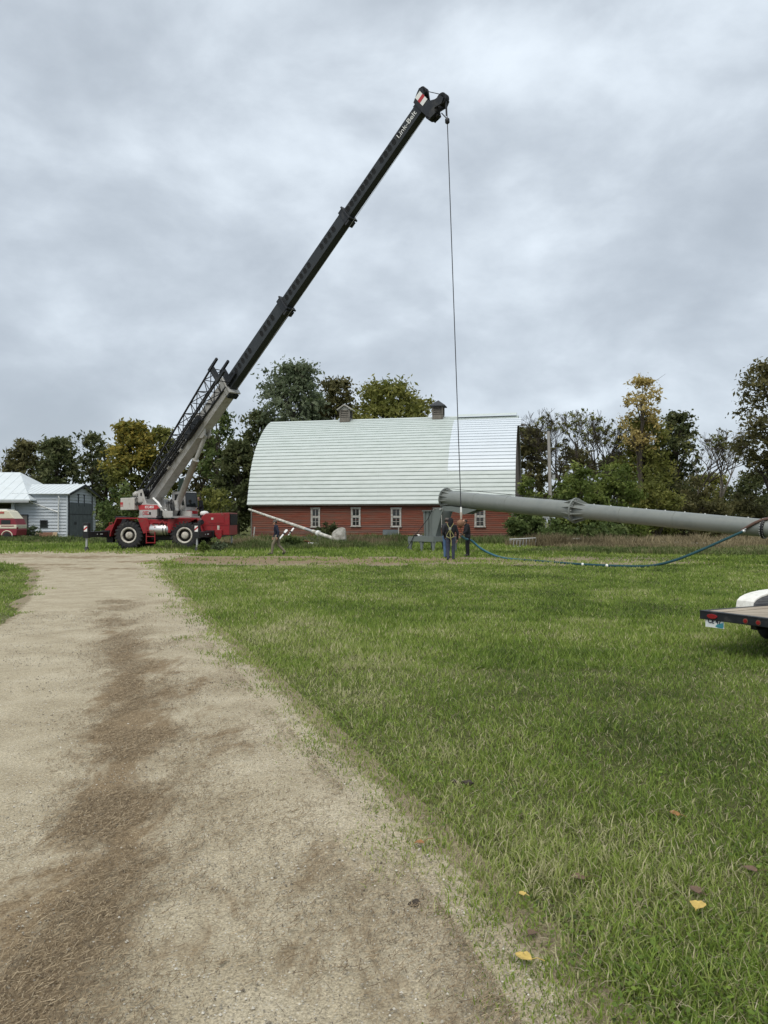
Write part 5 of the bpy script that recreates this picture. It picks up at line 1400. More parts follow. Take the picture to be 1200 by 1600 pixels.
m_ = hmb(); m_.tube((1.02, -.50, 2.33), (1.02, .50, 2.33), .055, n=12); m_.build('hinge_pin', 'bolt', base)
m_ = hmb(); m_.path([(.5, -.52, 2.4), (.2, -.60, 1.8), (-.2, -.85, 1.2), (-.5, -1.0, .84), (-.75, -1.06, .4), (-1.0, -1.2, .03)], .018, 6); m_.build('cable', 'black', base)
# tools on the table
tl = thing('tool_pile', 'black tools and white cap lying on the grey base frame', 'tools', HX @ Vector((-.75, -.3, .82)))
m_ = hmb(); m_.box(-.88, -.70, -.65, -.45, .823, .90); m_.lathe((-.72, -.18, .823), (0, 0, 1), [(.12, 0), (.13, .04), (.05, .09)], 12); m_.build('tool_bag', 'black', tl)
m_ = hmb(); m_.lathe((-.84, -.28, .823), (0, 0, 1), [(.09, 0), (.10, .05), (.07, .10), (.01, .12)], 14); m_.build('white_cap', 'white', tl)
m_ = hmb(); m_.path([(-.68, -.4, .84), (-.60, -.3, .86), (-.62, -.2, .85)], .025, 6); m_.build('wrench', 'galv', tl)
# pale strut propped at the left of the frame
st_ = thing('pale_strut', 'pale galvanised strut slanting to the ground left of the base frame', 'strut', G(637, 858))
a, b = G(636, 859.5), P(645.5, 843.5, 42.9)
m_ = MB(); m_.tube(a, b, .055, n=10); m_.build('pipe', 'galv', st_)
m_ = MB(); m_.tube(G(642, 858), P(645, 844.5, 43.3), .04, n=8); m_.build('pipe', 'galv', st_)

# ------------------------------------------------------------------ blue lifting sling
sling = thing('lifting_sling', 'long blue lifting sling from the hook across the ground to the tower', 'sling', G(900, 881.5))
hook_low = ballc + Vector((0, 0, -.52))
pts = [hook_low, P(727, 842, 34.8), P(733, 843, 36.4), P(739, 846.5, 36.6), P(750, 856, 36.5), P(766, 865, 36.1), G(786, 871.8, .045), G(815, 875.0, .045), G(850, 877.6, .045), G(900, 881.5, .045), G(960, 884.4, .045), G(1005, 885, .045), P(1030, 882, 28.4), P(1060, 873.5, 28.5), P(1095, 859.5, 28.9), P(1130, 844, 29.3), P(1163, 829.5, 29.75)]
def smooth_pts(ps, k=5):
    out = []
    for i in range(len(ps) - 1):
        p0, p1, p2, p3 = ps[max(i - 1, 0)], ps[i], ps[i + 1], ps[min(i + 2, len(ps) - 1)]
        for j in range(k):
            t = j / k
            out.append(0.5 * ((2 * p1) + (p2 - p0) * t + (2 * p0 - 5 * p1 + 4 * p2 - p3) * t * t + (-p0 + 3 * p1 - 3 * p2 + p3) * t ** 3))
    out.append(ps[-1]); return out
sp_ = smooth_pts(pts)
m_ = MB(); m_.path(sp_[:15], .05, 8); m_.build('pale_end', 'blue_light', sling)  # paler blue on the stretch nearest the hook
m_ = MB(); m_.path(sp_[14:36], .052, 8); m_.build('webbing', 'blue_light', sling)
m_ = MB(); m_.path(sp_[35:], .052, 8); m_.build('webbing', 'blue_sling', sling)
# brown sleeve choked round the tower
s0 = t_at(1176)
sl = [P(1161, 830.5, 29.72)]
for k in range(9):
    ang = R(-28 + k * 17); q = Vector((0, 0, 1)) * math.sin(ang) + (-tside if (-tside).y < 0 else tside) * math.cos(ang)
    q = q - tdir * q.dot(tdir); q.normalize()
    sl.append(tA + tdir * (s0 - .28 + .15 * k) + q * (R2b + .045))
m_ = MB(); m_.path(smooth_pts(sl, 3), .06, 8); m_.build('brown_sleeve', 'brown_sleeve', sling)
m_ = MB(); o = P(1162, 830, 29.70); dq = (sl[1] - pts[-2]).normalized(); m_.lathe(o - dq * .08, dq, [(.03, 0), (.075, .03), (.075, .12), (.03, .15)], 12); m_.lathe(o + Vector((.02, -.03, .07)), dq, [(.02, 0), (.03, .05), (.02, .12)], 8); m_.build('shackle', 'bolt', sling)
for px, py in ((910, 882), (948, 884)):
    o = G(px, py, .05); MB().tube(o - Vector((.035, 0, 0)), o + Vector((.035, 0, 0)), .060, n=8).build('white_tie', 'white', sling)

# ------------------------------------------------------------------ flat trailer at the right edge
tz = 0.52
T0 = G(1097, 953.5, tz); te = Vector((.47, -.883, 0)).normalized(); tf = Vector((-te.y, te.x, 0))
TX = frame_matrix(Vector((T0.x, T0.y, 0)), tf, -te, (0, 0, 1))        # x along the trailer away from its tail, -y across towards the viewer
trailer = thing('flat_trailer', 'black flatbed trailer with plank deck and white fender at right edge', 'trailer', (T0.x, T0.y, 0))
TW, TL = 1.70, 4.2
def tmb(): return MB(TX)
tmb().box(-.045, .0, -TW, 0, tz - .105, tz - .012).build('tail_channel', 'trailer_black', trailer, bevel=0.006)
tmb().box(-.05, .03, -TW, 0, tz - .012, tz + .004).build('tail_lip', 'trailer_black', trailer)
tmb().box(-.004, TL, -.045, 0.0, tz - .105, tz + .003).build('side_rail', 'trailer_black', trailer)
tmb().box(-.004, TL, -TW, -TW + .045, tz - .105, tz + .003).build('side_rail', 'trailer_black', trailer)
npk = 9; pw = (TW - .09) / npk
for i in range(npk):
    y1 = -.045 - i * pw; dz = random.uniform(-.004, .004)
    tmb().box(.032 + random.uniform(0, .012), TL - .02, y1 - pw + .006, y1, tz - .04 + dz, tz - .006 + dz).build('plank', 'plank', trailer)
for x in (.5, 1.2, 1.9, 2.6, 3.3, 4.0): tmb().box(x, x + .05, -TW + .05, -.05, tz - .10, tz - .045).build('cross_member', 'trailer_black', trailer)
def trailer_fender(sd):
    yo, yi = (0.27, 0.012) if sd > 0 else (-TW - .27, -TW - .012)
    outer = []
    for t in np.linspace(0, 1, 15):
        a = math.pi * (1 - t); xx = 1.98 + 0.98 * math.copysign(abs(math.cos(a)) ** .85, math.cos(a)); zz = tz - .03 + .215 * abs(math.sin(a)) ** .62
        outer.append((xx, zz))
    n = len(outer); m_ = tmb()
    vs_ = [(x, yo, z) for x, z in outer] + [(x, yi, z) for x, z in outer] + [(x, yo, z - .02) for x, z in outer] + [(x, yi, z - .02) for x, z in outer]
    fs_ = []
    for i in range(n - 1):
        fs_ += [(i, i + 1, n + i + 1, n + i), (2 * n + i, 3 * n + i, 3 * n + i + 1, 2 * n + i + 1), (i, 2 * n + i, 2 * n + i + 1, i + 1), (n + i, n + i + 1, 3 * n + i + 1, 3 * n + i)]
    m_.add(vs_, fs_); fd = m_.build('fender', 'fender_white', trailer)
    m_ = tmb(); ya = yi + (.012 if sd > 0 else -.012)
    m_.prism([(x, z - .022) for x, z in outer], 'y', min(ya, ya + .006), max(ya, ya + .006)); m_.build('fender_side', 'mesh_grey', fd)
    for k in range(5):
        z = tz + .015 + k * .032
        half = .98 * (1 - min(.97, (z - tz + .03) / .215) ** 2.4) ** .85
        q0, q1 = (ya - .006, ya) if sd > 0 else (ya + .006, ya + .012)
        tmb().box(1.98 - half + .05, 1.98 + half - .05, q0, q1, z, z + .008).build('fender_slat', 'mesh_dark', fd)
    for x in (1.62, 2.36):
        c = TX @ Vector((x, (yo + yi) / 2 - .09, .32)); d = TX.to_3x3() @ Vector((0, 1, 0))
        w_ = MB(); w_.lathe(c, d, [(.18, 0), (.29, 0), (.32, .03), (.32, .15), (.29, .18), (.18, .18)], 26); wh = w_.build('wheel', 'tyre', trailer)
        w_ = MB(); w_.lathe(c, d, [(.03, -.012), (.1, -.01), (.18, .0), (.19, .18), (.03, .19)], 20); w_.build('rim', 'rim', wh)
trailer_fender(1); trailer_fender(-1)
for x in (1.62, 2.36): MB(TX).tube((x, -TW - .1, .32), (x, .1, .32), .04, n=10).build('axle', 'trailer_black', trailer)
m_ = tmb(); m_.box(.35, 1.0, -.95, -.80, tz - .26, tz - .105); m_.box(.15, .40, -.92, -.83, tz - .20, tz - .105); m_.build('spring_hanger', 'trailer_black', trailer)
m_ = tmb(); m_.box(.40, TL, -1.36, -1.28, tz - .24, tz - .105); m_.box(.40, TL, -.48, -.40, tz - .22, tz - .105); m_.build('main_rail', 'trailer_black', trailer)
m_ = tmb(); m_.hexa([(TL, -1.4, tz - .1), (TL + 1.3, -.9, tz - .1), (TL + 1.3, -.8, tz - .1), (TL, -.3, tz - .1), (TL, -1.4, tz), (TL + 1.3, -.9, tz), (TL + 1.3, -.8, tz), (TL, -.3, tz)]); m_.build('tongue', 'trailer_black', trailer)
m_ = tmb(); m_.tube((TL + 1.1, -.85, 0), (TL + 1.1, -.85, tz + .3), .035, n=10); m_.build('tongue_jack', 'galv', trailer)
def lens(y, ry, rz, nm, z=tz - .055):
    m_ = tmb(); m_.prism([(y + ry * math.cos(t), z + rz * math.sin(t)) for t in np.linspace(0, 2 * math.pi, 18, endpoint=False)], 'x', -.058, -.044); return m_.build(nm, 'lens_red', trailer, bevel=0.003)
lens(-.19, .075, .03, 'tail_light')
for y in (-.66, -.83, -1.0):
    c = tmb(); c.prism([(y + .033 * math.cos(t), tz - .06 + .033 * math.sin(t)) for t in np.linspace(0, 2 * math.pi, 16, endpoint=False)], 'x', -.050, -.0455); c.build('light_ring', 'rust', trailer); lens(y, .023, .023, 'marker_light', tz - .06)
lens(-TW + .19, .075, .03, 'tail_light')
m_ = tmb(); m_.box(-.030, -.026, -.345, -.075, tz - .195, tz - .06); pl = m_.build('licence_plate', 'plate_white', trailer)
m_ = tmb(); m_.prism([(-.342, tz - .17), (-.342, tz - .12), (-.30, tz - .13), (-.25, tz - .15), (-.22, tz - .175), (-.26, tz - .19), (-.335, tz - .19)], 'x', -.0325, -.0305); m_.build('plate_picture', 'teal', pl)
mt = TX @ Matrix.Translation((-.034, -.21, tz - .118)) @ Matrix.Rotation(R(-90), 4, 'Z') @ Matrix.Rotation(R(90), 4, 'X')
text_mesh('lettering', 'CE 47', .078, 'ink', pl, mt, 0.002, 0.001)

# ------------------------------------------------------------------ utility pole behind the tower
up = P(861.5, 800, 74); pole = thing('utility_pole', 'bare bleached wooden utility pole right of the barn', 'utility pole', (up.x, up.y, 0))
ptop = P(857, 673, 74)
MB().tube((up.x, up.y, 0), ptop, .19, .145, n=14).build('shaft', 'pole_wood', pole)
MB().lathe(ptop - Vector((0, 0, .05)), (0, 0, 1), [(.15, 0), (.16, .1), (.1, .22), (.02, .26)], 14).build('cap', 'trim_dark', pole)
o = P(866, 745, 73.9); MB().box(o.x - .2, o.x + .06, o.y - .15, o.y + .05, o.z - .25, o.z + .2).build('insulator_box', 'galv', pole)
o = P(858, 697, 74); MB().tube(o - Vector((.35, 0, 0)), o + Vector((.35, 0, 0)), .025, n=6).build('guy_bolt', 'trim_dark', pole)
o = P(856, 808, 73.6); m_ = MB(); m_.box(o.x - .55, o.x - .05, o.y - .2, o.y + .1, o.z - .1, o.z + .1); m_.box(o.x - .05, o.x + .45, o.y - .2, o.y + .1, o.z - .25, o.z - .02); m_.tube((o.x - .2, o.y, 0), (o.x - .2, o.y, o.z - .1), .05); m_.build('meter_box', 'galv', pole)

# ------------------------------------------------------------------ toppled white pole with concrete foot
pc = P(531, 843, 51.5)
pa, pb = P(389, 796, 59), P(521, 841.5, 51.6)
tp = thing('toppled_pole', 'flaking white pole slanting up from lump of concrete before the barn', 'pole', (pc.x, pc.y, 0))
j = pa.lerp(pb, .70); k2 = pa.lerp(pb, .78)
MB().path([pa, pa.lerp(pb, .35), j], [.085, .10, .115], 12).build('upper_pipe', 'white_pole', tp)
MB().tube(j, k2, .10, n=12).build('joint', 'galv', tp)
MB().path([k2, pa.lerp(pb, .9), pb + (pb - pa).normalized() * .4], [.135, .13, .13], 12).build('lower_pipe', 'white_pole', tp)
MB().lathe(pa.lerp(pb, .83), (pb - pa), [(.13, 0), (.19, 0), (.19, .22), (.13, .22)], 14, smooth=False, closed=True).build('collar', 'white', tp)
import bmesh
def lump(name, m, parent, c, sx, sy, sz, seed, pts=None, tilt=0.0):
    bm = bmesh.new(); bmesh.ops.create_icosphere(bm, subdivisions=4, radius=1.0)
    rr = random.Random(seed); planes = [(Vector((rr.uniform(-1, 1), rr.uniform(-1, 1), rr.uniform(-1, 1))).normalized(), rr.uniform(.62, .85)) for _ in range(16)]
    for v in bm.verts:
        p = v.co.copy()
        for n_, d_ in planes:
            e_ = p.dot(n_) - d_
            if e_ > 0: p -= n_ * e_
        p += p.normalized() * .05 * (fbm(p.x * 3 + seed, p.y * 3 + p.z * 2.1) - .5)
        v.co = p
    bmesh.ops.scale(bm, vec=(sx, sy, sz), verts=bm.verts)
    if tilt: bmesh.ops.rotate(bm, cent=(0, 0, 0), matrix=Matrix.Rotation(tilt, 3, 'Y'), verts=bm.verts)
    bmesh.ops.translate(bm, vec=Vector(c) - Vector(parent['_base'] if parent else (0, 0, 0)), verts=bm.verts)
    me = bpy.data.meshes.new(name); bm.to_mesh(me); bm.free(); me.materials.append(M[m])
    o = bpy.data.objects.new(name, me); COL.objects.link(o)
    if parent: o.parent = parent; o['_base'] = parent['_base']
    return o
lump('concrete_foot', 'concrete', tp, (pc.x, pc.y, .50), .62, .55, .80, 3, tilt=.25)

# wind-wheel blades and scrap lying in the weeds
def blade_thing(a, b, w, label):
    t = thing('turbine_blade', label, 'blade', (a.x, a.y, 0), 'scrapped blades in the weeds')
    d = (b - a); s = Vector((1, 0, .1)).cross(d).normalized(); wv = d.normalized().cross(s).normalized()
    def quad(f0, f1, w0, w1, m, nm):
        p = [a + d * f0 - wv * w0, a + d * f0 + wv * w0, a + d * f1 + wv * w1, a + d * f1 - wv * w1]
        MB().hexa([q - s * .02 for q in p] + [q + s * .02 for q in p]).build(nm, m, t)
    quad(0, .48, w * .45, w * .6, 'white', 'blade_root'); quad(.48, .66, w * .6, w * .85, 'black', 'dark_band'); quad(.66, .93, w * .85, w, 'white', 'blade_tip'); quad(.93, 1, w, w * .5, 'white', 'blade_end')
    MB().tube(a - Vector((0, 0, 0)), Vector((a.x, a.y, 0)), .02, n=6).build('stalk', 'galv', t)
blade_thing(P(437, 842, 49), P(448.5, 827.5, 49.5), .085, 'wider white blade with dark band leaning in weeds behind walking man')
blade_thing(P(448, 840, 50), P(459, 825, 50.5), .06, 'narrow white blade with dark band leaning in weeds, right of wider one')
sc = P(480, 847, 49.5)
scrap = thing('scrap_cowling', 'faded red and white sheet metal scrap lying in the weeds', 'scrap', (sc.x, sc.y, 0))
m_ = MB()
for i in range(9):
    a = math.pi * i / 8
    if i < 8:
        b = math.pi * (i + 1) / 8
        q = lambda t, y, r: Vector((sc.x - .1 + .42 * math.cos(t) * r, sc.y + y, .10 + .34 * math.sin(t) * r))
        m_.hexa([q(a, -.5, 1), q(b, -.5, 1), q(b, .6, .8), q(a, .6, .8), q(a, -.5, .95), q(b, -.5, .95), q(b, .6, .75), q(a, .6, .75)])
m_.build('cowling', 'red_white', scrap)
m_ = MB(); m_.hexa([(sc.x - .75, sc.y - .3, .05), (sc.x - .2, sc.y - .5, .2), (sc.x - .15, sc.y - .3, .22), (sc.x - .7, sc.y - .1, .07), (sc.x - .75, sc.y - .3, .10), (sc.x - .2, sc.y - .5, .25), (sc.x - .15, sc.y - .3, .27), (sc.x - .7, sc.y - .1, .12)]); m_.build('white_sheet', 'white', scrap)
m_ = MB(); m_.hexa([(sc.x + .1, sc.y - .6, .12), (sc.x + .9, sc.y - .4, .18), (sc.x + .9, sc.y - .2, .26), (sc.x + .1, sc.y - .45, .3), (sc.x + .1, sc.y - .62, .15), (sc.x + .9, sc.y - .42, .21), (sc.x + .9, sc.y - .22, .29), (sc.x + .1, sc.y - .47, .33)]); m_.build('white_sheet', 'white', scrap)
br_ = thing('dead_branch', 'grey dead branches heaped under the white slanting pole', 'branch', G(494, 850))
bc = P(494, 842, 51)
for i in range(9):
    q = Vector((random.uniform(-.5, .3), random.uniform(-.4, .4), 0)); a = Vector((bc.x, bc.y, .05)) + q
    MB().path([a, a + Vector((random.uniform(-.2, .3), 0, .3)), a + Vector((random.uniform(-.5, .4), random.uniform(-.3, .3), random.uniform(.4, .8)))], [.035, .025, .01], 6).build('branch', 'bark_pale', br_)
# dark bench-like trough and post by the barn wall
bx_ = barn_px(612); bo = BX @ Vector((bx_, -.35, 0))
tr = thing('stone_trough', 'dark low trough against the barn below the third window', 'trough', bo)
m_ = MB(BX); x0, x1 = barn_px(602), barn_px(625.5); m_.box(x0, x1, -.55, .05, .48, .94); m_.build('trough_box', 'slate_door', tr)
for x in (x0 + .12, x1 - .12): MB(BX).box(x - .05, x + .05, -.45, -.05, 0, .48).build('leg', 'old_wood', tr)
MB(BX).box(x1 + .02, x1 + .10, -.6, -.5, 0, 1.15).build('upright', 'pole_wood', tr)
fpp = P(397, 835, 64); fp_ = thing('pale_post', 'thin pale post standing at the left barn corner', 'post', (fpp.x, fpp.y, 0))
MB().hexa([(fpp.x - .12, fpp.y - .04, 0), (fpp.x - .03, fpp.y - .04, 0), (fpp.x - .03, fpp.y + .04, 0), (fpp.x - .12, fpp.y + .04, 0), (fpp.x, fpp.y - .04, 1.22), (fpp.x + .09, fpp.y - .04, 1.22), (fpp.x + .09, fpp.y + .04, 1.22), (fpp.x, fpp.y + .04, 1.22)]).build('post', 'pole_wood', fp_)
# galvanised rack
rd = 49.0
def rp(px, z, dd=0): q = P(px, 815, rd + dd); return Vector((q.x, q.y, z))
rack = thing('hay_rack', 'low galvanised rack of thin bars right of the barn', 'rack', rp(818, 0))
for (a, b) in ((rp(796, .52), rp(837, .60)), (rp(796, .40, 1.2), rp(838, .46, 1.2)), (rp(796, .02), rp(826, .08)), (rp(796, .05, 1.2), rp(838, .05, 1.2))):
    MB().tube(a, b, .035, n=8).build('rail', 'galv', rack)
for i in range(8):
    px = 803 + i * 4.9; MB().tube(rp(px - 1, .0 + .03, 0), rp(px, .55, 0), .022, n=6).build('bar', 'galv', rack)
for px in (797, 838): MB().tube(rp(px, .05, 0), rp(px, .05, 1.2), .03, n=6).build('bar', 'galv', rack); MB().tube(rp(px, .0, 1.2), rp(px, .5, 1.2), .03, n=6).build('bar', 'galv', rack)
pp = thing('white_pipe', 'long thin white pipe lying in the dry grass under the tower', 'pipe', G(1065, 851))
MB().tube(P(1011, 846.5, 51), P(1119, 850.3, 49), .06, n=10).build('pipe', 'white_pole', pp)
for px in (1030, 1100):
    q = P(px, 848, 50); MB().box(q.x - .1, q.x + .1, q.y - .15, q.y + .15, 0, q.z - .05).build('block', 'old_wood', pp)
wb = thing('white_block', 'small white plank on legs in the weeds by the middle flange', 'plank', G(899, 852))
q = P(899, 841.5, 50); MB().box(q.x - .3, q.x + .3, q.y - .15, q.y + .15, q.z - .05, q.z + .03).build('plank', 'white_pole', wb)
for s in (-1, 1): MB().tube((q.x + s * .2, q.y, 0), (q.x + s * .2, q.y, q.z - .05), .03, n=6).build('leg', 'galv', wb)

# ------------------------------------------------------------------ fallen leaves and bits on the grass
def leaf_on(px, py, size, m, label, z, yaw, curl=.25, name='fallen_leaf', cat='leaf'):
    p = G(px, py, z); o = thing(name, label, cat, p)
    outline = [(0, -.46), (.20, -.42), (.38, -.26), (.43, -.05), (.36, .12), (.26, .30), (.06, .50), (-.10, .36), (-.28, .28), (-.36, .08), (-.44, -.10), (-.26, -.34)]
    outline = [(x * random.uniform(.75, 1.05), y * random.uniform(.8, 1.1)) for x, y in outline]
    m_ = MB(); c, s = math.cos(yaw), math.sin(yaw)
    vs_ = [p + Vector((0, 0, .012))] + [p + Vector(((x * c - y * s) * size, (x * s + y * c) * size, size * curl * (abs(x) * .9 + .3 * y + random.uniform(-.1, .15)) + .012)) for x, y in outline]
    n = len(outline); vs2 = [v - Vector((0, 0, .0012)) for v in vs_]
    m_.add(vs_ + vs2, [(0, 1 + i, 1 + (i + 1) % n) for i in range(n)] + [(n + 1, n + 2 + (i + 1) % n, n + 2 + i) for i in range(n)])
    m_.build('blade', m, o)
    MB().path([p + Vector((-.5 * -s * size, -.5 * c * size, .014)), p + Vector((-.8 * -s * size, -.8 * c * size, .025)), p + Vector((-1.1 * -s * size + .01, -1.1 * c * size, .02))], .0015, 5).build('stalk', m, o)
leaf_on(817, 1500, .068, 'leaf_yellow', 'yellow fallen leaf on the grass edge beside the drive', .035, 1.0)
leaf_on(1091, 1418, .075, 'leaf_yellow', 'yellow fallen leaf lying deeper in the lawn at right', .055, -.6)
leaf_on(1053, 1274, .075, 'leaf_orange', 'orange-yellow leaf sunk in the grass right of centre', .025, .4)
leaf_on(656, 1320, .06, 'leaf_orange', 'small orange leaf at the edge of the drive', .03, 2.0)
leaf_on(1086, 1394, .065, 'leaf_brown', 'brown leaf just above the yellow leaf in the lawn', .03, .2)
leaf_on(903, 1375, .07, 'leaf_brown', 'brown leaf in the short grass near the drive edge', .02, 1.4)
leaf_on(1173, 1362, .07, 'leaf_brown', 'pale brown leaf near the right edge of the lawn', .03, .9)
leaf_on(816, 1400, .04, 'leaf_yellow', 'tiny yellow leaf fragment in the grass above the drive-edge leaf', .045, .3)
leaf_on(832, 1462, .05, 'leaf_brown', 'dark reddish leaf in the grass above the lower yellow leaf', .02, 2.4)
for (px, py, s, lab) in ((648, 1413, .030, 'small dark clod lying on the drive near its edge'), (730, 1226, .042, 'dark brown clod lying in the lawn'), (708, 1222, .024, 'smaller dark clod beside the brown one in the lawn')):
    q = G(px, py, .02); o = lump('soil_clod', 'soil', None, (0, 0, 0), s, s * .8, s * .55, px); o.location = (q.x, q.y, .02 + s * .2); tag(o, lab, 'clod')

# ------------------------------------------------------------------ people
def capsule(a, b, ra, rb, n=10):
    a, b = Vector(a), Vector(b); d = b - a; L = max(d.length, 1e-4); x, y, d = orth(d)
    prof_ = [(ra * math.cos(t), -ra * math.sin(t)) for t in np.linspace(math.pi / 2 - .01, 0, 4)] + [(rb * math.cos(t), L + rb * math.sin(t)) for t in np.linspace(0, math.pi / 2 - .01, 4)]
    vs_, fs_ = [], []
    for r, t in prof_: vs_ += [a + d * t + (x * math.cos(2 * math.pi * k / n) + y * math.sin(2 * math.pi * k / n)) * max(r, .001) for k in range(n)]
    for i in range(len(prof_) - 1):
        for k in range(n): fs_.append((i * n + k, i * n + (k + 1) % n, (i + 1) * n + (k + 1) % n, (i + 1) * n + k))
    fs_ += [tuple(range(n))[::-1], tuple(range((len(prof_) - 1) * n, len(prof_) * n))]
    return vs_, fs_
def seg_dist(p, a, b):
    ab = b - a; t = max(0, min(1, (p - a).dot(ab) / max(ab.length_squared, 1e-9))); return (p - (a + ab * t)).length
STAND = dict(pelvis=(0, 0, .95), waist=(0, 0, 1.10), chest=(0, 0, 1.30), neck=(0, 0, 1.47), head=(.02, 0, 1.63),
             shL=(0, .19, 1.42), shR=(0, -.19, 1.42), elL=(-.02, .26, 1.14), elR=(-.02, -.26, 1.14), wrL=(.05, .26, .89), wrR=(.05, -.26, .89),
             hipL=(0, .095, .92), hipR=(0, -.095, .92), knL=(.02, .11, .50), knR=(.02, -.11, .50), anL=(0, .12, .09), anR=(0, -.12, .09), toL=(.16, .15, .045), toR=(.16, -.15, .045))
def person(label, loc, yaw, pose, top, legs, headgear, hood=False, scale=1.0, gloves=False):
    J = {k: Vector(v) for k, v in {**STAND, **pose}.items()}
    S = []   # (a, b, ra, rb, material)
    def seg(a, b, ra, rb, m): S.append((J[a] if isinstance(a, str) else Vector(a), J[b] if isinstance(b, str) else Vector(b), ra, rb, m))
    fwd = (J['toL'] + J['toR'] - J['anL'] - J['anR']); fwd.z = 0; fwd.normalize()
    lat = Vector((0, 1, 0))
    for s in ('L', 'R'):
        q = 1 if s == 'L' else -1
        seg('pelvis', 'hip' + s, .12, .115, 1); seg('hip' + s, 'kn' + s, .105, .075, 1); seg('kn' + s, 'an' + s, .075, .06, 1)
        seg('an' + s, 'to' + s, .058, .045, 2)
        seg('sh' + s, 'el' + s, .078, .060, 0); seg('el' + s, 'wr' + s, .058, .045, 0)
        seg('chest', 'sh' + s, .12, .085, 0)
        wr = J['wr' + s]; hd_ = (wr - J['el' + s]).normalized(); seg(wr, wr + hd_ * .08, .035, .036, 3)
    seg('pelvis', 'waist', .135, .13, 0); seg(J['waist'] + lat * .06, J['chest'] + lat * .08, .115, .125, 0); seg(J['waist'] - lat * .06, J['chest'] - lat * .08, .115, .125, 0)
    seg('chest', 'neck', .12, .065, 0); seg('neck', 'head', .055, .06, 3)
    hv = (J['head'] - J['neck']).normalized()
    hf = pose.get('_face', Vector((1, 0, 0))); hf = Vector(hf); hf = (hf - hv * hf.dot(hv)).normalized(); hl = hv.cross(hf)
    H = J['head']
    seg(H + hv * .03 - hf * .012, H + hv * .045 + hf * .015, .092, .088, 3); seg(H - hv * .045 + hf * .03, H - hv * .06 + hf * .045, .062, .05, 3)
    seg(H + hf * .09 - hv * .0, H + hf * .112 - hv * .02, .014, .016, 3)       # nose
    seg(H + hl * .088, H + hl * .094 - hv * .02, .02, .016, 3); seg(H - hl * .088, H - hl * .094 - hv * .02, .02, .016, 3)   # ears
    if hood:
        seg(H + hv * .04 - hf * .03, H - hv * .02 - hf * .02, .118, .115, 0); seg(H - hv * .05 - hf * .04, 'neck', .10, .10, 0)
    vs_, fs_ = [], []
    for a, b, ra, rb, m in S:
        v, f = capsule(a, b, ra, rb); o_ = len(vs_); vs_ += v; fs_ += [tuple(i + o_ for i in q) for q in f]
    me = bpy.data.meshes.new('body'); me.from_pydata([tuple(v) for v in vs_], [], fs_); me.update()
    tmp = bpy.data.objects.new('body_tmp', me); COL.objects.link(tmp)
    rm = tmp.modifiers.new('r', 'REMESH'); rm.mode = 'VOXEL'; rm.voxel_size = .02
    sm = tmp.modifiers.new('s', 'SMOOTH'); sm.factor = .5; sm.iterations = 2
    dg = bpy.context.evaluated_depsgraph_get(); bme = bpy.data.meshes.new_from_object(tmp.evaluated_get(dg)); bpy.data.objects.remove(tmp)
    for m in (top, legs, 'boot', 'skin'): bme.materials.append(M[m])
    mi = []
    for pl in bme.polygons:
        c = pl.center; best = min(S, key=lambda s: seg_dist(c, s[0], s[1]) - (s[2] + s[3]) / 2); mi.append(best[4])
    bme.polygons.foreach_set('material_index', mi); bme.polygons.foreach_set('use_smooth', [True] * len(mi))
    # five fingers on each hand
    bm = bmesh.new(); bm.from_mesh(bme)
    for s in ('L', 'R'):
        wr = J['wr' + s]; d = (wr - J['el' + s]).normalized(); q = 1 if s == 'L' else -1
        side = d.cross(Vector((0, q, 0))).normalized() if abs(d.y) < .95 else Vector((1, 0, 0)); inn = d.cross(side).normalized()
        if inn.y * q > 0: inn = -inn
        pk = wr + d * .10
        for k in range(5):
            if k < 4:
                a = pk + side * (.027 - .018 * k) + d * (.0 if k in (1, 2) else -.006); ln = (.038, .044, .041, .032)[k]
                pts_ = [a - d * .03, a + d * ln + inn * .008, a + d * (ln * 1.7) + inn * .03, a + d * (ln * 2.0) + inn * .055]; rr = .0085
            else:
                a = wr + d * .045 + side * .03; pts_ = [a, a + side * .028 + d * .03, a + side * .034 + d * .06 + inn * .015, a + side * .03 + d * .08 + inn * .03]; rr = .010
            t_ = MB(); t_.path(pts_, [rr, rr, rr * .9, rr * .6], 6)
            vv = [bm.verts.new(p) for p in t_.v]
            for f in t_.f:
                fa = bm.faces.new([vv[i] for i in f]); fa.material_index = 3; fa.smooth = True
    bm.to_mesh(bme); bm.free()
    XF = Matrix.Translation(Vector(loc)) @ Matrix.Rotation(yaw, 4, 'Z') @ Matrix.Scale(scale, 4)
    t = thing('person', label, 'person', loc)
    bme.transform(Matrix.Translation(-Vector(loc)) @ XF)
    b_ = bpy.data.objects.new('body', bme); COL.objects.link(b_); b_.parent = t; b_['_base'] = tuple(loc)
    def child(nm, m, fn):
        q = MB(XF); fn(q); return q.build(nm, m, t)
    if headgear == 'cap':
        def fn(q):
            q.lathe(H + hv * .035 - hf * .005, hv, [(.101, 0), (.104, .03), (.09, .07), (.05, .095), (.01, .1)], 18)
            a = H + hv * .045 + hf * .06
            q.hexa([a - hl * .08, a + hl * .08, a + hl * .06 + hf * .10 - hv * .01, a - hl * .06 + hf * .10 - hv * .01] + [p + hv * .012 for p in (a - hl * .08, a + hl * .08, a + hl * .06 + hf * .10 - hv * .01, a - hl * .06 + hf * .10 - hv * .01)])
        child('cap', 'cap_grey', fn)
    if headgear in ('hair', 'cap') and not hood:
        def fn(q):
            q.lathe(H - hv * .035 - hf * .028, hv, [(.075, -.01), (.096, .02), (.102, .06), (.095, .10), (.06, .135), (.01, .15)] if headgear == 'hair' else [(.07, -.01), (.09, .02), (.098, .06), (.09, .08)], 16)
        child('hair', 'hair', fn)
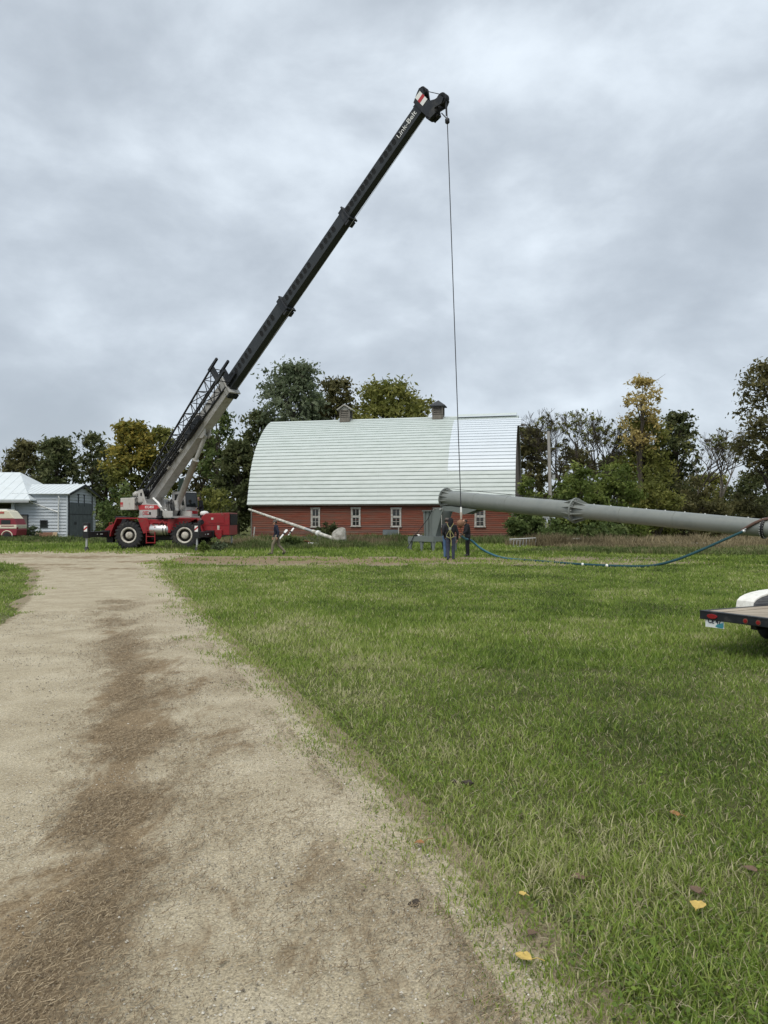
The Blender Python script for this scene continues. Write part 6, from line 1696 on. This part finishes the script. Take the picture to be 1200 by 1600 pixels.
    def eyes(q):
        for s_ in (-1, 1):
            e_ = H + hf * .098 + hl * .033 * s_ + hv * .012; q.lathe(e_, hf, [(.012, -.012), (.011, 0), (.002, .006)], 8)
    child('eyes', 'hair', eyes)
    return t, XF, J
# walking to the left, seen from his right... legs apart in mid-stride
loc = G(433, 867.5); loc.z = 0
person('man in navy hoodie, khaki trousers and cap walking left past the barn', loc, R(180), dict(
    chest=(.05, 0, 1.30), waist=(.02, 0, 1.1), neck=(.08, 0, 1.47), head=(.11, 0, 1.62), shL=(.05, .19, 1.42), shR=(.05, -.19, 1.42),
    elL=(-.10, .25, 1.16), wrL=(-.04, .24, .92), elR=(.10, -.25, 1.15), wrR=(.20, -.23, .93),
    knL=(.20, .10, .53), anL=(.24, .11, .11), toL=(.40, .12, .06), knR=(-.06, -.10, .50), anR=(-.38, -.10, .17), toR=(-.26, -.11, .04)), 'navy', 'khaki', 'cap', scale=.985)
# with the safety harness, back to the camera
loc = G(704, 876); loc.z = 0
t_, XF_, J_ = person('man in dark hood and yellow safety harness, back to the camera', loc, R(78), dict(
    neck=(.03, 0, 1.47), head=(.07, 0, 1.62), elL=(.03, .30, 1.16), wrL=(.16, .24, .98), elR=(.02, -.30, 1.14), wrR=(.10, -.27, .90), anL=(0, .10, .09), anR=(.02, -.11, .09)), 'black_cloth', 'dark_jeans', 'none', hood=True, scale=1.02)
def strap(pts_, w, nm='harness_strap', m='harness'):
    q = MB(XF_); q.path([Vector(p) for p in pts_], w, 6); q.build(nm, m, t_)
strap([(-.10, .13, 1.52), (-.155, .05, 1.38), (-.165, 0, 1.30), (-.16, -.06, 1.20), (-.15, -.13, 1.08), (-.13, -.16, .98)], .014)
strap([(-.10, -.13, 1.52), (-.155, -.05, 1.38), (-.165, 0, 1.30), (-.16, .06, 1.20), (-.15, .13, 1.08), (-.13, .16, .98)], .014)
strap([(-.13, -.16, 1.0), (-.15, 0, .93), (-.13, .16, 1.0)], .02); strap([(.0, .12, 1.53), (-.10, .13, 1.52)], .02); strap([(.0, -.12, 1.53), (-.10, -.13, 1.52)], .02)
strap([(-.18, .0, 1.36), (-.19, -.01, 1.1), (-.18, -.05, .8), (-.14, -.06, .62)], .022, 'lanyard', 'harness')
q = MB(XF_); q.lathe((-.172, 0, 1.32), (-1, 0, 0), [(.03, 0), (.055, .005), (.055, .02), (.03, .025)], 12, closed=True); q.build('back_ring', 'galv', t_)
loc = G(697.5, 872.5); loc.z = 0
person('man in blue jeans and grey cap half hidden behind the harnessed man', loc, R(40), dict(head=(.04, 0, 1.63), elL=(.05, .26, 1.14), wrL=(.18, .22, .98), anL=(0, .09, .09), anR=(0, -.09, .09)), 'charcoal', 'jeans', 'cap', scale=1.03)
loc = G(731, 870); loc.z = 0
person('man all in black bending his head to the hook, facing left', loc, R(186), dict(
    chest=(.03, 0, 1.30), neck=(.06, 0, 1.46), head=(.13, 0, 1.58), _face=Vector((.75, 0, -.65)), shL=(.04, .19, 1.41), shR=(.04, -.19, 1.41),
    elL=(.12, .24, 1.14), wrL=(.33, .14, 1.02), elR=(.10, -.25, 1.12), wrR=(.30, -.16, .96), anL=(0, .10, .09), anR=(0, -.10, .09)), 'black_cloth', 'black_cloth', 'hair', scale=1.03)
loc = CX @ Vector((2.22, .05, 1.41))
person('man in black standing on the crane deck in front of the cab', loc, R(190), dict(
    chest=(.04, 0, 1.30), neck=(.08, 0, 1.46), head=(.13, 0, 1.60), elL=(.05, .26, 1.14), wrL=(.22, .18, 1.02), elR=(.02, -.26, 1.13), wrR=(.16, -.22, .95)), 'black_cloth', 'black_cloth', 'hair')
# ------------------------------------------------------------------ trees and bushes
LM = {}
def lm(name, stops): LM[name] = leaf_mat('leaves_' + name, stops, .6, .45)
lm('dark', [(0, (0.039, 0.050, 0.022)), (.5, (0.089, 0.109, 0.043)), (1, (0.188, 0.194, 0.085))])
lm('brown', [(0, (0.050, 0.049, 0.022)), (.5, (0.112, 0.109, 0.043)), (1, (0.211, 0.188, 0.078))])
lm('green', [(0, (0.046, 0.068, 0.023)), (.5, (0.103, 0.148, 0.043)), (1, (0.211, 0.251, 0.091))])
lm('willow', [(0, (0.057, 0.080, 0.043)), (.5, (0.123, 0.157, 0.084)), (1, (0.251, 0.285, 0.182))])
lm('olive', [(0, (0.073, 0.084, 0.021)), (.5, (0.169, 0.182, 0.043)), (1, (0.308, 0.296, 0.084))])
lm('yellow', [(0, (0.130, 0.125, 0.028)), (.5, (0.270, 0.230, 0.046)), (1, (0.440, 0.340, 0.070))])
lm('gold', [(0, (0.240, 0.200, 0.060)), (.5, (0.440, 0.345, 0.115)), (1, (0.580, 0.480, 0.220))])
lm('bush', [(0, (0.055, 0.080, 0.019)), (.5, (0.135, 0.182, 0.041)), (1, (0.279, 0.314, 0.084))])

def leaf_cloud(centers, radii, per, size, tints, rg, flat=.75):
    """rhombic leaves spread through soft clumps"""
    n = len(centers) * per
    c = np.repeat(centers, per, 0); r = np.repeat(radii, per)
    off = rg.standard_normal((n, 3)); off /= np.maximum(np.linalg.norm(off, axis=1, keepdims=True), 1e-6)
    rad = np.minimum(np.abs(rg.standard_normal(n)) * .62, 1.25)
    p = c + off * (rad * r)[:, None] * np.array([1, 1, flat])
    a = rg.standard_normal((n, 3)); a /= np.linalg.norm(a, axis=1, keepdims=True)
    b = np.cross(a, rg.standard_normal((n, 3))); b /= np.maximum(np.linalg.norm(b, axis=1, keepdims=True), 1e-6)
    s = size * (.45 + 1.0 * rg.random(n))[:, None]
    v = np.stack([p - a * s, p + b * s * .45, p + a * s, p - b * s * .45], 1)
    t = np.repeat(np.clip(np.repeat(tints, per) + .11 * rg.standard_normal(n), 0, 1), 4)
    return v.reshape(-1, 3), np.arange(n * 4).reshape(n, 4), t

def limbs_mesh(name, segs, parent, m, n=6):
    """segs: list of (points, radii)"""
    mb = MB()
    for pts, rr in segs: mb.path(pts, rr, n, caps=False)
    return mb.build(name, m, parent, base=parent['_base'])

def tree(label, px, ytop, halfw, d, kind, seed, clumps=80, per=60, leaf=.21, crown_lo=.13, bark='bark', lean=0.0, cl_r=.16, name='tree', cat='tree', sparse=1.0, top_kind=None, upright=False):
    rg = np.random.default_rng(seed); rr = random.Random(seed)
    base = P(px, 815, d); base.z = 0
    H = P(px, ytop, d).z; W = halfw / 1200 * d
    t = thing(name, label, cat, base)
    lx = lean * H
    cz0 = H * crown_lo
    def envelope(z):   # crown radius share at height
        k = (z - cz0) / (H - cz0)
        return max(.08, math.sin(math.pi * min(1, max(0, .10 + .86 * k))) ** .6) if not upright else max(.15, .95 - .55 * k)
    segs = []; r0 = .018 * H + .05
    tp_ = [Vector((base.x + lx * (k / 6) ** 1.5 + rr.uniform(-.12, .12) * k / 3, base.y + rr.uniform(-.1, .1) * k / 3, H * .86 * k / 6)) for k in range(7)]
    segs.append((tp_, [r0 * (1 - .13 * k) for k in range(7)]))
    ends = []
    nl = max(9, clumps // 5)
    for i in range(nl):
        k = rr.uniform(.18, .95); j = min(5, int(k * 6)); a0 = tp_[j].lerp(tp_[j + 1], k * 6 - j)
        ang = i * 2.4 + rr.uniform(-.5, .5); ze = min(H * .97, a0.z + rr.uniform(.08, .34) * H)
        ze = max(ze, cz0 + .04 * H); re = W * envelope(ze) * rr.uniform(.5, .95)
        e_ = Vector((base.x + lx * ze / H + re * math.cos(ang), base.y + re * math.sin(ang) * .9, ze))
        m1 = a0.lerp(e_, .5) + Vector((rr.uniform(-.3, .3), rr.uniform(-.3, .3), .05 * H))
        q0 = r0 * (1 - .8 * k) * .55 + .02
        segs.append(([a0, m1, e_], [q0, q0 * .6, q0 * .25])); ends.append(e_); ends.append(m1.lerp(e_, .5))
        for b_ in range(3):
            e2 = m1.lerp(e_, rr.uniform(0, .8)); q = e2 + Vector((rr.uniform(-1, 1), rr.uniform(-1, 1), rr.uniform(-.1, .9))) * .09 * H
            segs.append(([e2, q], [q0 * .35, q0 * .12])); ends.append(q)
    limbs_mesh('trunk', segs, t, bark)
    cs, rs, ts = [], [], []
    clumps = int(clumps * 1.7); per = int(per * .72)
    for i in range(clumps):
        if i < len(ends) and i % 3 != 2: c = ends[i % len(ends)].copy()
        else:
            z = cz0 + (H - cz0) * rr.random() ** .85; a_ = rr.uniform(0, 2 * math.pi); r_ = W * envelope(z) * math.sqrt(rr.uniform(.15, 1.0))
            c = Vector((base.x + lx * z / H + r_ * math.cos(a_), base.y + r_ * math.sin(a_), z))
        rad = cl_r * W * rr.uniform(.9, 2.1) + .25
        c.z = min(c.z, H - rad * .5)
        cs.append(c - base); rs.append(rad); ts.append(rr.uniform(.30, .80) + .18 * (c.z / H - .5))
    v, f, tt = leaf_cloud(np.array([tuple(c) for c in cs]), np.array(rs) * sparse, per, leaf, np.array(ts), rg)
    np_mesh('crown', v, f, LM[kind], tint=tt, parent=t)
    if top_kind:
        sel = [i for i, c in enumerate(cs) if c.z > H * top_kind[1]]
        if sel:
            v, f, tt = leaf_cloud(np.array([tuple(cs[i]) for i in sel]), np.array([rs[i] for i in sel]) * 1.05, int(per * 1.6), leaf, np.array([ts[i] for i in sel]), rg)
            c2 = np_mesh('crown', v, f, LM[top_kind[0]], tint=tt, parent=t); c2['label'] = top_kind[2]
    return t

def bare_tree(label, px, ytop, d, seed, spread=.5, leaves=0, kind='brown', lean=0.0, bark='bark', depth=5, halfw=None):
    rr = random.Random(seed); rg = np.random.default_rng(seed)
    base = P(px, 815, d); base.z = 0; H = P(px, ytop, d).z
    t = thing('bare_tree', label, 'tree', base)
    segs, ends = [], []
    def grow(p, dirv, L, r, k):
        mid_ = p + dirv * L * .5 + Vector((rr.uniform(-1, 1), rr.uniform(-1, 1), rr.uniform(-.3, .6))) * L * .09
        e_ = p + dirv * L + Vector((0, 0, .03 * L))
        segs.append(([p, mid_, e_], [r, r * .82, r * .62]))
        if k == 0: ends.append(e_); return
        n_ = 3 if k > 1 else 4
        for i in range(n_):
            q = Vector((rr.gauss(0, 1), rr.gauss(0, 1), rr.gauss(.15, .6))).normalized()
            nd = (dirv * (1.0 - spread * .45) + q * spread * rr.uniform(.7, 1.2) + Vector((0, 0, .12))).normalized()
            grow(e_ if i else mid_.lerp(e_, rr.uniform(.3, .9)), nd, L * rr.uniform(.58, .80), r * .58, k - 1)
    d0 = Vector((lean, 0, 1)).normalized()
    grow(Vector((base.x, base.y, 0)), d0, H * .33, .016 * H + .03, depth)
    zmax = max(s[0][-1].z for s in segs); k_ = H / zmax
    segs = [([base + (p - base) * k_ for p in pts], [max(r_, .014) for r_ in rad]) for pts, rad in segs]
    limbs_mesh('trunk', segs, t, bark, n=4)
    if leaves:
        sel = [ends[rr.randrange(len(ends))] for _ in range(leaves)]
        cs = np.array([tuple((e_ - base) * k_) for e_ in sel])
        v, f, tt = leaf_cloud(cs, np.full(len(cs), .35), 14, .16, rg.random(len(cs)) * .6 + .2, rg)
        np_mesh('crown', v, f, LM[kind], tint=tt, parent=t)
    return t

def bush(label, px, ytop, halfw, d, kind, seed, clumps=40, per=70, leaf=.15):
    rg = np.random.default_rng(seed); rr = random.Random(seed)
    base = P(px, 815, d); base.z = 0; H = P(px, ytop, d).z; W = halfw / 1200 * d
    t = thing('bush', label, 'bush', base); segs, cs, rs, ts = [], [], [], []
    for i in range(clumps):
        a_ = rr.uniform(0, 6.283); k = math.sqrt(rr.random()); z = H * rr.uniform(.08, 1) * (1 - .45 * k ** 2); r_ = W * k * .92
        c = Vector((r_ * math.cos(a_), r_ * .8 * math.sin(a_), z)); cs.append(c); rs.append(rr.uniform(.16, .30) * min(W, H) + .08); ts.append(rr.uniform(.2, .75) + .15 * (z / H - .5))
        if i % 3 == 0: segs.append(([base + Vector((c.x * .2, c.y * .2, 0)), base + c * .6 + Vector((0, 0, .1 * H)), base + c], [.03, .02, .008]))
    limbs_mesh('stem', segs, t, 'bark', n=5)
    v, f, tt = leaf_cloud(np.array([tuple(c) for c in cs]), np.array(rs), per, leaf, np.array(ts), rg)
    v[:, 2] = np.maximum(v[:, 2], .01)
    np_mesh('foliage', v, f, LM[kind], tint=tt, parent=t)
    return t

# --- left of the crane
bare_tree('pale bare twiggy tree rising behind the open shed roof', 4, 690, 100, 1, .45, 0, bark='bark_pale')
tree('dark brown-green tree nearest the left edge behind the sheds', 36, 689, 30, 98, 'brown', 2, 90, 60, .26)
tree('broad dark tree right behind the pale shed roof', 88, 686, 36, 96, 'dark', 3, 110, 62, .26)
tree('open dark tree with gaps rising above the pale shed gable', 143, 677, 27, 100, 'dark', 4, 46, 55, .26, cl_r=.22)
tree('thin brown-green tree filling between the pale shed and yellow tree', 165, 700, 28, 104, 'brown', 5, 70, 55, .26)
tree('orange-yellow topped tree left of the crane boom', 205, 661, 35, 92, 'olive', 6, 120, 50, .25, crown_lo=.25, top_kind=('yellow', .60, 'orange-yellow upper crown'))
tree('yellow-green tree directly behind the lower lattice jib', 252, 668, 34, 95, 'olive', 7, 100, 50, .25)
bush('dark green rounded bush behind the crane counterweight', 192, 757, 42, 70, 'green', 8, 70, 80, .17)
bush('olive bush behind the crane cab', 258, 765, 40, 72, 'olive', 9, 60, 70, .17)
bush('shaggy olive-green bush between the cab and the barn', 330, 752, 38, 66, 'olive', 10, 70, 70, .17)
tree('sparse green tree seen right of the boom base', 340, 634, 30, 92, 'green', 11, 70, 50, .24, cl_r=.17)
tree('brown-green tree behind the lift cylinder', 318, 678, 32, 97, 'brown', 12, 90, 55, .25)
tree('dark evergreen-looking tree touching the left barn gable', 372, 690, 32, 86, 'dark', 13, 130, 62, .24, crown_lo=.04)
tree('dark tree standing close behind the left end of the barn', 405, 640, 32, 90, 'dark', 14, 110, 62, .25, crown_lo=.1)
tree('large grey-green willow rising behind the left half of the barn', 455, 568, 58, 88, 'willow', 15, 170, 66, .25, crown_lo=.15)
tree('dark brown-green tree right of the willow above the barn', 527, 593, 46, 92, 'brown', 16, 130, 62, .25)
tree('broad olive-green tree behind the middle of the barn roof', 602, 596, 74, 90, 'olive', 17, 210, 62, .25)
tree('lower olive tree just left of the right cupola', 652, 622, 24, 95, 'olive', 18, 70, 55, .25)
# --- right of the barn
tree('brown-green tree immediately right of the barn gable', 830, 668, 32, 92, 'brown', 19, 90, 52, .24, cl_r=.15)
bare_tree('bare grey-branched tree rising between barn and utility pole', 845, 638, 94, 20, .55, 120, 'brown', depth=6)
bare_tree('bare grey-branched tree right behind the utility pole', 888, 636, 90, 21, .55, 90, 'olive', depth=6)
bare_tree('bare wide-branched tree left of the yellow-topped tree', 935, 640, 88, 22, .6, 140, 'olive', depth=6)
tree('brown-green tree low behind the bare trees', 900, 700, 40, 98, 'brown', 23, 80, 52, .24)
tree('tall narrow tree with golden yellow top', 1003, 590, 30, 82, 'gold', 24, 60, 40, .19, crown_lo=.60, top_kind=None, cl_r=.2)
tree('olive-green tree that fills in under the golden crown', 1008, 650, 42, 84, 'olive', 124, 120, 56, .22, crown_lo=.12)
tree('dark green rounded tree right of the golden tree', 1058, 644, 34, 88, 'dark', 25, 100, 56, .24)
tree('olive tree low below the golden tree', 1030, 700, 42, 90, 'olive', 26, 90, 54, .22)
bare_tree('bare crooked tree leaning right with low spreading limbs', 1055, 672, 78, 27, .55, 40, 'olive', lean=.55)
bare_tree('thin bare tree just left of the dark tree at right edge', 1128, 668, 92, 28, .5, 30, 'brown', bark='bark_pale')
tree('big dark-leaved tree cut by the right edge', 1214, 560, 66, 70, 'brown', 29, 130, 60, .20, crown_lo=.38, cl_r=.17)
tree('brown-green tree joining the willow to the olive tree', 492, 612, 36, 95, 'green', 125, 100, 60, .22)
tree('low dark tree line tree under the right-edge tree', 1180, 738, 44, 100, 'dark', 30, 80, 56, .25)
tree('distant olive tree between the leaning tree and right edge', 1110, 742, 40, 104, 'olive', 31, 80, 52, .25)
tree('dark undergrowth tree behind the golden tree trunk', 960, 712, 42, 100, 'dark', 32, 90, 56, .25)
bush('bright green bush at the right corner of the barn', 822, 742, 26, 62, 'bush', 33, 70, 80, .14)
bush('dark leafy bush under the tower beside the barn', 820, 790, 30, 58, 'green', 34, 60, 80, .14)
bush('big yellow-green shrub behind the middle flange', 905, 724, 44, 60, 'bush', 35, 150, 85, .15)
bush('yellow-green shrub right of the middle flange', 962, 718, 48, 62, 'bush', 36, 130, 85, .14)
bush('olive shrub below the golden tree', 1020, 728, 46, 66, 'olive', 37, 110, 80, .15)
bush('dull green low shrub under the bare leaning tree', 1085, 748, 50, 70, 'brown', 38, 110, 80, .15)
bush('dull green low shrub at the right edge beyond the dry grass', 1160, 768, 52, 74, 'brown', 39, 110, 80, .15)
bush('dark bush growing against the barn between its first two windows', 513, 812, 20, 62, 'dark', 40, 40, 70, .12)
bush('leafy green bush right of the walking man in front of scrap', 455, 836, 15, 47, 'green', 41, 34, 70, .09)
bush('silvery weed bush beside the rear crane outrigger', 343, 842, 10, 42, 'willow', 42, 22, 60, .07)
bush('small green bush in front of the rear crane wheel', 318, 848, 9, 41, 'bush', 43, 20, 60, .07)
bush('grey-leaved weed bush below the shed window', 48, 822, 14, 71, 'willow', 44, 30, 60, .12)
bush('dark shrub under the tower behind the pipe rack', 872, 812, 32, 56, 'green', 45, 50, 70, .13)
bush('dark shrub below the second tower section', 945, 815, 38, 56, 'green', 46, 60, 70, .13)
# far wood that closes the view behind everything: reads as one mass
def far_wood():
    rg = np.random.default_rng(77); n = 620
    x = rg.uniform(-95, 95, n); y = 118 + rg.uniform(-8, 22, n) + .02 * np.abs(x)
    top_ = 3.4 + 3.6 * fbm(x * .06 + 3, y * 0 + 1.7); z = rg.random(n) ** .8 * top_
    c = np.stack([x, y, z + .3], 1); v, f, t = leaf_cloud(c, 1.3 + 1.1 * rg.random(n), 90, .34, .2 + .5 * rg.random(n), rg)
    v[:, 2] = np.maximum(v[:, 2], 0)
    tag(np_mesh('far_wood', v, f, LM['dark'], tint=t), 'far dark wood closing the view behind the trees', 'wood', kind='stuff')
far_wood()

# ------------------------------------------------------------------ tall weeds
weed_patch('tall_weeds', 'tall green weeds along the foot of the barn', [(-11.5, 61, 3), (-5, 59, 3.5), (1, 60, 3), (6, 58, 3), (10, 56, 3)], 22000, .25, .9, 'weed', .55, .5, .05)
weed_patch('weeds', 'green weeds between the crane and the barn', [(-10.6, 45.5, 2.2), (-7.5, 46.5, 2.6), (-4, 48, 2.6), (-1, 49, 2.2)], 20000, .15, .7, 'weed', .6, .5, .04)
weed_patch('weeds', 'weeds and long grass in front of the sheds', [(-44, 66, 3), (-34, 68, 3), (-26, 64, 4), (-20, 58, 4)], 14000, .2, .6, 'weed', .5, .5, .06)
weed_patch('dry_weeds', 'pale dry weeds left of the walking man', [(-9.6, 53, 1.6), (-8.0, 51, 1.4)], 1800, .35, .8, 'dry', .6, .4, .035)
weed_patch('dry_weeds', 'grey dry weeds right of the concrete lump', [(-2.0, 54, 1.2), (-.6, 56, 1.4)], 1800, .5, 1.2, 'dry', .35, .4, .03)
weed_patch('dry_weeds', 'brown dry tall weeds under the tower left of the flange', [(9.8, 50, 1.6), (12.5, 50, 1.6)], 3600, .5, 1.15, 'dry', .3, .35, .035)
weed_patch('dry_grass', 'tan dry tall grass field at the right under the tower', [(16, 52, 4), (22, 54, 5), (30, 52, 6), (38, 56, 6)], 30000, .35, .95, 'dry', .55, .4, .05)
weed_patch('dry_grass', 'reddish dry grass below the second tower section', [(12.5, 47, 2), (16, 46.5, 2), (20, 46, 2.5)], 9000, .2, .5, 'dry', .4, .4, .04)
weed_patch('leafy_weeds', 'green leafy weeds at the far edge of the lawn at right', [(10, 42.5, 2), (16, 40, 3), (24, 40, 4)], 18000, .12, .42, 'weed', .62, .7, .05)

for o in bpy.data.objects:
    if '_base' in o: del o['_base']
